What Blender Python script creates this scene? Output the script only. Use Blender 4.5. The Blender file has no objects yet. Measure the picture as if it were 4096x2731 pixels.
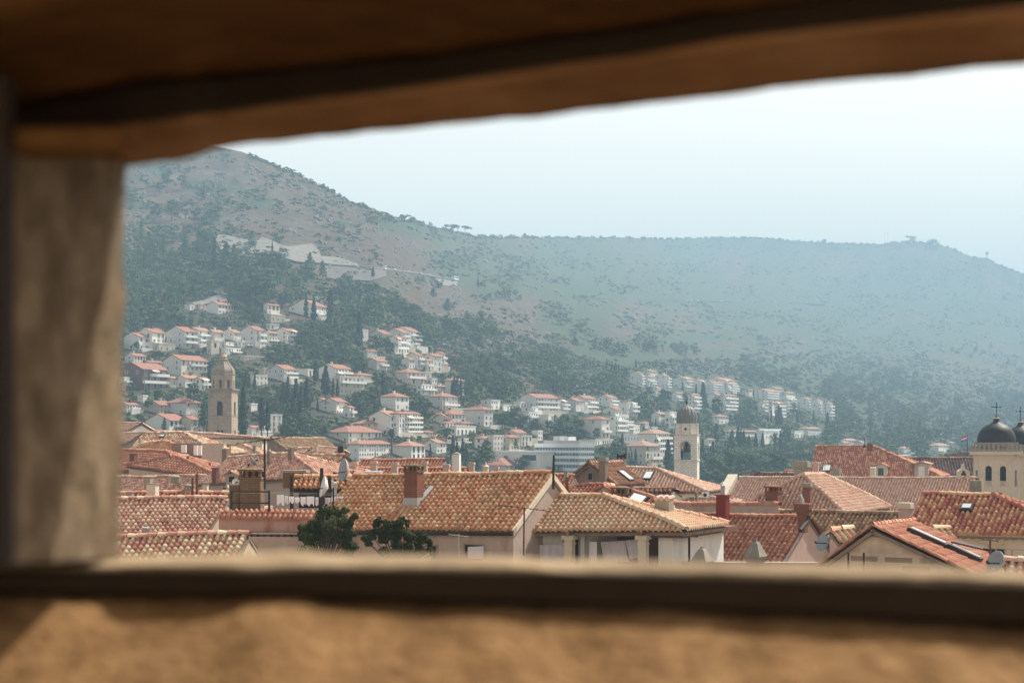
import bpy, bmesh, math, random
import numpy as np
from mathutils import Vector, Matrix
random.seed(7); rng = np.random.default_rng(7)
F, H, CX = 6300.0, 1760.0, 2048.0           # focal length and eye level measured on the 4096 px photograph
R = math.radians
scn = bpy.context.scene
COL = scn.collection

def at(px, py, Y):                           # photograph pixel + distance -> point in the place
    return Vector(((px - CX) * Y / F, Y, (H - py) * Y / F))

# ------------------------------------------------------------------ materials
def new_mat(name):
    m = bpy.data.materials.new(name); m.use_nodes = True
    nt = m.node_tree
    b = nt.nodes['Principled BSDF']
    b.inputs['Specular IOR Level'].default_value = 0.25
    return m, nt, b
def N(nt, kind, **kw):
    n = nt.nodes.new(kind)
    for k, v in kw.items():
        if k.startswith('i_'):
            n.inputs[k[2:].replace('_', ' ')].default_value = v
        else:
            setattr(n, k, v)
    return n
def ramp(nt, stops, interp='LINEAR'):
    r = nt.nodes.new('ShaderNodeValToRGB'); cr = r.color_ramp; cr.interpolation = interp
    while len(cr.elements) < len(stops): cr.elements.new(0.5)
    for e, (p, c) in zip(cr.elements, stops):
        e.position = p; e.color = (c[0], c[1], c[2], 1)
    return r
def mixc(nt, fac, a, b, mode='MIX'):
    m = nt.nodes.new('ShaderNodeMix'); m.data_type = 'RGBA'; m.blend_type = mode
    for sock, v in ((m.inputs[0], fac), (m.inputs[6], a), (m.inputs[7], b)):
        if hasattr(v, 'is_linked') or isinstance(v, bpy.types.NodeSocket): nt.links.new(v, sock)
        elif isinstance(v, (tuple, list)): sock.default_value = (v[0], v[1], v[2], 1)
        else: sock.default_value = v
    return m.outputs[2]
def coords(nt, scale=(1, 1, 1)):
    tc = nt.nodes.new('ShaderNodeNewGeometry')
    mp = nt.nodes.new('ShaderNodeMapping'); mp.inputs['Scale'].default_value = scale
    nt.links.new(tc.outputs['Position'], mp.inputs['Vector']); return mp.outputs[0]
def noise(nt, vec, scale, detail=4, rough=0.6):
    n = nt.nodes.new('ShaderNodeTexNoise'); n.inputs['Scale'].default_value = scale
    n.inputs['Detail'].default_value = detail; n.inputs['Roughness'].default_value = rough
    nt.links.new(vec, n.inputs['Vector']); return n.outputs['Fac']
def bump(nt, b, height, strength, dist):
    bp = nt.nodes.new('ShaderNodeBump'); bp.inputs['Strength'].default_value = strength
    bp.inputs['Distance'].default_value = dist
    nt.links.new(height, bp.inputs['Height']); nt.links.new(bp.outputs[0], b.inputs['Normal'])

def plaster(name, c, dirt=(0.16, 0.12, 0.10), amt=0.35, sc=1.0, rough=0.9):
    m, nt, b = new_mat(name); v = coords(nt, (1, 1, 0.45))
    n1 = noise(nt, v, 0.9 * sc, 6, 0.65); n2 = noise(nt, v, 5 * sc, 3)
    r = ramp(nt, [(0.52, (0, 0, 0)), (0.70, (amt, amt, amt))]); nt.links.new(n1, r.inputs[0])
    base = mixc(nt, n2, tuple(x * 0.82 for x in c), tuple(min(1, x * 1.1) for x in c))
    nt.links.new(mixc(nt, r.outputs[0], base, dirt), b.inputs['Base Color'])
    b.inputs['Roughness'].default_value = rough
    bump(nt, b, n2, 0.25, 0.02)
    return m
def flat(name, c, rough=0.7, metal=0.0, spec=0.25, var=0.12, sc=3.0):
    m, nt, b = new_mat(name); v = coords(nt); n = noise(nt, v, sc, 3)
    nt.links.new(mixc(nt, n, tuple(x * (1 - var) for x in c), tuple(min(1, x * (1 + var)) for x in c)), b.inputs['Base Color'])
    b.inputs['Roughness'].default_value = rough; b.inputs['Metallic'].default_value = metal
    b.inputs['Specular IOR Level'].default_value = spec
    return m
def masonry(name, c1, c2, mortar, bw=0.5, bh=0.25, ms=0.012, rough=0.9, stain=0.3, axis='xz'):
    m, nt, b = new_mat(name)
    g = nt.nodes.new('ShaderNodeNewGeometry'); sx = nt.nodes.new('ShaderNodeSeparateXYZ'); nt.links.new(g.outputs['Position'], sx.inputs[0])
    ad = N(nt, 'ShaderNodeMath', operation='ADD'); nt.links.new(sx.outputs[0], ad.inputs[0])
    ml = N(nt, 'ShaderNodeMath', operation='MULTIPLY'); ml.inputs[1].default_value = 0.9; nt.links.new(sx.outputs[1], ml.inputs[0]); nt.links.new(ml.outputs[0], ad.inputs[1])
    cb = nt.nodes.new('ShaderNodeCombineXYZ'); nt.links.new(ad.outputs[0], cb.inputs[0]); nt.links.new(sx.outputs[2], cb.inputs[1])
    br = nt.nodes.new('ShaderNodeTexBrick'); nt.links.new(cb.outputs[0], br.inputs['Vector'])
    br.inputs['Scale'].default_value = 1.0; br.inputs['Brick Width'].default_value = bw; br.inputs['Row Height'].default_value = bh
    br.inputs['Mortar Size'].default_value = ms; br.inputs['Color1'].default_value = (*c1, 1); br.inputs['Color2'].default_value = (*c2, 1); br.inputs['Mortar'].default_value = (*mortar, 1)
    v = coords(nt, (1, 1, 0.35)); n1 = noise(nt, v, 0.6, 6, 0.7)
    r = ramp(nt, [(0.5, (0, 0, 0)), (0.72, (stain, stain, stain))]); nt.links.new(n1, r.inputs[0])
    nt.links.new(mixc(nt, r.outputs[0], br.outputs[0], (0.07, 0.06, 0.05)), b.inputs['Base Color'])
    b.inputs['Roughness'].default_value = rough
    bump(nt, b, br.outputs['Fac'], -0.4, 0.02)
    return m
def tile_mat(name, stops, lichen=0.0, lc=(0.30, 0.235, 0.15), dark=0.08):
    """roof tiles: each tile carries its own fired colour (attribute rnd), plus weathering blotches"""
    m, nt, b = new_mat(name)
    a = nt.nodes.new('ShaderNodeAttribute'); a.attribute_name = 'rnd'
    r = ramp(nt, stops, 'LINEAR'); nt.links.new(a.outputs['Fac'], r.inputs[0])
    v = coords(nt); n1 = noise(nt, v, 0.55, 5, 0.7); n2 = noise(nt, v, 9, 3)
    rr = ramp(nt, [(0.50, (0, 0, 0)), (0.66, (lichen, lichen, lichen))]); nt.links.new(n1, rr.inputs[0])
    c = mixc(nt, rr.outputs[0], r.outputs[0], lc)
    rd = ramp(nt, [(0.56, (0, 0, 0)), (0.75, (dark * 2, dark * 2, dark * 2))]); nt.links.new(n2, rd.inputs[0])
    nt.links.new(mixc(nt, rd.outputs[0], c, (0.06, 0.045, 0.035)), b.inputs['Base Color'])
    b.inputs['Roughness'].default_value = 0.85; b.inputs['Specular IOR Level'].default_value = 0.2
    return m
def foliage(name, c1, c2, var=3.0):
    m, nt, b = new_mat(name)
    a = nt.nodes.new('ShaderNodeAttribute'); a.attribute_name = 'rnd'
    oi = nt.nodes.new('ShaderNodeObjectInfo')
    ad = N(nt, 'ShaderNodeMath', operation='MULTIPLY_ADD'); nt.links.new(oi.outputs['Random'], ad.inputs[0]); ad.inputs[1].default_value = 0.45
    ml = N(nt, 'ShaderNodeMath', operation='MULTIPLY'); nt.links.new(a.outputs['Fac'], ml.inputs[0]); ml.inputs[1].default_value = 0.6
    nt.links.new(ml.outputs[0], ad.inputs[2])
    nt.links.new(mixc(nt, ad.outputs[0], c1, c2), b.inputs['Base Color'])
    b.inputs['Roughness'].default_value = 0.8; b.inputs['Specular IOR Level'].default_value = 0.15
    return m

# ------------------------------------------------------------------ mesh building
class MB:
    def __init__(s): s.v = []; s.f = []; s.m = []; s.cur = 0
    def add(s, vs, fs):
        o = len(s.v); s.v += [tuple(p) for p in vs]; s.f += [tuple(i + o for i in f) for f in fs]; s.m += [s.cur] * len(fs); return s
    def frame_box(s, o, ax, ay, az, x0, x1, y0, y1, z0, z1):
        P = lambda x, y, z: o + ax * x + ay * y + az * z
        return s.add([P(x0, y0, z0), P(x1, y0, z0), P(x1, y1, z0), P(x0, y1, z0), P(x0, y0, z1), P(x1, y0, z1), P(x1, y1, z1), P(x0, y1, z1)],
                     [(0, 3, 2, 1), (4, 5, 6, 7), (0, 1, 5, 4), (1, 2, 6, 5), (2, 3, 7, 6), (3, 0, 4, 7)])
    def box(s, x0, x1, y0, y1, z0, z1): return s.frame_box(Vector((0, 0, 0)), Vector((1, 0, 0)), Vector((0, 1, 0)), Vector((0, 0, 1)), x0, x1, y0, y1, z0, z1)
    def prism(s, poly, off):                 # polygon (list of Vectors) pushed through vector off
        n = len(poly); vs = list(poly) + [p + off for p in poly]
        return s.add(vs, [tuple(range(n))[::-1], tuple(range(n, 2 * n))] + [(i, (i + 1) % n, (i + 1) % n + n, i + n) for i in range(n)])
    def lathe(s, c, prof, n=12, rot=0.0, ax=None, ay=None, az=None):
        ax = ax or Vector((1, 0, 0)); ay = ay or Vector((0, 1, 0)); az = az or Vector((0, 0, 1))
        vs = []; fs = []
        for (r, z) in prof:
            for k in range(n):
                a = rot + 2 * math.pi * k / n
                vs.append(c + ax * (r * math.cos(a)) + ay * (r * math.sin(a)) + az * z)
        for j in range(len(prof) - 1):
            for k in range(n):
                fs.append((j * n + k, j * n + (k + 1) % n, (j + 1) * n + (k + 1) % n, (j + 1) * n + k))
        fs.append(tuple(range(n))[::-1]); fs.append(tuple((len(prof) - 1) * n + k for k in range(n)))
        return s.add(vs, fs)
    def tube(s, p, q, r, n=6, r2=None):
        d = (q - p); L = d.length; d = d / L
        ax = d.orthogonal().normalized(); ay = d.cross(ax)
        return s.lathe(p, [(r, 0), (r if r2 is None else r2, L)], n, 0, ax, ay, d)
    def build(s, name, mats, parent=None, smooth=False, rnd=None):
        me = bpy.data.meshes.new(name); me.from_pydata(s.v, [], s.f)
        mats = mats if isinstance(mats, (list, tuple)) else [mats]
        for m in mats: me.materials.append(m)
        if len(mats) > 1: me.polygons.foreach_set('material_index', s.m)
        if rnd: 
            a = me.attributes.new('rnd', 'FLOAT', 'FACE'); a.data.foreach_set('value', rng.random(len(s.f)).astype(np.float32))
        if smooth: me.polygons.foreach_set('use_smooth', [True] * len(s.f))
        me.update()
        return link(name, me, parent)
def link(name, me, parent=None):
    o = bpy.data.objects.new(name, me); COL.objects.link(o)
    if parent is not None:
        o.parent = parent; o.matrix_parent_inverse = Matrix.Translation(-Vector(parent.location))
    return o
def np_mesh(name, V, Q, mats, parent=None, rnd=None, smooth=False):
    me = bpy.data.meshes.new(name); k = Q.shape[1]; n = len(Q)
    me.vertices.add(len(V)); me.vertices.foreach_set('co', V.astype(np.float32).ravel())
    me.loops.add(n * k); me.loops.foreach_set('vertex_index', Q.astype(np.int32).ravel())
    me.polygons.add(n); me.polygons.foreach_set('loop_start', np.arange(0, n * k, k, dtype=np.int32))
    for m in (mats if isinstance(mats, (list, tuple)) else [mats]): me.materials.append(m)
    if rnd is not None:
        a = me.attributes.new('rnd', 'FLOAT', 'FACE'); a.data.foreach_set('value', rnd.astype(np.float32))
    if smooth: me.polygons.foreach_set('use_smooth', np.ones(n, dtype=bool))
    me.update(calc_edges=True); me.validate()
    return me if parent == 'mesh' else link(name, me, parent)
def tag(o, label=None, cat=None, group=None, kind=None):
    for k, v in (('label', label), ('category', cat), ('group', group), ('kind', kind)):
        if v: o[k] = v
    return o
def empty(name, loc, label, cat, group=None):
    o = bpy.data.objects.new(name, None); COL.objects.link(o); o.location = loc; o.empty_display_size = 0.5
    return tag(o, label, cat, group)
Z = Vector((0, 0, 1))

# ------------------------------------------------------------------ camera, sun, sky
cd = bpy.data.cameras.new('camera'); cam = bpy.data.objects.new('camera', cd); COL.objects.link(cam)
cam.location = (0, 0, 0); cam.rotation_euler = (R(90), 0, 0)
cd.sensor_width = 36; cd.lens = 36 * F / 4096; cd.shift_y = (H - 1365.5) / 4096
cd.clip_start = 0.05; cd.clip_end = 20000
cd.dof.use_dof = True; cd.dof.focus_distance = 160; cd.dof.aperture_fstop = 6.2
scn.camera = cam
SUN_A, SUN_E = R(48), R(51)                  # right of the view axis, beyond the town; height
sl = bpy.data.lights.new('sun', 'SUN'); sun = bpy.data.objects.new('sun', sl); COL.objects.link(sun)
sdir = Vector((math.cos(SUN_E) * math.sin(SUN_A), math.cos(SUN_E) * math.cos(SUN_A), math.sin(SUN_E)))
sun.rotation_euler = sdir.to_track_quat('Z', 'Y').to_euler()
sl.energy = 5.0; sl.angle = R(0.5); sl.color = (1.0, 0.93, 0.82)
w = bpy.data.worlds.new('World'); scn.world = w; w.use_nodes = True
wn = w.node_tree; bg = wn.nodes['Background']
sky = wn.nodes.new('ShaderNodeTexSky'); sky.sky_type = 'NISHITA'; sky.sun_disc = False
sky.sun_elevation = SUN_E; sky.sun_rotation = SUN_A
sky.air_density = 0.8; sky.dust_density = 8.0; sky.ozone_density = 0.6
tcw = wn.nodes.new('ShaderNodeTexCoord'); sep = wn.nodes.new('ShaderNodeSeparateXYZ'); wn.links.new(tcw.outputs['Generated'], sep.inputs[0])
hr_ = ramp(wn, [(0.0, (14.2, 11.6, 8.4)), (0.28, (11.2, 9.2, 6.8)), (0.5, (0, 0, 0))]); wn.links.new(sep.outputs[2], hr_.inputs[0])     # the bright milky band of a hazy day low over the horizon
wn.links.new(mixc(wn, 1.0, sky.outputs[0], hr_.outputs[0], 'ADD'), bg.inputs[0]); bg.inputs[1].default_value = 0.066
scn.view_settings.view_transform = 'Standard'; scn.view_settings.look = 'None'
scn.view_settings.exposure = 0.80; scn.view_settings.gamma = 1.0
scn.render.engine = 'CYCLES'
cy = scn.cycles
cy.use_denoising = True; cy.max_bounces = 6; cy.diffuse_bounces = 3; cy.glossy_bounces = 2; cy.volume_bounces = 1
cy.transmission_bounces = 2; cy.transparent_max_bounces = 4; cy.caustics_reflective = False; cy.caustics_refractive = False

# ------------------------------------------------------------------ haze: one even volume round the camera and everything
HZ = MB(); HZ.box(-6500, 6500, -60, 5600, -60, 640)
hm = bpy.data.materials.new('haze_air'); hm.use_nodes = True; hn = hm.node_tree; hn.nodes.clear()
ho = hn.nodes.new('ShaderNodeOutputMaterial'); hv = hn.nodes.new('ShaderNodeVolumePrincipled')
hv.inputs['Color'].default_value = (0.40, 0.61, 0.79, 1); hv.inputs['Density'].default_value = 0.00039; hv.inputs['Anisotropy'].default_value = 0.05
hn.links.new(hv.outputs[0], ho.inputs['Volume'])
haze = HZ.build('haze', hm); tag(haze, 'pale blue haze lying over the town and hills', 'haze', kind='stuff')

# ------------------------------------------------------------------ terrain: distances of the slopes seen in the photograph
SKY = [(-2600, 300), (-600, 330), (0, 420), (480, 500), (760, 565), (971, 608), (1074, 655), (1186, 696), (1251, 731), (1298, 752), (1384, 800), (1480, 836), (1545, 876), (1658, 890),
       (1710, 907), (1782, 921), (1855, 940), (1917, 950), (2087, 950), (2227, 951), (2433, 951), (2600, 953), (2652, 957), (2905, 950), (3085, 953), (3157, 963),
       (3337, 973), (3525, 979), (3568, 970), (3669, 968), (3755, 981), (3806, 993), (3885, 1029), (3950, 1036), (3986, 1054), (4096, 1098), (4500, 1260), (5200, 1480), (6800, 1680)]
SKX = np.array([p[0] for p in SKY], float); SKV = np.array([p[1] for p in SKY], float)
def skyline(px): return np.interp(px, SKX, SKV)
TPX = np.array([-600, 300, 1000, 1500, 1900, 2400, 2900, 3500, 4200, 5200], float)
TPY = np.array([2040, 1900, 1750, 1600, 1450, 1300, 1150, 1000, 850, 600], float)
TD = np.array([
    [400, 430, 475, 530, 600, 680, 780, 900, 1030, 1200],
    [400, 435, 485, 545, 620, 700, 800, 920, 1050, 1220],
    [420, 450, 500, 565, 640, 725, 830, 950, 1080, 1260],
    [450, 480, 530, 600, 680, 775, 890, 1030, 1180, 1400],
    [470, 510, 570, 660, 780, 960, 1280, 1800, 2250, 2500],
    [490, 540, 640, 790, 990, 1350, 1900, 2600, 3000, 3300],
    [510, 595, 760, 1000, 1420, 1980, 2600, 3180, 3500, 3800],
    [540, 670, 930, 1350, 1950, 2500, 3050, 3450, 3700, 4000],
    [560, 760, 1150, 1700, 2250, 2700, 3100, 3450, 3700, 4000],
    [560, 760, 1150, 1700, 2250, 2700, 3100, 3450, 3700, 4000]], float)
def vnoise(x, y, seed=0):                    # smooth value noise in 2-D
    xi = np.floor(x).astype(np.int64); yi = np.floor(y).astype(np.int64); xf = x - xi; yf = y - yi
    def h(a, b):
        n = (a * 374761393 + b * 668265263 + seed * 1442695041) & 0x7fffffff
        n = ((n ^ (n >> 13)) * 1274126177) & 0x7fffffff
        return ((n ^ (n >> 16)) & 0xffff) / 65535.0
    u = xf * xf * (3 - 2 * xf); v = yf * yf * (3 - 2 * yf)
    return (h(xi, yi) * (1 - u) + h(xi + 1, yi) * u) * (1 - v) + (h(xi, yi + 1) * (1 - u) + h(xi + 1, yi + 1) * u) * v
def fbm(x, y, o=4, seed=0):
    r = 0; a = 0.5
    for k in range(o): r = r + a * vnoise(x * 2 ** k, y * 2 ** k, seed + k); a *= 0.5
    return r
def depth(px, py):
    px = np.clip(np.asarray(px, float), TPX[0], TPX[-1]); py = np.clip(np.asarray(py, float), 600, 2040)
    i = np.clip(np.searchsorted(TPX, px, 'right') - 1, 0, len(TPX) - 2); tx = (px - TPX[i]) / (TPX[i + 1] - TPX[i])
    rp = TPY[::-1]; jj = np.clip(np.searchsorted(rp, py, 'right') - 1, 0, len(rp) - 2); ty = (py - rp[jj]) / (rp[jj + 1] - rp[jj])
    tx = tx * tx * (3 - 2 * tx) * 0.5 + tx * 0.5
    T = TD[:, ::-1]
    D = (T[i, jj] * (1 - tx) + T[i + 1, jj] * tx) * (1 - ty) + (T[i, jj + 1] * (1 - tx) + T[i + 1, jj + 1] * tx) * ty
    rel = np.clip((D - 820) / 500, 0, 1) * (D * .022)                 # gullies and shoulders running down the open slopes
    gul = np.abs(fbm(px / 150.0 + py / 260.0, py / 330.0, 3, 61) - .45) * 3.0 + (fbm(px / 48.0, py / 70.0, 3, 67) - .45) * 1.3
    return D + rel * (gul - .45)
def seglist(px, pts): return np.interp(px, [p[0] for p in pts], [p[1] for p in pts])
SPUR = [(1300, 760), (1431, 832), (1606, 935), (1762, 1049), (1839, 1110), (1917, 1172), (2123, 1297), (2278, 1380), (2500, 1470)]
WOODTOP = [(300, 900), (480, 905), (800, 900), (1000, 960), (1200, 1060), (1300, 1120), (1420, 1130), (1560, 1170), (1700, 1260), (1900, 1290), (2100, 1350), (2300, 1420), (2500, 1470), (2700, 1440), (3000, 1440), (3300, 1400), (3600, 1420), (4100, 1500)]
def wooded(px, py):                          # how much of the slope is under trees
    t = seglist(px, WOODTOP); n = fbm(px / 130.0, py / 70.0, 3, 5)
    return np.clip((py - t) / 240.0 + (n - 0.46) * 3.0, 0, 1)
def greenness(px, py):                       # maquis cover above the woods
    sp = seglist(px, SPUR); far = np.clip((sp - py) / 60.0 * 1.0, -1, 1)
    far = np.where(px > 2300, 1.0, np.where(px < 1300, -1.0, far))
    n = fbm(px / 210.0, py / 75.0, 4, 11)
    return np.clip(0.34 + 0.46 * far + (n - 0.47) * 2.4, 0, 1)

def build_terrain():
    us = np.concatenate([np.linspace(-2600, 240, 24), np.linspace(260, 4240, 300), np.linspace(4300, 6800, 20)])
    rows = []
    attr_w, attr_g = [], []
    nr = 190
    sk = skyline(us)
    for j in range(nr):
        t = j / (nr - 1); py = 2040 + (sk - 2040) * t
        D = depth(us, py)
        rows.append(np.stack([(us - CX) * D / F, D, (H - py) * D / F], 1))
        attr_w.append(wooded(us, py)); attr_g.append(greenness(us, py))
    front = []
    y0, z0 = rows[0][:, 1], rows[0][:, 2]
    for yy in (-50, 20, 90, 160, 230, 300, 360):
        z = np.full_like(us, -24.0) + (yy > 300) * 1.5
        xx = np.where(np.abs(us - CX) > 2500, np.sign(us - CX) * 1500, rows[0][:, 0] * 1.6 * (1 if yy < 200 else 1.15))
        front.append(np.stack([xx, np.full_like(us, yy), z], 1))
    back = []
    D = rows[-1][:, 1]; zt = rows[-1][:, 2]; xt = rows[-1][:, 0]
    for k, (dy, q) in enumerate([(60, 0.97), (200, 0.85), (500, 0.55), (1000, 0.2), (1800, -0.1)]):
        back.append(np.stack([xt * (D + dy) / D, D + dy, np.where(q > 0, zt * q, -30.0)], 1))
    allr = front + rows + back
    nf, nb = len(front), len(back)
    V = np.concatenate(allr); n = len(us); m = len(allr)
    i, j = np.meshgrid(np.arange(n - 1), np.arange(m - 1)); a = (j * n + i).ravel()
    Q = np.stack([a, a + 1, a + n + 1, a + n], 1)
    o = np_mesh('terrain', V, Q, hill_mat(), smooth=True)
    me = o.data
    zz = np.zeros(n)
    for nm, A in (('wood', attr_w), ('maquis', attr_g)):
        arr = np.concatenate([np.zeros(n * nf)] + A + [A[-1]] * nb)
        at_ = me.attributes.new(nm, 'FLOAT', 'POINT'); at_.data.foreach_set('value', arr.astype(np.float32))
    tag(o, 'hazy limestone mountainside with dry grass, rock and scrub behind the town', 'hillside', kind='structure')
    return o
def hill_mat():
    m, nt, b = new_mat('hill_ground'); v = coords(nt)
    vs = coords(nt, (1, 1, 2.2))
    grass = ramp(nt, [(0.3, (0.042, 0.033, 0.018)), (0.5, (0.095, 0.061, 0.033)), (0.72, (0.155, 0.095, 0.052))]); nt.links.new(noise(nt, vs, 0.06, 6, 0.7), grass.inputs[0])
    rockf = ramp(nt, [(0.47, (0, 0, 0)), (0.58, (1, 1, 1))]); nt.links.new(noise(nt, vs, 0.045, 8, 0.78), rockf.inputs[0])
    rockm = ramp(nt, [(0.40, (0, 0, 0)), (0.62, (0.85, 0.85, 0.85))]); nt.links.new(noise(nt, v, 0.009, 4, 0.6), rockm.inputs[0])
    mm = N(nt, 'ShaderNodeMath', operation='MULTIPLY'); nt.links.new(rockf.outputs[0], mm.inputs[0]); nt.links.new(rockm.outputs[0], mm.inputs[1])
    rockc = ramp(nt, [(0.35, (0.06, 0.056, 0.052)), (0.65, (0.17, 0.165, 0.155))]); nt.links.new(noise(nt, vs, 0.3, 4, 0.7), rockc.inputs[0])
    c = mixc(nt, mm.outputs[0], grass.outputs[0], rockc.outputs[0])
    aw = nt.nodes.new('ShaderNodeAttribute'); aw.attribute_name = 'wood'
    ag = nt.nodes.new('ShaderNodeAttribute'); ag.attribute_name = 'maquis'
    gf = N(nt, 'ShaderNodeMath', operation='ADD'); nt.links.new(ag.outputs['Fac'], gf.inputs[0])
    nb = ramp(nt, [(0.35, (0, 0, 0)), (0.65, (1, 1, 1))]); nt.links.new(noise(nt, v, 0.05, 6, 0.75), nb.inputs[0])
    s2 = N(nt, 'ShaderNodeMath', operation='SUBTRACT'); nt.links.new(nb.outputs[0], s2.inputs[0]); s2.inputs[1].default_value = 0.62
    nt.links.new(s2.outputs[0], gf.inputs[1])
    gr = ramp(nt, [(0.16, (0, 0, 0)), (0.48, (0.95, 0.95, 0.95))]); nt.links.new(gf.outputs[0], gr.inputs[0])
    scrub = ramp(nt, [(0.3, (0.024, 0.046, 0.021)), (0.7, (0.062, 0.092, 0.038))]); nt.links.new(noise(nt, v, 0.12, 5, 0.7), scrub.inputs[0])
    c = mixc(nt, gr.outputs[0], c, scrub.outputs[0])
    wm = N(nt, 'ShaderNodeMath', operation='MULTIPLY'); nt.links.new(aw.outputs['Fac'], wm.inputs[0]); wm.inputs[1].default_value = 0.7
    c = mixc(nt, wm.outputs[0], c, (0.04, 0.05, 0.026))
    nt.links.new(c, b.inputs['Base Color']); b.inputs['Roughness'].default_value = 0.95
    bump(nt, b, noise(nt, vs, 0.09, 7, 0.75), 0.9, 5.0)
    return m
terrain = build_terrain()

# ------------------------------------------------------------------ the stone opening the view is seen through
STONE = None
def stone_mat(name, c1, c2, sc=9.0):
    m, nt, b = new_mat(name); v = coords(nt)
    n1 = noise(nt, v, sc, 7, 0.7); n2 = noise(nt, v, sc * 4.5, 4, 0.7)
    r = ramp(nt, [(0.36, tuple(x * 0.40 for x in c1)), (0.47, c1), (0.62, c2)]); nt.links.new(n1, r.inputs[0])
    nt.links.new(mixc(nt, n2, r.outputs[0], tuple(x * 0.9 for x in c1)), b.inputs['Base Color'])
    b.inputs['Roughness'].default_value = 0.95; b.inputs['Specular IOR Level'].default_value = 0.1
    bump(nt, b, n2, 0.8, 0.01)
    return m
def loft(name, xs, section, mat, rough=0.004, seed=1, closed=True):
    """a stone running across the opening: section(px) gives its corner points (py, distance) at each place along it"""
    ring = []
    for px in xs:
        pts = section(px); pp = []
        n = len(pts)
        for i in range(n):
            (pa, da), (pb, db) = pts[i], pts[(i + 1) % n]
            A, B = at(px, pa, da), at(px, pb, db)
            k = 7
            for t in range(k): pp.append(A.lerp(B, t / k))
        ring.append(pp)
    V = np.array([[tuple(p) for p in r] for r in ring]); m, k, _ = V.shape
    fl = V.reshape(-1, 3)
    for ax in range(3):
        fl[:, ax] += (fbm(fl[:, 0] * 26 + ax * 9.1, fl[:, 1] * 26 + fl[:, 2] * 33 + ax * 3.3, 5, seed + ax) - 0.48) * rough * 1.5
    i, j = np.meshgrid(np.arange(m - 1), np.arange(k)); i = i.ravel(); j = j.ravel()
    Q = np.stack([i * k + j, i * k + (j + 1) % k, (i + 1) * k + (j + 1) % k, (i + 1) * k + j], 1)
    caps = []
    o = np_mesh(name, fl, Q, mat, smooth=False); o['kind'] = 'thing'
    bm = bmesh.new(); bm.from_mesh(o.data); bmesh.ops.holes_fill(bm, edges=[e for e in bm.edges if e.is_boundary], sides=0)
    bmesh.ops.recalc_face_normals(bm, faces=bm.faces); bm.to_mesh(o.data); bm.free()
    return o
DQ = 4096 / 2352.0
def fd(px): return 1.17 - 0.15 * (px - 490) / 3606.0      # distance of the outer edge: the wall stands slightly askew
def lerpt(px, t): return float(np.interp(px, [a * DQ for a, _ in t], [b * DQ for _, b in t]))
L_LOW = [(-900, 470), (290, 383), (440, 362), (470, 349), (600, 330), (1000, 293), (1200, 274), (1600, 224), (2352, 146), (3300, 50)]
L_MID = [(-900, 400), (0, 335), (300, 296), (700, 242), (1100, 190), (1500, 132), (1700, 98), (2352, 26), (3300, -80)]
L_TOP = [(-900, 320), (0, 262), (300, 200), (1000, 132), (1400, 80), (1700, 32), (2352, -60), (3300, -190)]
S_FAR = [(-900, 1250), (270, 1274), (700, 1268), (1200, 1281), (1700, 1293), (2352, 1310), (3300, 1330)]
S_NEAR = [(-900, 1285), (0, 1300), (560, 1302), (700, 1298), (1200, 1305), (1700, 1316), (2352, 1334), (3300, 1360)]
S_BOT = [(-900, 1345), (0, 1354), (500, 1364), (580, 1352), (660, 1352), (740, 1366), (1000, 1374), (1500, 1391), (1900, 1406), (2352, 1430), (3300, 1462)]
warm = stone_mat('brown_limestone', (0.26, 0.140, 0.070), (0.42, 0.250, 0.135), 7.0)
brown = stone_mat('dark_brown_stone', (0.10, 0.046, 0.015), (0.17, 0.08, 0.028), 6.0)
tan = stone_mat('sandy_render', (0.24, 0.135, 0.058), (0.42, 0.255, 0.12), 22.0)
pale = stone_mat('weathered_limestone', (0.150, 0.108, 0.068), (0.35, 0.272, 0.185), 21.0)
edge = stone_mat('pale_sill_stone', (0.28, 0.205, 0.125), (0.46, 0.355, 0.225), 14.0)
xs = np.linspace(-900 * DQ, 3300 * DQ, 150)
def sec_outer_lintel(px):
    d = fd(px); a, b, c = lerpt(px, L_LOW), lerpt(px, L_MID), lerpt(px, L_TOP)
    z = (H - a) * d / F; dn = z * F / (H - b)
    zt = 0.36
    return [(a, d), (b, dn), (H - zt * F / dn, dn), (H - zt * F / d, d)]
def sec_inner_lintel(px):
    d = fd(px); a, b, c = lerpt(px, L_LOW), lerpt(px, L_MID), lerpt(px, L_TOP)
    z = (H - a) * d / F; dn = z * F / (H - b); zi = (H - c) * dn / F
    de = dn - 0.002; dm = 0.80; zt = 0.365
    return [(H - zi * F / de, de), (H - zi * F / dm, dm), (H - zt * F / dm, dm), (H - zt * F / de, de)]
def sec_sill(px):
    d = fd(px); a, b, c = lerpt(px, S_FAR), lerpt(px, S_NEAR), lerpt(px, S_BOT)
    z = (H - a) * d / F; dn = z * F / (H - b); zb = (H - c) * dn / F
    return [(a, d), (b, dn), (H - (zb - .01) * F / dn, dn), (H - (zb - .5) * F / dn, dn), (H - (zb - .5) * F / d, d)]
def sec_ledge(px):
    d = fd(px); a, b, c = lerpt(px, S_FAR), lerpt(px, S_NEAR), lerpt(px, S_BOT)
    z = (H - a) * d / F; dn = z * F / (H - b); zb = (H - c) * dn / F
    e = dn - .001; f = dn - 0.16; zt = zb + .002; l1 = zt - .077; lo = zt - .6
    return [(H - zt * F / e, e), (H - l1 * F / f, f), (H - lo * F / f, f), (H - lo * F / e, e)]
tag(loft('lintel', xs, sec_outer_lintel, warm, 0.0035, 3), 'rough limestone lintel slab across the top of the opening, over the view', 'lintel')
tag(loft('inner_lintel', xs, sec_inner_lintel, brown, 0.004, 8), 'dark brown stone beam nearest the viewer, above and inside the lintel slab', 'lintel')
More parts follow.
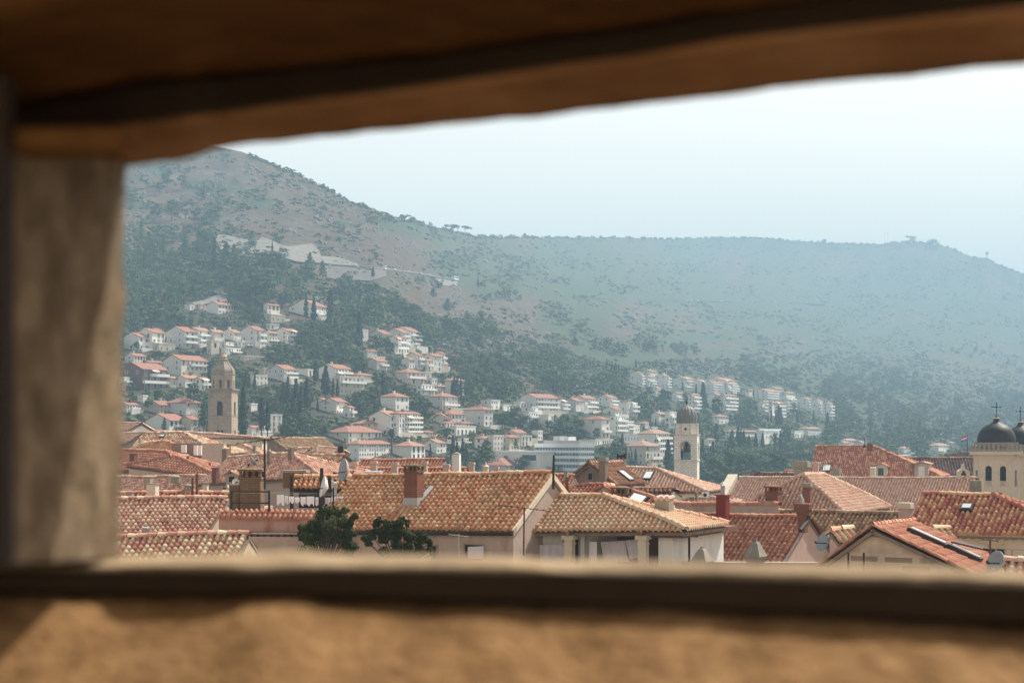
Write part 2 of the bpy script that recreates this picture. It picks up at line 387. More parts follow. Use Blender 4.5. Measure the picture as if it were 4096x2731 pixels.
tag(loft('sill', xs, sec_sill, edge, 0.0035, 12), 'chipped stone sill slab with sunlit top edge and dark front', 'sill')
tag(loft('splayed_sill', xs, sec_ledge, tan, 0.0045, 17), 'sandy orange rough splayed stone below the sill, along the bottom of the picture', 'sill')
# left jamb: reveal facing right, its inner corner at the picture's left edge
def jamb():
    X = -0.2832; n = 60
    pys = np.linspace(-0.135, 0.30, n); V = []
    path = [(X - 0.6, 1.165), (X - 0.012, 1.165), (X, 1.155), (X + 0.002, 1.09), (X + 0.002, 1.02), (X + 0.002, 0.95), (X + 0.001, 0.905), (X - 0.012, 0.893), (X - 0.6, 0.89)]
    fine = []
    for (a, b) in zip(path[:-1], path[1:]):
        for t in range(8): fine.append((a[0] + (b[0] - a[0]) * t / 8, a[1] + (b[1] - a[1]) * t / 8))
    fine.append(path[-1])
    for q in np.linspace(0, 1, n):
        for (x, y) in fine:
            z0 = -.0700 - .0165 * (y - .89) / .275; z = z0 + (.178 + .026 * (y - .89) / .275 - z0) * q; V.append((x - 0.012 * (0.2 - z), y, z))
    V = np.array(V)
    for ax in range(2):
        V[:, ax] += (fbm(V[:, 2] * 14 + ax * 5, V[:, 1] * 20 + V[:, 0] * 9, 5, 31 + ax) - 0.48) * 0.012
    k = len(fine); i, j = np.meshgrid(np.arange(n - 1), np.arange(k - 1)); a = (i * k + j).ravel()
    o = np_mesh('jamb', V, np.stack([a, a + 1, a + k + 1, a + k], 1), pale)
    tag(o, kind='thing'); tag(o, 'pitted pale stone upright closing the left side of the opening', 'jamb')
jamb()

# the wall walk behind the opening, in the open air, and near-black strips added to put shade round the opening
mb = MB(); mb.box(-6, 6, -7, 0.57, -2.0, -1.62); o = mb.build('wall_walk', pale); tag(o, 'stone paving of the wall walk behind the viewer', 'paving', kind='structure')
shading = flat('dark_shading', (0.020, 0.011, 0.005), 0.8, var=0.5, sc=30)
def sec_top_strip(px):
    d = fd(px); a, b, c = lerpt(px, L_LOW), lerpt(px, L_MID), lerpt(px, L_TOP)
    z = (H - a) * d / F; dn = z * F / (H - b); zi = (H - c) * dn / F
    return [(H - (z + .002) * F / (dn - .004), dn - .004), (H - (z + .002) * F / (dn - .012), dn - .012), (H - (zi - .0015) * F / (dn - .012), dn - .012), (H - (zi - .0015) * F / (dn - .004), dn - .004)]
def sec_low_strip(px):
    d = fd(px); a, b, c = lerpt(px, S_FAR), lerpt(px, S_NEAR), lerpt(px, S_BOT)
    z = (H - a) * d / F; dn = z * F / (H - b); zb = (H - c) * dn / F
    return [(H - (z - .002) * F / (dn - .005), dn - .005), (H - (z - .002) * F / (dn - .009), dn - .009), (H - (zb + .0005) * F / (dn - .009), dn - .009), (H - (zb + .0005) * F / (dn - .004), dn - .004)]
tag(loft('shade_strip', xs, sec_top_strip, shading, 0.0012, 41), 'dark strip added as shade along the top of the opening between the two stone beams', 'board')
tag(loft('shade_strip', xs, sec_low_strip, shading, 0.0012, 44), 'dark strip added as shade under the sunlit sill edge along the bottom of the opening', 'board')
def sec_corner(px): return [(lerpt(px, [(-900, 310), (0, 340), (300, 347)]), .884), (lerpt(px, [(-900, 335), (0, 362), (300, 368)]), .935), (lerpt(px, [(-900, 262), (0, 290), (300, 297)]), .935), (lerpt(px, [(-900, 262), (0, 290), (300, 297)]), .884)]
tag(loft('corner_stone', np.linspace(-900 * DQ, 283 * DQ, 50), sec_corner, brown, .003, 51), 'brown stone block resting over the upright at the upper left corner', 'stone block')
mb = MB(); mb.box(-0.93, -0.2785, 0.862, 0.882, -0.068, 0.20); tag(mb.build('shade_strip', shading), 'dark strip added as shade at the very left edge beside the stone upright', 'board', kind='thing')

# ================================================================== the old town
def R1(x, y): return (440 + x * .3444, 1200 + y * .3444)
def R2(x, y): return (440 + x * .3955, 1640 + y * .3955)
def R3(x, y): return (1200 + x * .3444, 1200 + y * .3444)
def R4(x, y): return (1200 + x * .3955, 1640 + y * .3955)
def R5(x, y): return (1900 + x * .3444, 1400 + y * .3444)
def R6(x, y): return (1900 + x * .3444, 1740 + y * .3444)
def R7(x, y): return (2600 + x * .3444, 1740 + y * .3444)
def R8(x, y): return (3296 + x * .3444, 1740 + y * .3444)
def R9(x, y): return (2400 + x * .4252, 1430 + y * .4252)

PAL = {
 'pale':   tile_mat('tiles_pale_mixed', [(0.0, (0.366, 0.172, 0.125)), (0.35, (0.466, 0.242, 0.183)), (0.6, (0.577, 0.357, 0.267)), (1, (0.631, 0.483, 0.351))], 0.15),
 'straw':  tile_mat('tiles_straw_mixed', [(0.0, (0.354, 0.149, 0.113)), (0.45, (0.487, 0.276, 0.197)), (0.6, (0.611, 0.483, 0.308)), (1, (0.631, 0.552, 0.377))], 0.2),
 'pink':   tile_mat('tiles_pink', [(0.0, (0.452, 0.255, 0.187)), (0.5, (0.560, 0.358, 0.272)), (1, (0.613, 0.473, 0.358))], 0.12),
 'orange': tile_mat('tiles_orange', [(0.0, (0.388, 0.166, 0.092)), (0.4, (0.506, 0.255, 0.143)), (0.8, (0.582, 0.343, 0.201)), (1, (0.613, 0.486, 0.286))], 0.5, (0.33, 0.27, 0.15), 0.3),
 'sand':   tile_mat('tiles_sand', [(0.0, (0.512, 0.295, 0.189)), (0.5, (0.582, 0.397, 0.264)), (1, (0.582, 0.461, 0.326))], 0.1),
 'red':    tile_mat('tiles_red', [(0.0, (0.355, 0.141, 0.092)), (0.5, (0.441, 0.204, 0.136)), (1, (0.517, 0.280, 0.187))], 0.08),
 'mix':    tile_mat('tiles_red_and_ochre', [(0.0, (0.333, 0.115, 0.084)), (0.5, (0.444, 0.184, 0.133)), (0.62, (0.555, 0.309, 0.183)), (1, (0.611, 0.380, 0.237))], 0.12),
 'dull':   tile_mat('tiles_dull_ochre', [(0.0, (0.206, 0.116, 0.078)), (0.5, (0.334, 0.216, 0.136)), (1, (0.464, 0.358, 0.215))], 0.3, (0.22, 0.17, 0.10)),
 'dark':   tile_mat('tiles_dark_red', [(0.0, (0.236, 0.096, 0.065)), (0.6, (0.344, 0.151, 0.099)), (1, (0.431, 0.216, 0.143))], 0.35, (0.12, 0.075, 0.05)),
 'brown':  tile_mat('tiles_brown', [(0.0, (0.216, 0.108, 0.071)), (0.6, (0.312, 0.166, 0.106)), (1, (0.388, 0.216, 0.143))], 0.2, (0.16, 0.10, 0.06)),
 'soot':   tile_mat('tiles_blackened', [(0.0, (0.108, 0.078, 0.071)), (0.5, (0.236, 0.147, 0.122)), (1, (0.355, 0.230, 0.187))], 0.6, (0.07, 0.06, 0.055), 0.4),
}
M = {
 'pinkwall': plaster('pink_grey_render', (0.42, 0.33, 0.28), (0.20, 0.12, 0.09), 0.5),
 'pink':   plaster('pink_render', (0.52, 0.38, 0.32), (0.26, 0.15, 0.11), 0.35),
 'beige':  plaster('beige_render', (0.56, 0.44, 0.31), (0.25, 0.19, 0.13), 0.35),
 'white':  plaster('white_render', (0.74, 0.73, 0.70), (0.40, 0.38, 0.34), 0.25),
 'cream':  plaster('cream_render', (0.62, 0.55, 0.44), (0.30, 0.25, 0.19), 0.35),
 'grey':   plaster('grey_cement', (0.30, 0.27, 0.22), (0.11, 0.10, 0.08), 0.6),
 'dirty':  plaster('crumbling_render', (0.24, 0.18, 0.145), (0.10, 0.08, 0.065), 0.7),
 'brick':  masonry('old_red_brick', (0.19, 0.055, 0.035), (0.25, 0.085, 0.05), (0.16, 0.12, 0.09), 0.24, 0.085, 0.012, stain=0.4),
 'ybrick': masonry('sooty_yellow_brick', (0.24, 0.15, 0.075), (0.17, 0.095, 0.05), (0.09, 0.075, 0.06), 0.26, 0.09, 0.016, stain=0.7),
 'redpaint': flat('dark_red_paint', (0.20, 0.035, 0.025), 0.7),
 'stone':  masonry('rubble_limestone', (0.60, 0.48, 0.36), (0.27, 0.20, 0.14), (0.52, 0.43, 0.34), 0.46, 0.26, 0.05, stain=0.5),
 'ashlar': masonry('pale_ashlar', (0.62, 0.53, 0.42), (0.55, 0.46, 0.36), (0.40, 0.33, 0.26), 0.75, 0.36, 0.018, stain=0.15),
 'tower':  masonry('tower_ashlar', (0.45, 0.355, 0.26), (0.38, 0.295, 0.215), (0.20, 0.155, 0.12), 0.62, 0.42, 0.02, stain=0.4),
 'clock':  masonry('clock_tower_ashlar', (0.82, 0.79, 0.73), (0.74, 0.70, 0.64), (0.48, 0.43, 0.37), 0.60, 0.36, 0.03, stain=0.2),
 'church': plaster('church_sandstone', (0.60, 0.50, 0.385), (0.36, 0.28, 0.20), 0.3),
 'trimstone': plaster('grey_stone_trim', (0.30, 0.26, 0.205), (0.14, 0.12, 0.10), 0.6),
 'lead':   plaster('weathered_lead', (0.17, 0.165, 0.16), (0.40, 0.38, 0.33), 0.55, 1.4, 0.6),
 'blacklead': flat('black_metal_dome', (0.012, 0.011, 0.011), 0.55, 0.0, 0.2, 0.3, 0.9),
 'iron':   flat('dark_iron', (0.035, 0.028, 0.024), 0.7),
 'rust':   flat('rusted_pipe', (0.13, 0.06, 0.035), 0.8),
 'steel':  flat('dull_steel', (0.42, 0.43, 0.43), 0.45, 0.6),
 'zinc':   flat('zinc_flashing', (0.36, 0.36, 0.37), 0.6),
 'dishw':  flat('dish_white', (0.68, 0.68, 0.66), 0.5),
 'dishg':  flat('dish_grey', (0.30, 0.33, 0.35), 0.5),
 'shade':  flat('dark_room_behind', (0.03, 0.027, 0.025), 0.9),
 'glass':  flat('window_glass', (0.05, 0.065, 0.075), 0.12, 0, 0.6),
 'skyglass': flat('skylight_glass', (0.55, 0.60, 0.62), 0.08, 0, 1.0),  # pale base colour paints in the sky's reflection
 'shutter': flat('white_shutter', (0.72, 0.70, 0.70), 0.6),
 'black':  flat('black_shutter', (0.02, 0.022, 0.022), 0.6),
 'cloth':  flat('washed_white_cloth', (0.84, 0.85, 0.90), 0.9),
 'sheet':  flat('lilac_white_sheet', (0.60, 0.57, 0.62), 0.9),
 'bronze': flat('dark_bronze', (0.06, 0.065, 0.055), 0.5, 0.5),
 'wood':   flat('brown_beam', (0.16, 0.085, 0.055), 0.8),
}
GROUND = -24.0

def sag(V):                                  # old roofs are never quite flat
    return (fbm(V[:, 0] * .42 + 31, V[:, 1] * .42 + V[:, 2] * .3 + 57, 3, 19) - .47) * .17
def tile_arrays(o, u, d, nrm, poly, s, row, seg=1, step=0.035):
    """barrel tiles over a roof face: o corner on the ridge, u along the ridge, d downslope, poly = outline in (along, down) metres"""
    amin, amax = min(p[0] for p in poly), max(p[0] for p in poly); bmax = max(p[1] for p in poly)
    nc = int((amax - amin) / s) + 1; nr = int(bmax / row + 0.5)
    if nr < 1: return None
    row = bmax / nr
    c, r = np.meshgrid(np.arange(nc), np.arange(nr)); c = c.ravel(); r = r.ravel()
    a = amin + c * s; b = r * row
    ca, cb = a + s * 0.5, b + row * 0.5
    inside = np.zeros(len(a), bool); n = len(poly)
    for i in range(n):
        (x1, y1), (x2, y2) = poly[i], poly[(i + 1) % n]
        cond = ((y1 > cb) != (y2 > cb))
        xin = (x2 - x1) * (cb - y1) / ((y2 - y1) if abs(y2 - y1) > 1e-9 else 1e-9) + x1
        inside ^= cond & (ca < xin)
    a, b = a[inside], b[inside]; m = len(a)
    if m == 0: return None
    prof = np.array([(0, 0.0), (.07, .052), (.21, .082), (.40, .082), (.55, .052), (.62, 0.0), (.80, -.055), (1.0, 0.0)] if seg else [(0, 0), (.15, .07), (.35, .09), (.55, .07), (.68, 0), (1, 0)])
    prof = prof * np.array([s, s * 4.2]); k = len(prof)
    h = s * 0.0 + step; step = step * .60
    ja = (rng.random(m) - .5) * s * 0.10; jn = (rng.random(m) - .5) * step * 0.5; jt = rng.random(m) * step * 0.4
    rows = []
    for (tb, off, wide) in ((0.0, 0.0, 0.97), (1.10, step * 1.25, 1.0), (1.10, -step * 0.9, 1.0)):
        pa = a[:, None] + ja[:, None] + prof[None, :, 0] * wide + s * (1 - wide) * .33
        pb = (b + row * tb)[:, None] + 0 * pa
        pn = prof[None, :, 1] * wide + off + jn[:, None] + (jt[:, None] if tb else 0)
        if off < 0: pn = np.minimum(prof[None, :, 1] * 0.4 + off + 0 * pa, pn)
        P = np.array(o)[None, None, :] + pa[..., None] * np.array(u) + pb[..., None] * np.array(d) + pn[..., None] * np.array(nrm)
        rows.append(P)
    V = np.stack(rows, 1).reshape(-1, 3)
    base = np.arange(m)[:, None, None] * (3 * k)
    j = np.arange(2)[None, :, None] * k; i = np.arange(k - 1)[None, None, :]
    q = (base + j + i).reshape(-1)
    Q = np.stack([q, q + k, q + k + 1, q + 1], 1)
    V[:, 2] += sag(V)
    rn = rng.random(m); rn = .5 + (rn - .5) * .85; rnd = np.repeat(rn, 2 * (k - 1))
    return V, Q, rnd
def cat_arrays(lst):
    Vs, Qs, Rs, o = [], [], [], 0
    for t in lst:
        if t is None: continue
        V, Q, r = t; Vs.append(V); Qs.append(Q + o); Rs.append(r); o += len(V)
    return np.concatenate(Vs), np.concatenate(Qs), np.concatenate(Rs)
def ridge_arrays(p, q, r=0.13, L=0.38, up=Z):
    """a line of half-round capping tiles from p to q"""
    d = (q - p); T = d.length; d = d / T; side = d.cross(up).normalized(); n = side.cross(d).normalized()
    m = max(1, int(T / L)); Vs = []; Qs = []; Rs = []
    for i in range(m):
        k = 6; o = len(Vs)
        for (t, rr) in ((i * T / m - 0.02, r * 1.08), ((i + 1) * T / m + 0.03, r * 0.92)):
            for a in range(k):
                an = math.pi * a / (k - 1)
                Vs.append(tuple(p + d * t + side * (rr * math.cos(an)) + n * (rr * math.sin(an) + (0.012 if t < (i + .5) * T / m else -0.008) - 0.03)))
        for a in range(k - 1): Qs.append((o + a, o + a + 1, o + k + a + 1, o + k + a)); 
        Qs.append((o, o + 1, o + 4, o + 5)); Qs.append((o + 1, o + 2, o + 3, o + 4))
        Rs += [random.random()] * (k + 1)
    Vs = np.array(Vs); Vs[:, 2] += sag(Vs)
    return Vs, np.array(Qs), np.array(Rs)

class House:
    """one roofed building of the old town. rl, rr: ridge ends in photograph pixels; Y: distance of the left ridge end; psi: turn of the ridge;
    eave: pixel height of the front eave under the left ridge end; hl, hr: how far the roof runs out beyond the ridge at each end (hips)"""
    def __init__(s, name, label, rl, rr, Y, psi, eave, pal, wall, pitch=30, hl=0, hr=0, bpitch=None, back=None, s_=0.235, row=0.27, level=False, base=GROUND, wd=None, ground=True, cat='house', step=0.04, over=0.25):
        ps = R(psi); s.u0 = Vector((math.cos(ps), -math.sin(ps), 0)); s.v = Vector((math.sin(ps), math.cos(ps), 0))
        s.R0 = at(rl[0], rl[1], Y); k = (rr[0] - CX) / F
        L = (k * Y - s.R0.x) / (math.cos(ps) + k * math.sin(ps)); P = s.R0 + s.u0 * L
        s.R1 = Vector((P.x, P.y, s.R0.z if level else (H - rr[1]) * P.y / F))
        s.u = (s.R1 - s.R0).normalized(); s.L = (s.R1 - s.R0).length
        p = R(pitch); s.p = p; s.d = (-s.v * math.cos(p) - Z * math.sin(p)); s.n = s.u.cross(s.d).normalized()
        if s.n.z < 0: s.n = -s.n
        kk = (H - eave) / F
        s.sl = (s.R0.z - kk * Y) / (kk * s.d.y - s.d.z)
        bp = R(bpitch or pitch); s.db = (s.v * math.cos(bp) - Z * math.sin(bp)); s.nb = s.db.cross(s.u).normalized()
        if s.nb.z < 0: s.nb = -s.nb
        s.bl = back if back else s.sl * math.sin(p) / math.sin(bp)
        s.pal, s.s_, s.row, s.name, s.hl, s.hr, s.base = PAL[pal], s_, row, name, hl, hr, base
        c = s.R0 + s.u * (s.L / 2)
        s.root = empty(name, (c.x, c.y, base), label, cat)
        s.roof(step)
        if ground: s.walls(M[wall] if isinstance(wall, str) else wall, over)
    def E(s, a): return s.R0 + s.u * a + s.d * s.sl            # point on the front eave line
    def B(s, a): return s.R0 + s.u * a + s.db * s.bl
    def P(s, a, b, h=0): return s.R0 + s.u * a + s.d * b + s.n * h   # point on the front roof face
    def roof(s, step):
        L, hl, hr, sl, bl = s.L, s.hl, s.hr, s.sl, s.bl
        arr = [tile_arrays(s.R0, s.u, s.d, s.n, [(0, 0), (L, 0), (L + hr, sl), (-hl, sl)], s.s_, s.row, 1, step)]
        arr.append(tile_arrays(s.R0, s.u, s.db, s.nb, [(0, 0), (L, 0), (L + hr, bl), (-hl, bl)], s.s_ * 2, s.row * 2, 0, step))
        caps = [(s.R0, s.R1)]
        slab = MB()
        slab.add([s.R0 - s.n * .12, s.R1 - s.n * .12, s.E(L + hr) - s.n * .12, s.E(-hl) - s.n * .12, s.R0 - s.n * .24, s.R1 - s.n * .24, s.E(L + hr) - s.n * .24, s.E(-hl) - s.n * .24],
                 [(0, 1, 2, 3), (4, 7, 6, 5), (0, 3, 7, 4), (1, 5, 6, 2), (2, 6, 7, 3), (0, 4, 5, 1)])
        slab.add([s.R0 - s.nb * .12, s.R1 - s.nb * .12, s.B(L + hr) - s.nb * .12, s.B(-hl) - s.nb * .12, s.R0 - s.nb * .24, s.R1 - s.nb * .24, s.B(L + hr) - s.nb * .24, s.B(-hl) - s.nb * .24],
                 [(3, 2, 1, 0), (5, 6, 7, 4), (4, 7, 3, 0), (2, 6, 5, 1), (3, 7, 6, 2), (1, 5, 4, 0)])
        for sgn, h, Rp, Ea, Ba in ((1, hr, s.R1, s.E(L + hr), s.B(L + hr)), (-1, hl, s.R0, s.E(-hl), s.B(-hl))):
            if h <= 0: continue
            ed = (Ba - Ea); el = ed.length; eu = ed / el; foot = Ea + eu * ((Rp - Ea).dot(eu)); dd = foot - Rp; dl = dd.length; dd = dd / dl
            nn = eu.cross(dd).normalized(); nn = nn if nn.z > 0 else -nn
            e0 = (Ea - Rp).dot(eu)
            arr.append(tile_arrays(Rp, eu, dd, nn, [(0, 0), (e0 + el, dl), (e0, dl)], s.s_, s.row, 1, step))
            slab.add([Rp - nn * .12, Ea - nn * .12, Ba - nn * .12, Rp - nn * .24, Ea - nn * .24, Ba - nn * .24], [(0, 1, 2), (3, 5, 4), (1, 4, 5, 2), (0, 3, 4, 1), (0, 2, 5, 3)])
            caps += [(Rp + nn * .02, Ea + nn * .02), (Rp + nn * .02, Ba + nn * .02)]
        V, Q, rnd = cat_arrays(arr)
        s.roofo = np_mesh('roof', V, Q, s.pal, s.root, rnd)
        so = slab.build('roof_boarding', M['dirty'], s.roofo); so.matrix_parent_inverse = s.roofo.matrix_parent_inverse @ Matrix.Identity(4)
        fix_sub(so, s.root)
        V, Q, rnd = cat_arrays([ridge_arrays(p + Z * .05, q + Z * .05, s.s_ * .62) for p, q in caps])
        co = np_mesh('ridge_tiles', V, Q, s.pal, s.roofo, rnd); fix_sub(co, s.root)
    def walls(s, m, over):
        L, hl, hr = s.L, s.hl, s.hr
        mb = MB(); i = over
        def dn(p): return Vector((p.x, p.y, s.base))
        f0 = s.E(-hl + (i if hl else .02)) - s.d * i - Z * .14; f1 = s.E(L + hr - (i if hr else .02)) - s.d * i - Z * .14
        b0 = s.B(-hl + (i if hl else .02)) - s.db * i - Z * .14; b1 = s.B(L + hr - (i if hr else .02)) - s.db * i - Z * .14
        mb.add([f0, f1, dn(f1), dn(f0)], [(0, 3, 2, 1)]); mb.add([b0, b1, dn(b1), dn(b0)], [(0, 1, 2, 3)])
        for a, f, b, h in ((L - .02, f1, b1, hr), (.02, f0, b0, hl)):
            top = s.R0 + s.u * a - Z * .14
            if h: mb.add([f, b, dn(b), dn(f)], [(0, 1, 2, 3)])
            else: mb.add([f, top, b, dn(b), dn(f)], [(0, 1, 2, 3, 4)])
        s.wf0, s.wf1 = f0, f1
        s.wallo = mb.build('wall', m, s.root)
def fix_sub(o, root):
    """a sub-part sits under a part that sits under the thing's empty: keep its mesh where it was drawn"""
    o.matrix_parent_inverse = Matrix.Identity(4)
def part(mb, name, mats, root, **k):
    return mb.build(name, mats, root, **k)
def sub(mb, name, mats, parento, **k):
    o = mb.build(name, mats, None, **k); o.parent = parento; o.matrix_parent_inverse = Matrix.Identity(4); return o

def chimney_at(root, base, w, d, h, u, v, body, cap='flat', capm=None, pot=None, name='chimney', slots=0):
    """a chimney as a part of its house: stack, with its cap as sub-part; base = bottom centre"""
    mb = MB(); mb.frame_box(base, u, v, Z, -w / 2, w / 2, -d / 2, d / 2, -.45, h)
    ch = part(mb, name, M[body] if isinstance(body, str) else body, root)
    capm = M[capm or body]
    c = MB(); top = base + Z * h; g = w
    if cap == 'slab':
        c.frame_box(top, u, v, Z, -w * .60, w * .60, -d * .60, d * .60, 0.002, .12 * g)
    elif cap == 'house':                       # open-sided head under a slab
        for sx in (-1, 0, 1):
            for sy in (-1, 1):
                c.frame_box(top, u, v, Z, sx * w * .42 - .06 * g, sx * w * .42 + .06 * g, sy * d * .42 - .06 * g, sy * d * .42 + .06 * g, -.01, .32 * g)
        c.frame_box(top, u, v, Z, -w * .6, w * .6, -d * .6, d * .6, .32 * g, .42 * g)
        c.lathe(top + Z * .42 * g, [(w * .45, 0), (w * .30, .08 * g), (.02, .12 * g)], 8, 0.4)
    elif cap == 'block':                       # heavy cast head, wider than the stack
        c.frame_box(top, u, v, Z, -w * .62, w * .62, -d * .62, d * .62, -.02, .42 * g)
        c.frame_box(top, u, v, Z, -w * .52, w * .52, -d * .52, d * .52, .42 * g, .47 * g)
    elif cap == 'brickhead':
        c.frame_box(top, u, v, Z, -w * .55, w * .55, -d * .55, d * .55, -.06 * g, .05 * g)
        for k in range(4):
            x = -w * .47 + k * w * .94 / 3
            for y in (-d * .43, d * .43): c.frame_box(top, u, v, Z, x - .06 * g, x + .06 * g, y - .07 * g, y + .07 * g, .05 * g, .32 * g)
        c.frame_box(top, u, v, Z, -w * .18, w * .18, -d * .18, d * .18, .05 * g, .31 * g)
        c.frame_box(top, u, v, Z, -w * .60, w * .60, -d * .60, d * .60, .32 * g, .42 * g)
        c.lathe(top + Z * .42 * g, [(w * .6, 0), (w * .4, .06 * g), (.03, .11 * g)], 8, 0.39)
    elif cap == 'tiles':
        for k in range(3): c.tube(top + u * (-w * .4 + k * w * .4) - v * d * .6 + Z * .06 * g, top + u * (-w * .4 + k * w * .4) + v * d * .6 + Z * .14 * g, .16 * g, 8)
    elif cap == 'spire':
        c.lathe(top, [(w * .72, -.02), (w * .72, .08 * g), (w * .3, .5 * g), (.06 * g, .8 * g)], 4, R(45), u, v)
    elif cap == 'onion':
        c.lathe(top, [(w * .7, 0), (w * .7, .2 * g), (w * .35, .45 * g), (w * .2, .7 * g), (.03, 1.2 * g)], 8)
    if c.v: sub(c, 'cap', capm, ch)
    if pot:
        t = MB(); t.tube(top + Z * .05, top + Z * (.05 + pot), .10, 8); t.lathe(top + Z * (.12 + pot), [(.17, 0), (.02, .12)], 8); sub(t, 'flue_pipe', M['zinc'], ch)
    return ch
CAPH = {'slab': .12, 'house': .54, 'block': .47, 'brickhead': .53, 'tiles': .3, 'spire': .8, 'onion': 1.2, None: 0}
def chim(root, RR, x0, x1, yt, yb, Y, u, v, body, cap='slab', capm=None, pot=None):
    """chimney placed by its outline in the photograph: left, right, top, foot"""
    xa, ya = RR(x0, yt); xb, yb_ = RR(x1, yb); W = (xb - xa) * Y / F
    g = {'block': .82, 'slab': .88, 'brickhead': .87, 'house': .87, 'onion': .75, 'spire': .75}.get(cap, 1.0)
    wd = W * g / (abs(u.x) + .85 * abs(v.x)); hh = (yb_ - ya) * Y / F - CAPH[cap] * wd
    return chimney_at(root, at((xa + xb) / 2, yb_, Y), wd, wd * .85, max(hh, .15), u, v, body, cap, capm, pot)
def pick(h, px, py):
    """where the ray through a pixel meets the front face of a roof: metres along, metres down"""
    r = at(px, py, 1.0); t = h.R0.dot(h.n) / r.dot(h.n); q = r * t - h.R0
    w_ = q - h.d * q.dot(h.d); uu = (h.u - h.d * h.u.dot(h.d)); a = w_.dot(uu) / uu.dot(uu); b = (q - h.u * a).dot(h.d); return a, b
def sky_px(h, px, w, l):
    a, b = pick(h, *px); skylight(h, a, b, w, l)
def dorm_px(h, px, *r, **k):
    a, b = pick(h, *px); return dormer(h, a, b, *r, **k)
def skylight(h, a, b, w, l, name='skylight'):
    mb = MB(); o = h.P(a, b, 0)
    mb.frame_box(o, h.u, h.d, h.n, 0, w, 0, l, 0.02, .20)
    f = part(mb, name, M['iron'], h.root)
    g = MB(); g.frame_box(o, h.u, h.d, h.n, .07, w - .07, .09, l - .09, .205, .23); sub(g, 'pane', M['skyglass'], f)
def wall_window(root, o, u, n, w, h, shut=None, name='window', frame='trimstone', pane='glass', depth=.06):
    """window in a wall: o = bottom-left corner on the wall face, n = outward"""
    mb = MB(); t = .05
    for (x0, x1, z0, z1) in ((-t, 0, -t, h + t), (w, w + t, -t, h + t), (0, w, -t, 0), (0, w, h, h + t)):
        mb.frame_box(o, u, n, Z, x0, x1, -.02, depth, z0, z1)
    f = part(mb, name, M[frame], root)
    g = MB(); g.frame_box(o, u, n, Z, 0, w, -.02, .015, 0, h); sub(g, 'pane', M[pane], f)
    if shut:
        s = MB()
        for x in ((-w * .5 - t, -t), (w + t, w * 1.5 + t)): s.frame_box(o, u, n, Z, x[0], x[1], depth * .3, depth * .3 + .06, 0, h)
        sub(s, 'shutter', M[shut], f)
def facade_frame(h):
    n = -h.v; return h.u, n
def dormer(h, a, b, w, hgt, dpt, wallm, shut='shutter', rp=25, pal=None):
    """gabled dormer standing on the front roof face with its window towards the valley"""
    o = h.P(a, b, 0); u, v = h.u0, h.v
    mb = MB(); top = hgt
    A = o; Bp = o + u * w
    rh = w / 2 * math.tan(R(rp))
    front = [A - Z * .3, Bp - Z * .3, Bp + Z * top, A + u * (w / 2) + Z * (top + rh), A + Z * top]
    mb.prism(front, v * dpt)
    dm = part(mb, 'dormer', M[wallm] if isinstance(wallm, str) else wallm, h.root)
    pr = []
    rr0 = A + u * (w / 2) + Z * (top + rh + .06) - v * .2
    for sg in (-1, 1):
        dd = (u * sg * math.cos(R(rp)) - Z * math.sin(R(rp))); uu = v
        nn = uu.cross(dd).normalized(); nn = nn if nn.z > 0 else -nn
        L = w / 2 / math.cos(R(rp)) + .15
        pr.append(tile_arrays(rr0, uu, dd, nn, [(0, 0), (dpt + .2, 0), (dpt + .2, L), (0, L)], h.s_, h.row, 1, .03))
    pr.append(ridge_arrays(rr0 + Z * .03, rr0 + v * (dpt + .2) + Z * .03, h.s_ * .5))
    V, Q, rnd = cat_arrays(pr)
    ro = np_mesh('dormer_roof', V, Q, PAL[pal] if pal else h.pal, None, rnd); ro.parent = dm; ro.matrix_parent_inverse = Matrix.Identity(4)
    g = MB(); g.frame_box(A + u * (w * .28) - v * .03, u, v, Z, 0, w * .44, 0, .05, top * .12, top * .85); sub(g, 'dormer_window', M[shut], dm)
    return dm
def thing_mesh(mb, name, mats, label, cat, group=None, **k):
    o = mb.build(name, mats, None, **k); tag(o, label, cat, group); return o

# ------------------------------------------------------------------ near roofs, left
A = House('stone_roofed_house', 'house with straw and rose barrel tiles rising just over the sill beside the jamb', R2(-200, 1296), R2(1412, 1240), 58, 10, R2(0, 1640)[1], 'straw', 'beige', 32)
chim(A.root, R2, 920, 1075, 1330, 1500, 57, A.u0, A.v, 'ybrick', 'slab', 'grey')
B = House('pale_roofed_house', 'house with broad pink and cream tile roof directly behind the straw roof', R2(-200, 918), R2(1195, 890), 72, 13, R2(0, 1330)[1], 'pale', 'beige', 30)
v_ = MB(); q = B.P(B.L * .60, 3.1); v_.tube(q - Z * .2, q + Z * .35, .09, 8); v_.lathe(q + Z * .36, [(.14, 0), (.14, .06), (.03, .1)], 8); part(v_, 'vent_pipe', M['zinc'], B.root)
B2 = House('low_back_house', 'low house whose tile strip shows just above the pale roof ridge', R2(-100, 845), R2(1215, 838), 80, 13, R2(0, 925)[1], 'mix', 'dirty', 28)
chim(B2.root, R2, 343, 432, 670, 870, 81, B2.u0, B2.v, 'grey', 'slab'); chim(B2.root, R2, 367, 497, 738, 900, 77, B2.u0, B2.v, 'cream', 'slab', 'grey')
chim(B2.root, R2, 160, 245, 825, 890, 78, B2.u0, B2.v, 'grey', 'slab')
chim(B2.root, R2, 750, 860, 748, 870, 79, B2.u0, B2.v, 'grey', 'house', 'grey'); chim(B2.root, R2, 930, 1000, 752, 850, 82, B2.u0, B2.v, 'cream', 'slab', 'grey')
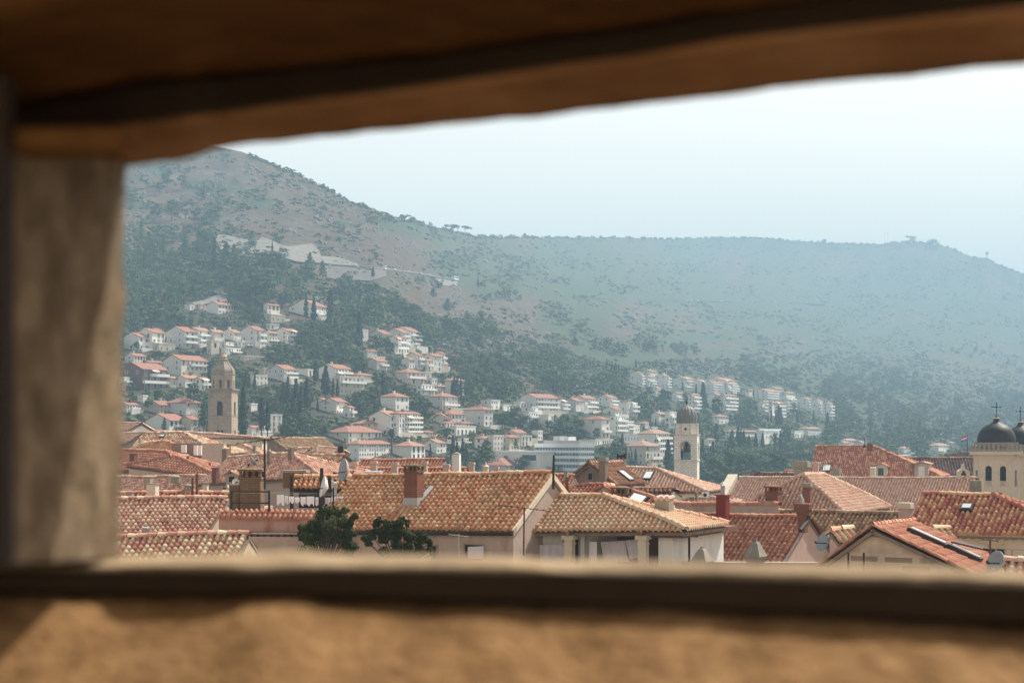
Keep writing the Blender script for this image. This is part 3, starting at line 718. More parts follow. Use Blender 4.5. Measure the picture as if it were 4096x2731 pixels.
for x, y0, y1 in ((835, 890, 680), (880, 890, 640)):
    m_ = MB(); m_.tube(at(*R2(x, y0 + 30), 77), at(*R2(x, y1), 77), .055, 8)
    thing_mesh(m_, 'flue_pipe', M['rust'], ('taller' if y1 == 640 else 'shorter') + ' of two thin rusty pipes standing behind the pale roof ridge', 'pipe', 'thin rusty pipes')

# terrace house with brick chimney, washing and loggia
TW = empty('terrace_house', at(*R2(1500, 1600), 66), 'pink stained terrace house with washing and a covered loggia', 'house')
tu, tv = Vector((math.cos(R(4)), -math.sin(R(4)), 0)), Vector((math.sin(R(4)), math.cos(R(4)), 0))
P0 = at(*R2(1100, 1052), 64); k = 64 / F * .3955
def TP(zx, zy, back=0.0): return P0 + tu * ((zx - 1100) * k) + Z * ((1052 - zy) * k) + tv * back
stain = plaster('stained_pink_render', (0.50, 0.32, 0.27), (0.30, 0.12, 0.07), 0.85, 1.6)
mb = MB(); W1 = 2430
mb.frame_box(P0, tu, tv, Z, 0, (W1 - 1100) * k, 0, .35, -(1240 - 1052) * k, 0); mb.frame_box(P0, tu, tv, Z, 0.0, .3, .35, 9, -14, 0)
mb.frame_box(P0, tu, tv, Z, 0, (W1 - 1100) * k, .35, 9.0, -8, -.25)
part(mb, 'wall', stain, TW)
mb = MB(); mb.frame_box(P0, tu, tv, Z, .02, (W1 - 1100) * k, -.9, .33, -18, -(1262 - 1052) * k); part(mb, 'lower_wall', M['pinkwall'], TW)
mb = MB()
for i in range(14):
    x = (1450 - 1100) * k + i * 68 * k
    mb.frame_box(P0, tu, tv, Z, x - 24 * k, x + 10 * k, -.75, -.2, -(1262 - 1052) * k, -(1240 - 1052) * k)
mb.frame_box(P0, tu, tv, Z, 0.6, (W1 - 1100) * k, -.92, -.1, -(1242 - 1052) * k + .0, -(1236 - 1052) * k + .02)
part(mb, 'pierced_coping', M['dirty'], TW)
cop = tile_arrays(TP(1085, 1005, .35), tu, (-tv * .86 - Z * .5).normalized(), Vector((0, -.5, .86)), [(0, 0), ((2150 - 1085) * k, 0), ((2150 - 1085) * k, .66), (0, .66)], .21, .33, 1, .045)
np_mesh('coping_tiles', *cop[:2], PAL['red'], TW, cop[2])
# loggia: posts, dark back room, lean-to roof strip
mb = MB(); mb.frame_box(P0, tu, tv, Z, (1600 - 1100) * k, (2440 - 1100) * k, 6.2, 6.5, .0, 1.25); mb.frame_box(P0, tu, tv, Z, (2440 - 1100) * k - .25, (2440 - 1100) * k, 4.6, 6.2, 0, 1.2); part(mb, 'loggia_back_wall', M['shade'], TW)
lg = []
lo = TP(1600, 690, 6.4); lo.z = at(*R2(1600, 684), 71).z
lg.append(tile_arrays(lo, tu, (-tv * .9 - Z * .43).normalized(), Vector((0, -.43, .9)), [(0, 0), (10.4, 0), (10.4, .95), (-.2, .95)], .235, .32, 1, .05))
lg.append(ridge_arrays(lo - tu * .2 + Z * .06, lo + tu * 10.4 + Z * .06, .15))
V_, Q_, r_ = cat_arrays(lg); np_mesh('loggia_roof', V_, Q_, PAL['orange'], TW, r_)
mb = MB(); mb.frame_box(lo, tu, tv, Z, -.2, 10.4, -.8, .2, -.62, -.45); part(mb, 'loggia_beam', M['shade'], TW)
mb = MB(); mb.frame_box(lo, tu, tv, Z, -.2, 10.5, -.02, 3.2, -.5, -.06); part(mb, 'flat_roof', M['dirty'], TW)
for zx in (1600, 2012, 2420):
    mb = MB(); p = TP(zx, 1000, 4.7); mb.frame_box(p, tu, tv, Z, -.07, .07, -.07, .07, -.2, 1.25); part(mb, 'post', M['iron'], TW)
mb = MB()
for z0 in (1000 - 60, 1000 - 175): mb.tube(TP(1215, z0, .3), TP(1600, z0, .3), .035, 6)
for zx in (1215, 1600): mb.frame_box(TP(zx, 1000, .3), tu, tv, Z, -.04, .04, -.04, .04, -.1, .75)
part(mb, 'railing', M['iron'], TW)
c_ = TP(1440, 1000, 1.7)
chim(TW, R2, 1310, 1565, 575, 1000, 66, tu, tv, 'ybrick', 'brickhead', 'ybrick')
chim(TW, R2, 1207, 1328, 748, 980, 66, tu, tv, 'ybrick', 'slab', 'grey')
chim(TW, R2, 1745, 2005, 605, 690, 74, tu, tv, 'ybrick', 'slab', 'grey')
# washing on the line
for y_ in (835, 850):
    ln = MB(); ln.tube(TP(1215, y_ - 15, .3), TP(2420, y_ + 30, 2.2), .008, 4); thing_mesh(ln, 'washing_line', M['steel'], 'thin washing line strung across the terrace by the loggia', 'line', 'washing lines on the terrace')
def garment(x0, x1, y0, y1, label, back, m='cloth', seed=0):
    mb = MB(); n = 8; kk = 5; vs = []
    rr = random.Random(seed)
    for side in (0, .015):
        for j in range(kk + 1):
            for i in range(n + 1):
                fx = i / n; fy = j / kk
                x = x0 + (x1 - x0) * fx; y = y0 + (y1 - y0) * fy * (0.86 + .14 * math.sin(fx * 9 + seed))
                vs.append(TP(x, y, back + side + .06 * math.sin(fx * 14 + seed * 2) * fy))
    N_ = (n + 1) * (kk + 1)
    fs = []
    for j in range(kk):
        for i in range(n):
            a = j * (n + 1) + i; fs += [(a, a + 1, a + n + 2, a + n + 1), (N_ + a, N_ + a + n + 1, N_ + a + n + 2, N_ + a + 1)]
    for i in range(n): fs += [(i, N_ + i, N_ + i + 1, i + 1)]
    mb.add(vs, fs); thing_mesh(mb, 'washed_garment', M[m], label, 'laundry', 'washing on the terrace line', smooth=True)
for i, (x0, x1, y0, y1, lb) in enumerate([(1640, 1712, 862, 975, 'white T-shirt at the left end of the terrace washing'), (1716, 1752, 872, 962, 'narrow white garment beside the leftmost white T-shirt on the line'), (1756, 1812, 880, 955, 'short white vest third along the terrace washing line'), (1815, 1862, 890, 955, 'dark-trimmed white top in the middle of the terrace washing'),
        (1868, 1925, 885, 985, 'pale blue-white shirt just left of the loggia post'), (1928, 2008, 882, 985, 'wide white shirt hanging against the loggia post'), (2016, 2088, 890, 985, 'white shirt hanging right of the loggia post'), (2094, 2170, 895, 980, 'white shirt in the gap before the thin mast'), (2176, 2225, 890, 965, 'small white shirt behind the thin mast'), (2230, 2300, 885, 960, 'last white shirt of the washing, beside the large dish')]):
    garment(x0, x1, y0, y1, lb, 1.0 + .08 * i, seed=i)
# centre house
C = House('ochre_roofed_house', 'large house with weathered orange barrel tiles and brick chimney in the middle', R4(548, 676), R6(890, 452), 67, 27, R4(545, 1206)[1], 'orange', 'pinkwall', 30)
cb_ = C.P((R4(1150, 0)[0] - R4(548, 0)[0]) * 65 / F * 1.06 + .55, 2.35)
cb_ = at(*R4(1150, 925), 63.5); ch = chim(C.root, R4, 1040, 1262, 540, 925, 63.5, C.u0, C.v, 'brick', 'brickhead', 'ybrick')
mb = MB(); mb.frame_box(cb_, C.u0, C.v, Z, -.335, .34, -.30, .3, -.5, .16); f0 = C.P(*pick(C, *R4(1190, 935)), .06); mb.prism([f0, f0 + C.u * .22, f0 + C.u * .24 - C.d * 1.05, f0 + C.u * .06 - C.d * 1.15], C.n * .06)
sub(mb, 'lead_flashing', M['zinc'], ch)
fu = C.u0; fn = -C.v
L_ = (C.wf1 - C.wf0).length
def on_front(px, py):                        # point on the front wall plane of the centre house seen at a pixel
    d = at(px, py, 1.0); n = C.v; t = C.wf0.dot(n) / d.dot(n); return d * t
wall_window(C.root, on_front(*R4(1672, 1520)), fu, fn, .74, .62, None, 'window', 'trimstone', 'shade')
wall_window(C.root, on_front(*R4(1345, 1500)), fu, fn, .16, .5, None, 'window', 'trimstone', 'shade')
mb = MB(); mb.prism([on_front(*R4(1705, 1500)) + fn * .07, on_front(*R4(1866, 1500)) + fn * .07, on_front(*R4(1868, 1372)) + fn * .07, on_front(*R4(1710, 1378)) + fn * .07], fn * .02); thing_mesh(mb, 'curtain', M['sheet'], 'pink white curtain hanging in the window under the weathered orange roof', 'curtain')
mb = MB(); g0 = C.E(-.1) + fn * .08 - Z * .12; g1 = C.E(C.L + .1) + fn * .08 - Z * .12; mb.tube(g0, g1, .085, 8); part(mb, 'gutter', M['iron'], C.root)
mb = MB(); rk0 = C.E(C.L + .02) - Z * .10; rk1 = C.R1 + C.u * .02 - Z * .10; rk2 = C.B(C.L + .02) - Z * .10
for a_, b_ in ((rk0, rk1), (rk1, rk2)): mb.prism([a_ - Z * .12, b_ - Z * .12, b_ + Z * .10, a_ + Z * .10], C.u * .10)
part(mb, 'verge_board', M['cream'], C.root)
# right centre house with porch
D = House('sand_roofed_house', 'house with clean sandy tiles and hipped end over a porch hung with sheets', R6(897, 716), R6(1490, 706), 63.5, 28, R6(620, 1112)[1], 'sand', 'white', 29, hr=4.4, ground=False, s_=0.225, row=.26)
Dn = -D.v
p0 = D.E(.1) - D.d * .3 - Z * .2; p1 = D.E(D.L + D.hr - .2) - D.d * .3 - Z * .2; Lw = (p1 - p0).length
def on_d(px, py, back=0.0):
    d = at(px, py, 1.0); t = (p0 + D.v * back).dot(D.v) / d.dot(D.v); return d * t
mb = MB(); a_, b_ = on_d(*R6(470, 1130), .6), on_d(*R6(1282, 1130), .6)
mb.prism([Vector((a_.x, a_.y, -18)), Vector((b_.x, b_.y, -18)), b_ + Z * .5, a_ + Z * .5], D.v * .3)
mb.prism([Vector((b_.x, b_.y, -18)), b_ + Z * .5, b_ + Z * .5 + D.v * 4, Vector((b_.x, b_.y, -18)) + D.v * 4], -D.u0 * .05)
part(mb, 'wall', M['white'], D.root)
mb = MB(); a2, b2 = on_d(*R6(1283, 1130), 3.6), on_d(*R6(2140, 1130), 3.6); mb.prism([Vector((a2.x, a2.y, -18)), Vector((b2.x, b2.y, -18)), b2 + Z * .5, a2 + Z * .5], D.v * .2); part(mb, 'porch_back_wall', M['dirty'], D.root)
mb = MB(); a3, b3 = on_d(*R6(2130, 1130), .4), on_d(*R6(2292, 1130), .4)
mb.frame_box(Vector((a3.x, a3.y, 0)), D.u0, D.v, Z, 0, (b3 - a3).length, 0, 5.5, -18, a3.z + .15); part(mb, 'end_wall', M['white'], D.root)
mb = MB(); mb.frame_box(p0 + Z * .16, D.u0, D.v, Z, .0, Lw, .05, 6, -.22, -.02); part(mb, 'porch_ceiling', M['wood'], D.root)
for zx in (1100, 1955):
    pp = on_d(*R6(zx, 1165), -.1); mb = MB(); mb.frame_box(pp, D.u0, D.v, Z, -.16, .16, -.16, .16, -8, -.14); mb.frame_box(pp, D.u0, D.v, Z, -.24, .24, -.24, .24, -.14, .02); mb.frame_box(pp, D.u0, D.v, Z, -.19, .19, -.19, .19, -.34, -.28)
    part(mb, 'porch_column', M['cream'], D.root)
    mb = MB(); mb.frame_box(pp, D.u0, D.v, Z, -.1, .1, -.5, 1.8, .03, .20); mb.frame_box(pp, D.u0, D.v, Z, -.1, 1.1, .2, .35, .06, .24); part(mb, 'bracket_beam', M['wood'], D.root)
o_ = on_d(*R6(1040, 1500), .55); wall_window(D.root, o_, D.u0, Dn, .62, 1.0, None, 'doorway', 'trimstone', 'shade')
def sheet(c, label, back, m='sheet', fold=.03):
    pts = [on_d(*R6(*p), back) for p in c]; mb = MB(); n = 12; vs = []
    for side in (0, .015):
        for j in range(7):
            for i in range(n + 1):
                a = pts[0].lerp(pts[1], i / n); b = pts[3].lerp(pts[2], i / n)
                vs.append(a.lerp(b, j / 6) + D.v * (side + fold * math.sin(i * 1.9 + j * .25)))
    fs = []
    for j in range(6):
        for i in range(n):
            q0 = j * (n + 1) + i; fs += [(q0, q0 + n + 1, q0 + n + 2, q0 + 1), (q0 + 91, q0 + 92, q0 + n + 93, q0 + n + 92)]
    mb.add(vs, fs); thing_mesh(mb, 'bed_sheet', M[m], label, 'laundry', 'sheets hung under the porch', smooth=True)
sheet([(1290, 1236), (1417, 1240), (1417, 1500), (1305, 1500)], 'narrow white towel hanging between the porch columns', 1.0, 'cloth', .015)
sheet([(1455, 1240), (1740, 1222), (1790, 1470), (1500, 1470)], 'wide lilac-white sheet hanging under the sandy-tiled porch roof', 1.2)
sheet([(1742, 1222), (1903, 1204), (1925, 1410), (1792, 1440)], 'patterned pale sheet hanging against the right porch column', 1.15)
sheet([(745, 1272), (1070, 1262), (1080, 1500), (750, 1500)], 'pinkish sheet hanging on the white wall left of the porch column', .3, 'sheet')
chim(D.root, R6, 2085, 2312, 690, 1050, 62, D.u0, D.v, 'grey', 'tiles', 'pink')
mb = MB(); q = at(*R6(1720, 800), 63.5); mb.frame_box(q, D.u0, D.v, Z, -.42, .42, -.2, .4, -.4, -.03); hood = part(mb, 'roof_hatch', M['shade'], D.root)
mb = MB(); mb.frame_box(q, D.u0, (D.v + Z * .12).normalized(), Z, -.55, .55, -.3, .5, 0, .05); sub(mb, 'hatch_lid', M['zinc'], hood)
# ------------------------------------------------------------------ right side
G = House('dark_tiled_house', 'house with older dark red tiles left of the bright red roof', R7(285, 938), R7(905, 944), 74, 35, R7(280, 1420)[1], 'dark', 'dirty', 32, back=1.5, bpitch=35)
E = House('red_roofed_house', 'red-tiled house with pale pink gable and octagonal brick chimney on its ridge', R7(905, 946), R7(1856, 958), 72.5, 35, R7(900, 1475)[1], 'red', 'pink', 33)
chim(E.root, R7, 1715, 1835, 905, 1010, 67.6, E.u0, E.v, 'brick', None)
o8 = at(*R7(1775, 890), 67.6); mb = MB()
mb.lathe(o8, [(.22, -.25), (.25, -.14), (.30, -.02), (.37, .06), (.39, .10), (.39, .34), (.36, .37), (.15, .38)], 8, R(22.5) - R(35)); c8 = part(mb, 'octagonal_chimney', M['brick'], E.root)
mb = MB(); mb.tube(o8 + Z * .36, o8 + Z * .5, .075, 8); mb.tube(o8 + Z * .48, o8 + Z * .74 - Vector((.12, 0, 0)), .06, 8); sub(mb, 'flue_cowl', M['steel'], c8)
chim(E.root, R7, 755, 938, 690, 985, 72, E.u0, E.v, 'redpaint', 'slab', 'redpaint', pot=.42)
for zx, zy in ((960, 960), (1840, 985)):
    mb = MB(); q = at(*R7(zx, zy), 72.5 if zx < 1000 else 67); mb.tube(q - E.d * .0, q + E.d * .9 + E.n * .1, .09, 6); mb.tube(q, q + Z * .22, .08, 6); part(mb, 'vent_pipe', M['iron'], E.root)
for zx, zt, zb, nm in ((1225, 1208, 1420, 'stone chimney with pyramid cap before the red roof'), (605, 1292, 1480, 'lichen-covered stone pyramid cap poking up left of the red roof')):
    q = at(*R7(zx, zb), 55); hh = (zb - zt) * .3444 * 55 / F
    r_ = empty('stone_chimney', q - Z * 3, nm, 'chimney')
    mb = MB(); mb.frame_box(q, E.u0, E.v, Z, -.24, .24, -.24, .24, -3, .0); ch_ = part(mb, 'stack', M['grey'], r_)
    mb = MB(); mb.lathe(q, [(.42, -.04), (.44, .05), (.16, hh * .8), (.07, hh * .9), (.07, hh)], 4, R(45), E.u0, E.v); part(mb, 'pyramid_cap', M['grey'], r_)
mb = MB(); q = at(*R7(455, 1390), 60); mb.tube(q - Z, at(*R7(455, 1168), 60), .045, 6); mb.tube(at(*R7(372, 1164), 60), at(*R7(556, 1172), 60), .04, 6)
thing_mesh(mb, 'washing_post', M['iron'], 'black T-shaped washing post in front of the dark red tiles', 'post')
PW = MB(); a_ = at(*R7(370, 1470), 60); b_ = at(*R7(1945, 1478), 58); PW.prism([a_ + Z * -8, b_ + Z * -8, b_, a_], Vector((0, .35, 0)))
thing_mesh(PW, 'garden_wall', M['pinkwall'], 'low pink wall along the foot of the red roof just above the sill', 'wall')
N1 = House('ochre_tiled_house', 'long low house with dull ochre and brown tiles behind the pink gable', R7(1500, 886), R8(1010, 914), 80, 33, R7(1700, 1200)[1], 'dull', 'pink', 30)
chim(N1.root, R8, 840, 1050, 782, 1020, 74, N1.u0, N1.v, 'pink', 'block', 'cream')
Ft = House('hipped_roof_house', 'hip-roofed house of red and ochre tiles over a pale ashlar wall with black shutters', R8(1150, 686), R8(1965, 696), 72, 32, R8(1140, 1128)[1], 'mix', 'ashlar', 31, hr=4.3)
sky_px(Ft, R8(1612, 828), .52, .5)
Fu, Fn = Ft.u0, -Ft.v
def on_f(px, py, o=0):
    d = at(px, py, 1.0); t = (Ft.wf0 + Fn * o).dot(Ft.v) / d.dot(Ft.v); return d * t
mb = MB(); fw = Ft.wf0 + Fn * .0
mb.frame_box(Ft.wf0, Fu, Fn, Z, 0, (Ft.wf1 - Ft.wf0).length, 0, .13, -.10, .06); mb.frame_box(Ft.wf0, Fu, Fn, Z, 0, (Ft.wf1 - Ft.wf0).length, 0, .03, -.34, -.222)
for i in range(26): mb.frame_box(Ft.wf0, Fu, Fn, Z, .2 + i * .36, .32 + i * .36, 0, .10, -.22, -.102)
part(mb, 'cornice', M['beige'], Ft.root)
wall_window(Ft.root, on_f(*R8(1835, 1480)), Fu, Fn, .6, .62, 'black', 'window', 'ashlar', 'shade')
mb = MB(); q = on_f(*R8(1790, 1262)); mb.frame_box(q, Fu, Fn, Z, 0, 1.08, 0, .1, 0, .09); part(mb, 'window_head', M['beige'], Ft.root)
# stone gable house: ridge runs away from the viewer, its long roof face turned right to the sun
def gable_front(name, label, apex, left, right, Y, psi, length, pal, wall, s_=.235, row=.29, base=GROUND, over=.18):
    """gable towards the viewer: apex, left and right eave ends in pixels; returns frame of the right face"""
    ps = R(psi); u = Vector((math.cos(ps), -math.sin(ps), 0)); v = Vector((math.sin(ps), math.cos(ps), 0))
    A0 = at(apex[0], apex[1], Y)
    def on(p): d = at(p[0], p[1], 1.0); return d * (A0.dot(v) / d.dot(v))
    Lp, Rp = on(left), on(right); root = empty(name, (A0.x, A0.y, base), label, 'house'); arr = []; slab = MB()
    for sg, E_ in ((1, Rp), (-1, Lp)):
        dd = E_ - A0; l = dd.length; dd = dd / l; nn = v.cross(dd).normalized(); nn = nn if nn.z > 0 else -nn
        arr.append(tile_arrays(A0 - v * over, v, dd, nn, [(0, 0), (length, 0), (length, l), (0, l)], s_, row, 1, .04))
        slab.prism([A0 - v * over - nn * .09, A0 - v * over - nn * .2, E_ - v * over - nn * .2, E_ - v * over - nn * .09], v * length)
        arr.append(ridge_arrays(A0 - v * (over - .05) + nn * .02 + Z * .02, E_ - v * (over - .05) + nn * .02 + Z * .02, s_ * .5, .42, nn))
        if sg == 1: face = (A0 - v * over, v, dd, nn, l)
    arr.append(ridge_arrays(A0 - v * over + Z * .06, A0 + v * length + Z * .06, s_ * .6))
    V, Q, rd = cat_arrays(arr); ro = np_mesh('roof', V, Q, PAL[pal], root, rd)
    sub(slab, 'roof_boarding', M['dirty'], ro)
    w = MB(); q = [Lp - Z * .15, A0 - Z * .15, Rp - Z * .15, Vector((Rp.x, Rp.y, base)), Vector((Lp.x, Lp.y, base))]; w.prism(q[::-1], v * (length - .4)); part(w, 'wall', M[wall], root)
    class o: pass
    o = o(); o.root, o.u0, o.v, o.A0, o.R0, o.u, o.d, o.n, o.l, o.s_, o.row, o.pal = root, u, v, A0, face[0], face[1], face[2], face[3], face[4], s_, row, PAL[pal]
    o.P = lambda a, b, h=0: o.R0 + o.u * a + o.d * b + o.n * h
    o.on = on
    return o
O = gable_front('stone_gable_house', 'rubble-stone gable house whose red roof with two skylights slopes right', R8(575, 1058), R8(-60, 1515), R8(1760, 1600), 50, 30, 4.6, 'red', 'stone', .16, .40)
sky_px(O, R8(945, 1130), .36, 1.35); sky_px(O, R8(1420, 1330), .4, 1.1)
mb = MB(); q = O.P(*pick(O, *R8(1440, 1318)), .22); mb.frame_box(q, O.u, (O.d + O.n * .2).normalized(), O.n, 0, .4, 0, 1.0, 0, .05); part(mb, 'open_skylight_sash', M['black'], O.root)
for zx in (283, 462):
    mb = MB(); mb.tube(at(*R8(zx, 1640), 46), at(*R8(zx, 1362), 46), .03, 5); thing_mesh(mb, 'iron_rod', M['iron'], ('left' if zx < 300 else 'right') + ' of two thin black rods before the rubble-stone gable', 'rod', 'black rods')
S1 = House('lean_to', 'small lean-to with narrow cream tiles tucked between pink gable and rubble gable', R8(80, 1118), R8(335, 1088), 61, -20, R8(200, 1235)[1], 'sand', 'pink', 30, back=.4)
S2 = House('small_tile_roof', 'small patch of sandy roof tucked under the hip-roofed house by the rubble gable roof', R8(1262, 1090), R8(1455, 1084), 60, -15, R8(1300, 1205)[1], 'sand', 'pink', 30, back=.5)
S3 = House('corner_roof', 'strip of pinkish roof tiles at the bottom right corner above the sill', R8(2065, 1462), R8(2460, 1480), 46, 25, R8(2060, 1640)[1], 'pink', 'pink', 30)
def dish(c, r, az, tilt, m, label, post=1.0, back=.18):
    root = empty('satellite_dish', c - Z * post, label, 'satellite dish')
    ax = Vector((math.cos(R(az)), math.sin(R(az)), 0)) * math.cos(R(tilt)) + Z * math.sin(R(tilt)); ux = ax.orthogonal().normalized(); uy = ax.cross(ux)
    mb = MB(); prof = [(.02, 0), (r * .4, .03 * r * 5), (r * .75, .1 * r * 5 * .6), (r, .18 * r * 3)]
    prof2 = [(r, .18 * r * 3 + .02)] + [(a * .98, b + .03) for a, b in prof[::-1]]
    mb.lathe(c, prof + prof2, 20, 0, ux, uy, ax); part(mb, 'reflector', m, root, smooth=True)
    mb = MB(); mb.tube(c, c + ax * r * 1.25 - Z * r * .35, .02, 5); mb.lathe(c + ax * r * 1.2 - Z * r * .34, [(.04, 0), (.05, .12)], 6, 0, ux, uy, ax); part(mb, 'feed_arm', M['iron'], root)
    mb = MB(); mb.tube(c - ax * .05, c - ax * .2 - Z * .1, .03, 5); mb.tube(c - ax * .2 - Z * post, c - ax * .2 + Z * .05, .035, 6); part(mb, 'mast', M['iron'], root)
dish(at(*R8(40, 1255), 62), .40, 200, 20, M['dishg'], 'grey satellite dish mounted beside the pale pink gable', 1.2)
dish(at(*R8(2045, 1490), 44), .32, 205, 20, M['dishg'], 'grey satellite dish at the far right just above the sill')
dish(at(*R4(288, 785), 63), .43, 195, 12, M['dishw'], 'large cream dish seen edge-on beside the washing', 1.6)
dish(at(*R4(495, 615), 69), .51, 205, 8, M['dishg'], 'tall dark dish on a mast at the left end of the orange roof ridge', 2.0)
dish(at(*R2(1262, 735), 76), .17, -60, 20, M['dishw'], 'small white dish behind the terrace chimney')
dish(at(*R2(1203, 785), 76), .14, 205, 10, M['dishw'], 'small white dish seen edge-on left of the terrace chimney')
dish(at(*R2(1425, 530), 90), .3, 25, 35, M['dishg'], 'grey dish above the big terrace chimney head')
mb = MB(); a_, b_ = at(*R4(438, 800), 70), at(*R4(438, 495), 70); mb.tube(a_, b_, .06, 8); thing_mesh(mb, 'mast', M['rust'], 'rusty mast holding the tall dark dish', 'mast')
mb = MB(); a_, b_ = at(*R4(215, 970), 65), at(*R4(220, 585), 65); mb.tube(a_, b_, .075, 8); mb.frame_box(at(*R4(222, 895), 65), tu, tv, Z, -.12, .12, -.12, .12, -.25, .25); thing_mesh(mb, 'mast', M['iron'], 'black mast with a box rising through the washing', 'mast')
mb = MB(); a_, b_ = at(*R4(348, 935), 66), at(*R4(348, 795), 66); mb.tube(a_, b_, .1, 8); mb.lathe(b_, [(.12, .02), (.12, .12), (.06, .14), (.12, .16), (.12, .26), (.03, .3)], 8); thing_mesh(mb, 'flue_pipe', M['steel'], 'short steel flue beside the large cream dish', 'pipe')
def aerial(p0, p1, booms, label, m='iron', r=.03):
    root = empty('tv_aerial', p0, label, 'aerial')
    mb = MB(); mb.tube(p0, p1, r, 6); part(mb, 'mast', M[m], root)
    for (h, a, L, n, el) in booms:
        o = p0.lerp(p1, h); dx = Vector((math.cos(R(a)), math.sin(R(a)), .12)); side = Vector((-dx.y, dx.x, 0))
        mb = MB(); mb.tube(o - dx * L * .5, o + dx * L * .5, .018, 4)
        for i in range(n):
            c = o + dx * L * (-.5 + i / (n - 1)); mb.tube(c - (side * .6 + Z * .4) * el, c + (side * .6 + Z * .4) * el, .010, 4)
        part(mb, 'boom', M[m], root)
aerial(at(*R2(1565, 800), 65), at(*R2(1563, 290), 65), [(.98, -20, 2.6, 9, .3), (.97, 25, 1.2, 4, .45)], 'tall dark television aerial in front of the left roofs', r=.045)
aerial(at(*R6(565, 1400), 55), at(*R6(572, 840), 55), [(.99, 200, 1.9, 9, .10)], 'thin aerial before the join of orange and sandy roofs', 'rust', .03)
aerial(at(*R4(1605, 1480), 56), at(*R4(1605, 1250), 56), [(.93, 190, .7, 4, .08)], 'short aerial on the wall under the orange roof', 'steel', .025)
aerial(at(*R8(1935, 1600), 47), at(*R8(1930, 1215), 47), [(.99, 190, .5, 3, .06)], 'slim post aerial before the window with black shutters', 'rust', .03)
aerial(at(*R8(10, 470), 150), at(*R8(10, 300), 150), [(.95, 10, 1.6, 6, .2)], 'small aerial by the skylight of the tall hipped roof', 'steel', .03)
mb = MB(); mb.tube(at(*R6(908, 625), 61), at(*R6(914, 232), 61), .05, 6, .04); thing_mesh(mb, 'pole', M['iron'], 'tall bare black pole at the gable peak of the orange roof', 'pole')
mb = MB(); mb.frame_box(at(*R6(1068, 705), 64), Vector((1, 0, 0)), Vector((0, 1, 0)), Z, -.06, .06, -.06, .06, -.5, .76); thing_mesh(mb, 'flue_pipe', M['rust'], 'rusty square flue right of the orange roof gable', 'flue')

# ------------------------------------------------------------------ middle roofs, right
mb = MB(); a_, b_ = at(*R7(290, 808), 92), at(*R7(1500, 818), 88); mb.prism([a_ - Z * 12, b_ - Z * 12, b_, a_], Vector((.1, .4, 0))); PWr = thing_mesh(mb, 'parapet_wall', M['pinkwall'], 'long stained pink parapet behind the red chimney', 'wall')
capw = ridge_arrays(a_ + Vector((.05, .2, .03)), b_ + Vector((.05, .2, .03)), .24); co_ = np_mesh('coping', *capw[:2], PAL['red'], PWr, capw[2]); co_.matrix_parent_inverse = Matrix.Identity(4)
def hip_front(name, label, FL, FR, apex, Y, psi, length, pal, wall, s_=.235, row=.27):
    """house whose hipped end faces the viewer and whose long right face catches the sun"""
    ps = R(psi); u = Vector((math.cos(ps), -math.sin(ps), 0)); v = Vector((math.sin(ps), math.cos(ps), 0))
    A0 = at(FL[0], FL[1], Y); kx = (FR[0] - CX) / F; Lw = (kx * Y - A0.x) / (math.cos(ps) + kx * math.sin(ps)); B0 = A0 + u * Lw
    mid = A0 + u * (Lw / 2); ka = (apex[0] - CX) / F; kz = (H - apex[1]) / F
    t = (ka * mid.y - mid.x) / (v.x - ka * v.y); t = max(2.5, min(t, 7.5)); P_ = mid + v * t; P_.z = kz * P_.y
    P2 = P_ + v * length; C0 = A0 + v * (length + 2 * t); D0 = B0 + v * (length + 2 * t)
    root = empty(name, (mid.x, mid.y, GROUND), label, 'house'); arr = []; slab = MB()
    def face(e0, e1, r0, r1):
        eu = (e1 - e0); L = eu.length; eu = eu / L; foot = e0 + eu * ((r0 - e0).dot(eu)); dd = foot - r0; dl = dd.length; dd /= dl
        nn = eu.cross(dd).normalized(); nn = nn if nn.z > 0 else -nn; b0 = (e0 - r0).dot(eu); rl = (r1 - r0).dot(eu)
        arr.append(tile_arrays(r0, eu, dd, nn, [(0, 0), (max(rl, .01), 0), (b0 + L, dl), (b0, dl)], s_, row, 1, .04))
        q = [e0, e1, r1, r0] if rl > .05 else [e0, e1, r0]
        slab.prism([p - nn * .12 for p in q], -nn * .12)
        return nn
    face(A0, B0, P_, P_ + u * .01); face(B0, D0, P_, P2); face(C0, A0, P2, P_); face(D0, C0, P2, P2 - u * .01)
    for a, b in ((P_, A0), (P_, B0), (P_, P2), (P2, D0), (P2, C0)): arr.append(ridge_arrays(a + Z * .07, b + Z * .07, s_ * .6))
    V, Q, rd = cat_arrays(arr); ro = np_mesh('roof', V, Q, PAL[pal], root, rd); sub(slab, 'roof_boarding', M['dirty'], ro)
    w = MB(); ins = .3
    c = [A0 + u * ins + v * ins, B0 - u * ins + v * ins, D0 - u * ins - v * ins, C0 + u * ins - v * ins]
    for i in range(4):
        a, b = c[i], c[(i + 1) % 4]; w.add([a - Z * .1, b - Z * .1, Vector((b.x, b.y, GROUND)), Vector((a.x, a.y, GROUND))], [(0, 3, 2, 1)])
    part(w, 'wall', M[wall], root)
    return root, u, v, P_
rI, uI, vI, aI = hip_front('broad_hipped_house', 'broad hipped roof of clean red tiles with two brick chimneys', R7(945, 880), R7(2255, 880), R7(1782, 466), 90, 30, 3.3, 'pink', 'pinkwall')
chim(rI, R7, 1322, 1547, 575, 885, 89, uI, vI, 'brick', 'brickhead', 'brick'); chim(rI, R7, 1757, 1895, 556, 830, 87, uI, vI, 'brick', 'block', 'grey')
J = House('long_roofed_house', 'very long roof of small pale orange tiles between the hipped roofs and domed towers', R7(1042, 497), R8(1775, 500), 142, 26, R7(1000, 900)[1], 'pink', 'cream', 28, s_=.25)
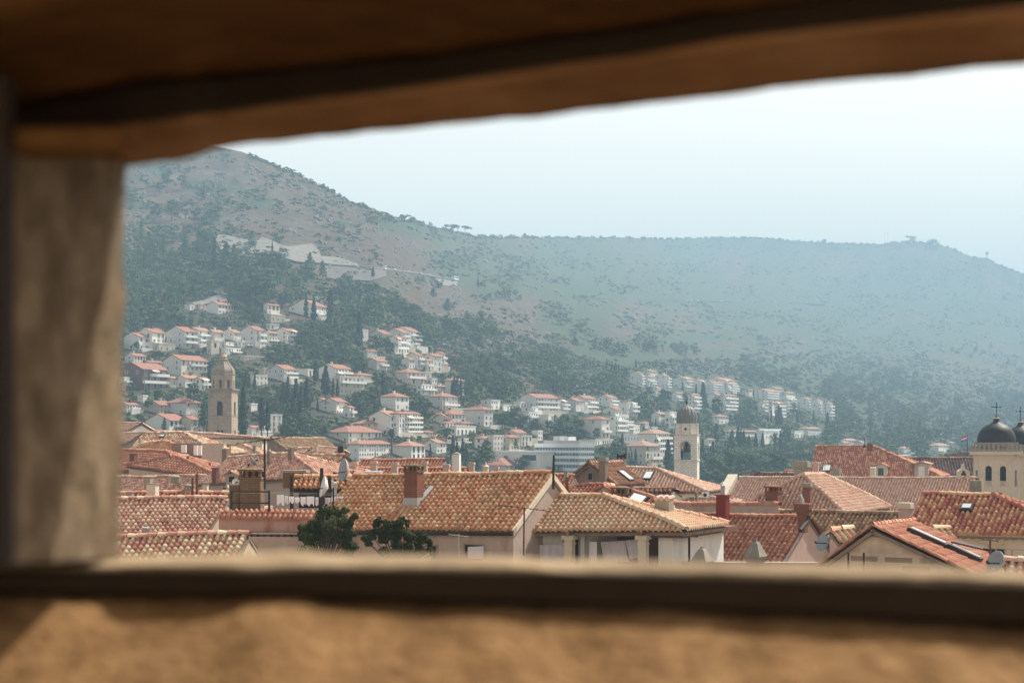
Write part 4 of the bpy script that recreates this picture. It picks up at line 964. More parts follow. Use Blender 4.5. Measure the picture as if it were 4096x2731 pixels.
mb = MB(); a_, b_ = J.R0 - J.u * .2, J.E(-.2); mb.prism([a_ - Z * 1.4, b_ - Z * 1.4, b_ + Z * .35, a_ + Z * .35], -J.u * .9); part(mb, 'gable_parapet', M['cream'], J.root)
chim(J.root, R7, 1652, 1872, 300, 500, 128, J.u0, J.v, 'grey', 'block', 'grey')
chim(J.root, R8, 1685, 1857, 525, 700, 112, J.u0, J.v, 'grey', None)
mb = MB(); q = at(*R8(538, 735), 110); mb.prism([q + Vector((-.26, 0, -.2)), q + Vector((.24, 0, -.2)), q + Vector((.2, 0, .3)), q + Vector((.1, 0, .36)), q + Vector((-.1, 0, .34)), q + Vector((-.26, 0, .1))], Vector((0, 1.2, 0))); part(mb, 'chimney', M['dirty'], J.root)
K_ = House('tall_hipped_house', 'tall hip-roofed house with lit right hip, dormers and a cross on the ridge', R7(1922, 134), R8(575, 131), 205, 20, R7(1900, 480)[1], 'mix', 'cream', 33, hr=9, s_=.26, row=.42)
dorm_px(K_, R8(588, 480), 1.5, 1.25, 3, 'cream', 'glass'); dorm_px(K_, R8(1050, 490), 1.7, 1.6, 4.5, 'pink', 'shutter', 14, 'sand')
sky_px(K_, R7(2015, 360), 1.0, 1.3); chim(K_.root, R7, 1886, 1970, 312, 460, 170, K_.u0, K_.v, 'pink', 'block', 'pink'); chim(K_.root, R7, 2122, 2216, 378, 465, 175, K_.u0, K_.v, 'grey', None)
chim(K_.root, R8, 493, 575, 96, 140, 196, K_.u0, K_.v, 'brick', None); chim(K_.root, R8, 530, 602, 368, 490, 165, K_.u0, K_.v, 'cream', 'tiles', 'cream')
mb = MB(); q = at(*R8(470, 125), 199); mb.tube(q, q + Z * 1.05, .035, 6); mb.tube(q + Z * .83 - Vector((.22, 0, 0)), q + Z * .83 + Vector((.22, 0, 0)), .03, 6); mb.lathe(q, [(.22, -.2), (.15, .15), (.05, .25)], 8); thing_mesh(mb, 'ridge_cross', M['iron'], 'thin iron cross on the ridge of the tall hipped roof', 'cross')
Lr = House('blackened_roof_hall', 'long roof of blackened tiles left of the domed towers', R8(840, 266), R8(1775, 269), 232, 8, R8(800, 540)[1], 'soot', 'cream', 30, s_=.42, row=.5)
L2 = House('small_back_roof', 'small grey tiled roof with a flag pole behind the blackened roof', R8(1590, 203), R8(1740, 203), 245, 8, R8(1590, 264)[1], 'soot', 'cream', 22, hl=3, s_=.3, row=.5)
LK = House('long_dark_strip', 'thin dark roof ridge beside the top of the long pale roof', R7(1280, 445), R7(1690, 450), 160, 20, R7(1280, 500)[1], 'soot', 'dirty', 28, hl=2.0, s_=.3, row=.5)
LK2 = House('small_red_roof', 'tiny red roof left of the big square chimney head', R7(1562, 417), R7(1665, 417), 175, 15, R7(1562, 452)[1], 'red', 'dirty', 28, s_=.3, row=.5)
bgx = at(*R8(1625, 500), 130); mb = MB(); pts = []
g_u = Vector((1, 0, 0))
def gp(zx, zy): return at(*R8(zx, zy), 130)
for side in ([(1560, 500), (1560, 418), (1605, 385), (1605, 430), (1598, 450), (1598, 500)], [(1645, 500), (1645, 450), (1640, 430), (1638, 385), (1695, 418), (1695, 500)], [(1605, 430), (1605, 385), (1625, 330), (1638, 385), (1640, 430), (1622, 418)]):
    mb.prism([gp(*p) for p in side], Vector((0, .6, 0)))
thing_mesh(mb, 'bell_gable', M['cream'], 'small stone bell gable standing before the blackened roof', 'bell gable')
mb = MB(); mb.lathe(gp(1622, 470), [(.22, 0), (.15, .25), (.06, .42)], 10); thing_mesh(mb, 'small_bell', M['bronze'], 'small dark bell hanging in the stone bell gable', 'bell')
# brown gable house, its neighbour, and roofs before them
P = gable_front('brown_gable_house', 'crumbling brown gable house with one small window and two chimneys', R6(1335, 322), R6(985, 590), R6(1655, 580), 112, 31, 4.9, 'brown', 'dirty', .3, .5)
wall_window(P.root, P.on(R6(1318, 515)) + P.v * -.02, P.u0, -P.v, .34, .46, None, 'window', 'trimstone', 'shade')
chim(P.root, R6, 1427, 1557, 258, 475, 111, P.u0, P.v, 'dirty', 'block', 'grey')
chim(P.root, R6, 1652, 1757, 272, 385, 118, P.u0, P.v, 'dirty', None)
q = at(*R6(1700, 285), 118); mb = MB(); mb.tube(q - Z * .3, q + Z * .25, .09, 8); mb.frame_box(q, Vector((1, 0, 0)), Vector((0, 1, 0)), Z, -.3, .3, -.08, .08, .20, .36)
for sx in (-.34, .2): mb.frame_box(q, Vector((1, 0, 0)), Vector((0, 1, 0)), Z, sx, sx + .14, -.09, .09, .08, .46)
part(mb, 'chimney_cowl', M['iron'], P.root)
sky_px(P, R6(1640, 432), .8, 1.2)
Qh = House('bright_hipped_house', 'sunlit orange roof with a skylight just left of the clock tower', R6(1762, 378), R6(2085, 386), 128, 20, R6(1760, 625)[1], 'pink', 'cream', 25, hr=5.0, hl=.0, s_=.28)
sky_px(Qh, R6(1985, 445), .7, 1.3)
Q2 = House('plaster_cornice_house', 'plain grey-cream block with a stained cornice under the brown roof', R6(1850, 632), R6(2325, 632), 105, 20, R6(1800, 655)[1], 'brown', 'cream', 10, back=2, s_=.3)
S_ = House('low_red_house', 'low red tiled house in front of the brown gable', R6(1325, 582), R6(1600, 592), 88, 30, R6(1250, 720)[1], 'mix', 'pink', 26, hl=3.8)
dorm_px(S_, R6(1425, 705), .75, .25, 1.2, 'pink', 'shade', 32)
chim(S_.root, R6, 1572, 1835, 585, 790, 78, S_.u0, S_.v, 'brick', 'brickhead', 'ybrick')
S5 = House('skylit_low_house', 'low red roof with a long skylight right of the dark brick chimney', R6(1830, 660), R6(2085, 735), 78, 30, R6(1830, 790)[1], 'red', 'dirty', 24, s_=.26)
skylight(S5, .2, .3, .8, 1.4)
S6 = House('far_low_roof', 'low strip of orange roof with a cooling unit by the clock tower foot', R7(510, 735), R7(700, 728), 118, 25, R7(510, 800)[1], 'pink', 'pink', 25, hr=2.2, hl=2.5)
mb = MB(); q = at(*R7(645, 722), 112); mb.frame_box(q, Vector((1, 0, 0)), Vector((0, 1, 0)), Z, -.26, .26, -.15, .15, 0, .36); acr = empty('air_conditioner', q, 'white air-conditioning unit on the low roof beside the clock tower', 'cooling unit'); part(mb, 'casing', M['dishw'], acr)
mb = MB(); mb.lathe(q + Vector((-.06, -.155, .18)), [(.13, 0), (.13, .01), (.03, .015)], 14, 0, Vector((1, 0, 0)), Z, Vector((0, -1, 0))); part(mb, 'fan_grille', M['iron'], acr)
chim(S6.root, R7, 450, 532, 714, 800, 112, S6.u0, S6.v, 'dirty', 'slab', 'grey'); chim(S6.root, R7, 512, 563, 645, 735, 116, S6.u0, S6.v, 'dirty', 'spire', 'grey')
S7 = House('red_tile_strip', 'narrow strip of red tiles between orange roof gable and brown gable', R6(915, 468), R6(1160, 470), 100, 20, R6(915, 640)[1], 'red', 'dirty', 28)
chim(S7.root, R6, 1028, 1087, 420, 480, 99, S7.u0, S7.v, 'grey', 'slab', 'grey')

# ------------------------------------------------------------------ middle roofs, left and centre
T1 = House('chimney_row_house', 'long red roof with a row of pink block chimneys behind the orange roof', R4(620, 512), R4(1470, 500), 128, 14, R4(600, 612)[1], 'red', 'pink', 28, s_=.27)
T1b = House('lower_row_house', 'second red roof strip just under the row of pink chimneys', R4(575, 596), R4(1685, 598), 118, 14, R4(560, 700)[1], 'red', 'pink', 26, s_=.27)
for zx, t, b in ((552, 520, 620), (748, 512, 612), (960, 526, 625), (1258, 516, 640), (1482, 545, 600)):
    chim(T1b.root, R4, zx - 42, zx + 42, t, b + 15, 115, T1b.u0, T1b.v, 'pink', 'block', 'pink')
for zx, t in ((1740, 528), (1985, 570)): chim(T1b.root, R4, zx - 33, zx + 33, t, 640, 112, T1b.u0, T1b.v, 'pink', 'block', 'pink')
chim(T1b.root, R4, 1840, 1918, 518, 640, 112, T1b.u0, T1b.v, 'cream', 'onion', 'cream')
r_ = empty('white_chimney', at(*R4(1582, 620), 113), 'tall white chimney with a lightning rod above the red roof strips', 'chimney')
mb = MB(); mb.frame_box(at(*R4(1582, 620), 113), T1.u0, T1.v, Z, -.27, .27, -.25, .25, -1, 1.22); part(mb, 'stack', M['white'], r_)
mb = MB(); q = at(*R4(1582, 620), 113) + Z * 1.22; mb.lathe(q, [(.4, 0), (.38, .05), (.12, .14), (.03, .2)], 4, R(45), T1.u0, T1.v); part(mb, 'cap', M['grey'], r_)
mb = MB(); mb.tube(q + Z * .1, q + Z * 1.05, .02, 5); part(mb, 'lightning_rod', M['iron'], r_)
r_ = empty('stone_finial', at(*R4(762, 512), 130), 'small dark spire finial on the long red roof with pink chimneys', 'finial'); mb = MB(); mb.lathe(at(*R4(762, 512), 130), [(.28, 0), (.3, .1), (.1, .2), (.06, .4), (.05, .72), (.02, .78)], 8); part(mb, 'spire', M['grey'], r_)
T2 = House('wide_pale_house', 'wide hip-roofed house of pale pink tiles behind the terrace chimney', R2(1200, 482), R2(1830, 442), 118, 30, R2(1090, 745)[1], 'pale', 'pinkwall', 27, hr=5.5, s_=.25)
dm = dorm_px(T2, R2(1172, 735), 1.1, .55, 1.8, 'pinkwall', 'shade', 18)
chim(T2.root, R2, 1580, 1643, 390, 480, 114, T2.u0, T2.v, 'dirty', 'spire', 'grey'); chim(T2.root, R2, 1793, 1867, 366, 440, 112, T2.u0, T2.v, 'dirty', 'house', 'grey')
chim(T2.root, R2, 1132, 1205, 375, 550, 119, T2.u0, T2.v, 'dirty', 'tiles', 'pink'); chim(T2.root, R2, 1178, 1226, 342, 470, 124, T2.u0, T2.v, 'dirty', 'slab', 'grey'); chim(T2.root, R2, 1025, 1107, 580, 675, 108, T2.u0, T2.v, 'brick', 'slab', 'brick')
T3 = House('small_gabled_house', 'small pale tiled house with a bare gable wall behind the wide pale roof', R4(95, 460), R4(462, 456), 128, 26, R4(100, 610)[1], 'straw', 'cream', 28, s_=.26)
T4 = House('pink_attic_house', 'pink attic house with a red monopitch roof left of the white facade', R4(185, 376), R4(420, 395), 150, 25, R4(185, 420)[1], 'pink', 'pinkwall', 16, s_=.28)
chim(T4.root, R4, 138, 188, 345, 450, 148, T4.u0, T4.v, 'pink', 'house', 'grey')
mb = MB(); q = at(*R4(385, 450), 146); wall_window(T4.root, q, T4.u0, -T4.v, .6, .8, None, 'window', 'trimstone', 'shade')
U6 = House('rosy_terrace_house', 'long rosy tile roof with a concrete right gable left of the terrace', R2(-100, 690), R2(1112, 662), 124, 30, R2(-100, 862)[1], 'pale', 'grey', 30, s_=.26)
U6.cap = MB(); q = at(*R2(660, 690), 118); U6.cap.lathe(q, [(.34, -.3), (.34, .1), (.4, .12), (.3, .2), (.1, .25)], 12); part(U6.cap, 'roof_vent', M['grey'], U6.root)
U3 = House('dark_red_villa', 'dark red roofed villa with a dormer and a pale cornice at the left', R2(-150, 405), R2(560, 420), 145, 24, R2(-150, 600)[1], 'red', 'beige', 28, hr=6.0, s_=.30, row=.42)
U3b = House('dark_red_wing', 'dark red hipped wing right of the white-shuttered dormer', R2(640, 470), R2(700, 478), 138, 24, R2(640, 606)[1], 'red', 'beige', 27, hl=3.5, hr=6.2, s_=.30, row=.42)
dorm_px(U3, R2(572, 610), .85, 1.0, 2.6, 'white', 'shutter', 32)
chim(U3.root, R2, 195, 280, 437, 605, 138, U3.u0, U3.v, 'brick', 'slab', 'brick')
U2 = House('orange_hip_house', 'orange hipped house with a plain rendered dormer block and white shutters', R2(535, 318), R2(600, 330), 150, 24, R2(535, 510)[1], 'orange', 'stone', 30, hl=3.5, hr=6.5, s_=.27)
mb = MB(); q = at(*R2(838, 515), 143); uu, vv = U2.u0, U2.v; mb.frame_box(q, uu, vv, Z, -2.35, .95, 0, 3.5, -.5, 1.62); blk = part(mb, 'attic_block', M['dirty'], U2.root)
for zx, zz, s0 in ((728, 430, .62), (855, 455, .42), (898, 455, .42)):
    g = MB(); g.frame_box(at(*R2(zx, zz), 142.6 - (zx - 728) * .01), uu, -vv, Z, 0, s0 * .85, .0, .14, 0, s0 * 1.15 if s0 > .5 else .88); sub(g, 'shutter', M['shutter'], blk)
U1 = House('speckled_roof_house', 'long speckled tile roof with a hipped right end below the stone bell tower', R2(335, 232), R2(742, 230), 165, 12, R2(330, 440)[1], 'straw', 'cream', 28, hr=5.5, s_=.28)
sky_px(U1, R2(515, 262), .55, .5); sky_px(U1, R2(275, 375), .6, .6)
U1b = House('attic_gable_house', 'small plastered attic with a pale tile roof under the speckled roof', R2(345, 330), R2(540, 318), 158, -10, R2(330, 352)[1], 'pale', 'pinkwall', 18, s_=.28)
U4 = House('left_gable_house', 'pale pink roof with a grey gable beside the jamb', R2(-60, 235), R2(330, 232), 170, 38, R2(-100, 335)[1], 'pink', 'grey', 26, s_=.28)
U4b = House('white_gable_house', 'orange roofed house with a white gable at the left edge of the town', R2(-60, 132), R2(320, 134), 190, 38, R2(-100, 205)[1], 'pink', 'white', 25, s_=.3)
U5 = House('far_roof_strip', 'faded red roof strip left of the stone bell tower', R2(400, 215), R2(760, 222), 205, 10, R2(400, 262)[1], 'pink', 'cream', 26, hr=11, s_=.32)
U7 = House('tower_foot_house', 'orange roof with capped ridge at the foot of the stone bell tower', R2(975, 388), R2(1130, 388), 172, 22, R2(960, 590)[1], 'orange', 'cream', 30, s_=.28)
U8 = House('tower_side_house', 'hipped orange roof right of the stone bell tower foot', R2(1312, 346), R2(1330, 348), 176, 22, R2(1300, 480)[1], 'pink', 'cream', 27, hl=4.5, hr=6.8, s_=.28)
chim(U8.root, R2, 1440, 1480, 355, 420, 168, U8.u0, U8.v, 'dirty', 'slab', 'grey')
U9 = gable_front('stone_warehouse', 'plain grey gabled building behind the tall television aerial', R2(1640, 285), R2(1400, 400), R2(1790, 400), 215, 24, 14, 'dull', 'dirty', .34, .5)
U10 = House('low_chimney_house', 'pinkish low house with tiled cap right of the grey gable', R2(1910, 395), R2(2030, 392), 150, 22, R2(1910, 440)[1], 'pink', 'pinkwall', 22, s_=.3)
mb = MB(); q = at(*R4(735, 632), 71); mb.frame_box(q, Vector((.95, -.3, 0)), Vector((.3, .95, .1)), Z, -.42, .42, -.15, .3, 0, .05); mb.tube(q - Z * .3, q, .04, 6); thing_mesh(mb, 'flat_aerial', M['dishg'], 'flat grey panel aerial on the orange roof ridge', 'aerial')

# ------------------------------------------------------------------ towers
def arch_poly(ox, ow, spring, n=10):
    r = ow / 2; pts = [(ox, 0), (ox, spring)]
    for k in range(1, n): a = math.pi - math.pi * k / n; pts.append((ox + r + r * math.cos(a), spring + r * math.sin(a)))
    return pts + [(ox + ow, spring), (ox + ow, 0)]
def arch_wall(mb, o, u, inn, w, h, ops, th=.45):
    pts = [(0, 0)]
    for (ox, ow, sp) in ops: pts += arch_poly(ox, ow, sp)
    pts += [(w, 0), (w, h), (0, h)]
    mb.prism([o + u * x + Z * z for x, z in pts], inn * th)
def tower_frame(psi): ps = R(psi); return Vector((math.cos(ps), -math.sin(ps), 0)), Vector((math.sin(ps), math.cos(ps), 0))
def RT(x, y): return (2600 + x * .2806, 1580 + y * .2806)
def clock_tower():
    Y = 300; m = .2806 * Y / F; u, v = tower_frame(12.7); w = 4.38
    o = at(*RT(342, 930), Y); c = o + u * w / 2 + v * w / 2
    root = empty('clock_tower', (c.x, c.y, GROUND), 'slim pale stone tower with open arch, hanging bell and ribbed lead dome', 'bell tower')
    mb = MB(); mb.frame_box(o, u, v, Z, 0, w, 0, w, GROUND - o.z, -.12); part(mb, 'shaft', M['clock'], root)
    mb = MB(); mb.frame_box(o, u, v, Z, -.12, w + .12, -.12, w + .12, -.12, .06); mb.frame_box(o, u, v, Z, -.14, w + .14, -.14, w + .14, 4.82, 4.98); part(mb, 'string_course', M['church'], root)
    mb = MB(); hb = 4.76; z0 = Z * .06
    arch_wall(mb, o + z0 + v * .02, u, v, w, hb, [(1.2, 2.0, 2.55)], .5); arch_wall(mb, o + z0 + v * (w - .52), u, v, w, hb, [(1.2, 2.0, 2.55)], .5)
    arch_wall(mb, o + z0 + v * .52 + u * (w - .5), v, u, w - 1.04, hb, [(.7, 2.0, 2.55)], .5); arch_wall(mb, o + z0 + v * .52, v, u, w - 1.04, hb, [(.7, 2.0, 2.55)], .5)
    part(mb, 'belfry', M['clock'], root)
    mb = MB(); r0, r1 = 1.0, 1.24; n = 12; cc = o + u * 2.2 + Z * (2.61)
    ring = [cc + u * (r1 * math.cos(math.pi * k / n)) + Z * (r1 * math.sin(math.pi * k / n)) for k in range(n + 1)] + [cc + u * (r0 * math.cos(math.pi * k / n)) + Z * (r0 * math.sin(math.pi * k / n)) for k in range(n, -1, -1)]
    mb.prism(ring, -v * .06); part(mb, 'arch_moulding', M['church'], root)
    mb = MB(); mb.lathe(c + Z * 4.98, [(2.26, 0), (2.26, 1.92), (2.38, 1.95), (2.38, 2.05)], 8, R(22.5), u, v); dr = part(mb, 'drum', M['clock'], root)
    mb = MB()
    for k in range(8): a = R(22.5 + 45 * k); p = c + Z * 4.98 + (u * math.cos(a) + v * math.sin(a)) * 2.24; mb.lathe(p, [(.13, 0), (.13, 1.92)], 6)
    sub(mb, 'corner_pilasters', M['church'], dr)
    mb = MB(); q = c - v * 2.10 + Z * (4.98 + 1.0)
    for dx, dz in ((-.14, 0), (.14, 0), (0, .16), (0, -.16), (0, 0)): mb.lathe(q + u * dx + Z * dz, [(.12, 0), (.12, .06)], 8, 0, u, Z, -v)
    sub(mb, 'quatrefoil_opening', M['shade'], dr)
    mb = MB(); prof = [(1.97, 0), (1.97, .9), (1.93, 1.5), (1.75, 2.15), (1.4, 2.75), (.9, 3.2), (.4, 3.42), (.1, 3.48)]; n = 48; vs = []; fs = []
    b0 = c + Z * 7.03
    for (r, z) in prof:
        for k in range(n):
            a = 2 * math.pi * k / n; rr = r * (1.03 if k % 3 == 0 else .975); vs.append(b0 + (u * math.cos(a) + v * math.sin(a)) * rr + Z * z)
    for j in range(len(prof) - 1):
        for k in range(n): fs.append((j * n + k, j * n + (k + 1) % n, (j + 1) * n + (k + 1) % n, (j + 1) * n + k))
    mb.add(vs, fs); dm = part(mb, 'dome', M['lead'], root)
    t = b0 + Z * 3.45; mb = MB(); mb.tube(t, t + Z * 1.75, .045, 6); mb.lathe(t + Z * .62, [(.02, -.27), (.2, -.18), (.27, 0), (.2, .18), (.02, .27)], 10); sub(mb, 'ball_and_rod', M['iron'], dm)
    bc = c + Z * 1.0
    bell = empty('tower_bell', bc, 'large dark bell hanging in the arch of the ribbed-dome tower', 'bell')
    mb = MB(); mb.lathe(bc + Z * .55, [(.86, 0), (.80, .12), (.58, .55), (.46, 1.1), (.40, 1.5), (.22, 1.68), (.05, 1.7)], 16); part(mb, 'bell_body', M['bronze'], bell, smooth=True)
    mb = MB(); mb.frame_box(bc + Z * 2.2, u, v, Z, -.22, .22, -.15, .15, 0, 1.6); part(mb, 'headstock', M['wood'], bell)
    fp = o + u * 1.42 + v * 1.0 + Z * .08
    st = empty('bronze_bell_striker', fp, 'dark bronze figure with a hammer left of the big bell', 'statue')
    mb = MB(); mb.lathe(fp, [(.16, 0), (.18, .3), (.22, .8), (.26, 1.15), (.30, 1.5), (.24, 1.75), (.09, 1.85), (.10, 1.92), (.15, 2.02), (.14, 2.15), (.05, 2.22)], 8); mb.tube(fp + Z * 1.6, fp + Z * 1.35 + u * .7, .07, 6, .05); mb.tube(fp + Z * 1.2 + u * .65, fp + Z * 1.62 + u * .72, .05, 6); part(mb, 'figure', M['bronze'], st)
clock_tower()
def stone_tower():
    Y = 385; m = .3444 * Y / F; u, v = tower_frame(5.3); w = 5.82
    o = at(*R1(1141, 1342), Y); c = o + u * w / 2 + v * w / 2
    root = empty('stone_bell_tower', (c.x, c.y, GROUND), 'tall brown stone bell tower with octagonal lantern and bell-shaped cap at the left', 'bell tower')
    zb = -(1662 - 1342) * m; st = M['tower']
    mb = MB(); mb.frame_box(o, u, v, Z, 0, w, 0, w, GROUND - o.z, zb); part(mb, 'base', st, root)
    mb = MB(); h2 = -zb - .1
    arch_wall(mb, o + Z * zb, u, v, w, h2, [(1.98, .76, 2.9), (3.0, .76, 2.9)], .5); arch_wall(mb, o + Z * zb + u * (w - .5) + v * .5, v, u, w - .5, h2, [(1.6, .7, 2.9), (2.55, .7, 2.9)], .5)
    mb.frame_box(o + Z * zb, u, v, Z, 0, .4, .5, w, 0, h2); part(mb, 'lower_belfry', st, root)
    mb = MB(); h3 = (1342 - 1052) * m
    arch_wall(mb, o + Z * .06, u, v, w, h3 - .06, [(2.12, 1.5, 2.75)], .5); arch_wall(mb, o + Z * .06 + u * (w - .5) + v * .5, v, u, w - .5, h3 - .06, [(1.7, 1.5, 2.75)], .5)
    mb.frame_box(o + Z * .06, u, v, Z, 0, .4, .5, w, 0, h3 - .06); part(mb, 'upper_belfry', st, root)
    mb = MB(); mb.frame_box(o, u, v, Z, .1, w - .1, .1, w - .1, -.1, .04); mb.frame_box(o, u, v, Z, .4, w - .5, w - .4, w, -6, h3); part(mb, 'back_wall', M['dirty'], root)
    mb = MB(); mb.frame_box(o, u, v, Z, -.10, w + .10, -.10, w + .10, -.10, .06); part(mb, 'string_course', M['trimstone'], root)
    mb = MB(); mb.frame_box(o, u, v, Z, -.26, w + .26, -.26, w + .26, h3, h3 + .22); mb.frame_box(o, u, v, Z, -.36, w + .36, -.36, w + .36, h3 + .22, h3 + .55)
    for k in range(9):
        x = .05 + k * (w - .35) / 8; mb.frame_box(o, u, v, Z, x, x + .25, -.16, 0, h3 - .5, h3); mb.frame_box(o, u, v, Z, w, w + .16, x, x + .25, h3 - .5, h3)
    part(mb, 'bracket_cornice', M['trimstone'], root)
    hd = (1020 - 858) * m; zc = h3 + .55; ap = 2.66; side = 2 * ap * math.tan(R(22.5)); mb = MB()
    for k in range(8):
        a = R(45 * k); n = u * math.cos(a) + v * math.sin(a); t = Vector((-n.y, n.x, 0)); oo = c + n * ap - t * side / 2 + Z * zc
        arch_wall(mb, oo, t, -n, side, hd, [(.70, .80, 1.75)], .32)
    dr = part(mb, 'octagonal_lantern', st, root)
    mb = MB(); mb.lathe(c + Z * (zc + hd), [(2.98, 0), (3.05, .14), (2.95, .3)], 8, R(22.5), u, v); mb.lathe(c + Z * (zc + .02), [(2.4, 0), (2.4, .1)], 8, R(22.5), u, v); sub(mb, 'lantern_cornice', M['trimstone'], dr)
    mb = MB(); zd = zc + hd + .3
    mb.lathe(c + Z * zd, [(2.85, 0), (2.88, .5), (2.72, 1.0), (2.3, 1.6), (1.75, 2.25), (1.35, 2.85), (1.12, 3.3)], 8, R(22.5), u, v); cap = part(mb, 'cap_roof', M['trimstone'], root)
    mb = MB()
    for k in range(8):
        a = R(22.5 + 45 * k); d = u * math.cos(a) + v * math.sin(a); pr = [(2.85, 0), (2.88, .5), (2.72, 1.0), (2.3, 1.6), (1.75, 2.25), (1.35, 2.85), (1.12, 3.3)]
        for (r1, z1), (r2, z2) in zip(pr[:-1], pr[1:]): mb.tube(c + Z * (zd + z1) + d * r1, c + Z * (zd + z2) + d * r2, .10, 5)
    sub(mb, 'cap_ribs', M['tower'], cap)
    mb = MB(); mb.lathe(c + Z * (zd + 3.3), [(1.3, 0), (1.35, .2), (1.0, .3), (1.0, .65), (1.1, .75), (.85, 1.1), (.45, 1.4), (.3, 1.8), (.34, 1.9), (.15, 2.1), (.12, 2.9), (.2, 3.0), (.05, 3.2)], 8, 0, u, v); part(mb, 'finial', M['tower'], root)
    mb = MB(); t = c + Z * (zd + 6.4); mb.tube(t, t + Z * 2.0, .085, 5, .05); mb.tube(t + Z * .5 - u * .25, t + Z * .5 + u * .25, .04, 5); part(mb, 'lightning_rod', M['iron'], root)
stone_tower()
def RC(x, y): return (3796 + x * .3315, 1560 + y * .3315)
def domed_tower(cx, Y, dz, label):
    u, v = tower_frame(18); m = .3315 * Y / F; k = 1.0
    c = at(RC(cx, 0)[0], RC(0, 790 + dz)[1], Y) + v * 3.0                # at the top of the wall
    root = empty('domed_church_tower', (c.x, c.y, GROUND), label, 'bell tower')
    hw, cf = 2.95, .85
    def ring(h, ch): return [u * x + v * y for x, y in ((-h + ch, -h), (h - ch, -h), (h, -h + ch), (h, h - ch), (h - ch, h), (-h + ch, h), (-h, h - ch), (-h, -h + ch))]
    mb = MB(); base = ring(hw, cf); low = -(1160 - 790) * .01116
    mb.prism([c + p + Z * (GROUND - c.z) for p in base], Z * (low - (GROUND - c.z))); part(mb, 'tower_base', M['church'], root)
    mb = MB(); hgt = -low
    for i in range(8):
        a, b = c + base[i] + Z * low, c + base[(i + 1) % 8] + Z * low; t = (b - a); L = t.length; t = t / L; inn = Vector((-t.y, t.x, 0))
        ops = [(.72, .82, 2.35), (2.60, .78, 2.35)] if i % 2 == 0 else [(.40, .42, 2.0)]
        arch_wall(mb, a, t, inn, L, hgt, ops, .4)
    part(mb, 'belfry', M['church'], root)
    mb = MB()
    for i in range(0, 8, 2):
        a, b = c + base[i] + Z * low, c + base[(i + 1) % 8] + Z * low; t = (b - a).normalized(); inn = Vector((-t.y, t.x, 0))
        for x0 in (.72, 2.60):
            for q in (.0, .21, .42, .63): mb.frame_box(a, t, inn, Z, x0 + q + .02, x0 + q + .13, .05, .15, 0.0, .62)
            mb.frame_box(a, t, inn, Z, x0 - .05, x0 + .87, .03, .18, .62, .74)
    part(mb, 'opening_balustrade', M['church'], root)
    mb = MB(); mb.prism([c + p for p in ring(1.5, .4)], Z * -3.6); part(mb, 'bell_frame', M['shade'], root)
    mb = MB(); mb.prism([c + p for p in ring(hw + .10, cf)], Z * .12); mb.prism([c + p + Z * .12 for p in ring(hw + .5, cf + .1)], Z * .42)
    for i in range(8):
        a, b = base[i], base[(i + 1) % 8]; L = (b - a).length; t = (b - a).normalized(); inn = Vector((-t.y, t.x, 0)); nn = max(2, int(L / .5))
        for j in range(nn): mb.frame_box(c + a, t, inn, Z, (j + .12) * L / nn, (j + .5) * L / nn, -.07, 0, -.55, -.05)
    part(mb, 'cornice', M['church'], root)
    mb = MB(); R_ = ring(hw + .42, cf + .08)
    for i in range(8):
        a, b = c + R_[i] + Z * .54, c + R_[(i + 1) % 8] + Z * .54; t = (b - a); L = t.length; t /= L; inn = Vector((-t.y, t.x, 0)); nn = max(2, round(L / .58)); wv = L / nn
        pts = [(0, 0), (L, 0)]; top = []
        for j in range(nn):
            x = j * wv
            top += [(x + .04, .28), (x + wv * .22, .34), (x + wv * .32, .58), (x + wv * .26, .72), (x + wv * .5, 1.0), (x + wv * .74, .72), (x + wv * .68, .58), (x + wv * .78, .34), (x + wv - .04, .28)]
        mb.prism([a + t * x + Z * z for x, z in [(0, 0), (L, 0)] + top[::-1]], inn * .22)
    part(mb, 'scalloped_parapet', M['trimstone'], root)
    mb = MB(); mb.prism([c + p + Z * .54 for p in ring(hw - .05, cf + .3)], Z * 1.25); part(mb, 'dome_drum', M['trimstone'], root)
    dz0 = c + Z * 1.6
    mb = MB(); mb.lathe(dz0, [(2.5, 0), (2.54, .5), (2.48, 1.05), (2.26, 1.65), (1.88, 2.15), (1.38, 2.52), (.85, 2.75), (.50, 2.98), (.38, 3.25), (.38, 3.4)], 32, R(11), u, v); dm = part(mb, 'dome', M['blacklead'], root, smooth=True)
    mb = MB(); mb.lathe(dz0 + Z * 3.38, [(.36, 0), (.46, .06), (.46, .14), (.30, .2)], 12); sub(mb, 'neck_ring', M['beige'], dm)
    cr = dz0 + Z * 3.55; mb = MB(); mb.tube(cr, cr + Z * 2.0, .045, 6)
    def ball(p, r): mb.lathe(p, [(.01, -r), (r * .7, -r * .7), (r, 0), (r * .7, r * .7), (.01, r)], 8)
    for z_, r in ((.1, .17), (.62, .08), (1.0, .10), (1.45, .16), (2.03, .10)): ball(cr + Z * z_, r)
    mb.tube(cr + Z * 1.45 - u * .58, cr + Z * 1.45 + u * .58, .045, 6)
    for s_ in (-1, 1):
        ball(cr + Z * 1.45 + u * s_ * .58, .10)
        for q in range(8):
            a0, a1 = 2 * math.pi * q / 8, 2 * math.pi * (q + 1) / 8
            mb.tube(cr + u * s_ * (.24 + .11 * math.cos(a0)) + Z * (.42 + .16 * math.sin(a0)), cr + u * s_ * (.24 + .11 * math.cos(a1)) + Z * (.42 + .16 * math.sin(a1)), .018, 4)
    part(mb, 'cross', M['iron'], root)
domed_tower(568, 212, 0, 'nearer black-domed church tower with ornate cross and scalloped stone parapet')
domed_tower(862, 226, 18, 'farther black-domed church tower cut off by the right edge of the picture')
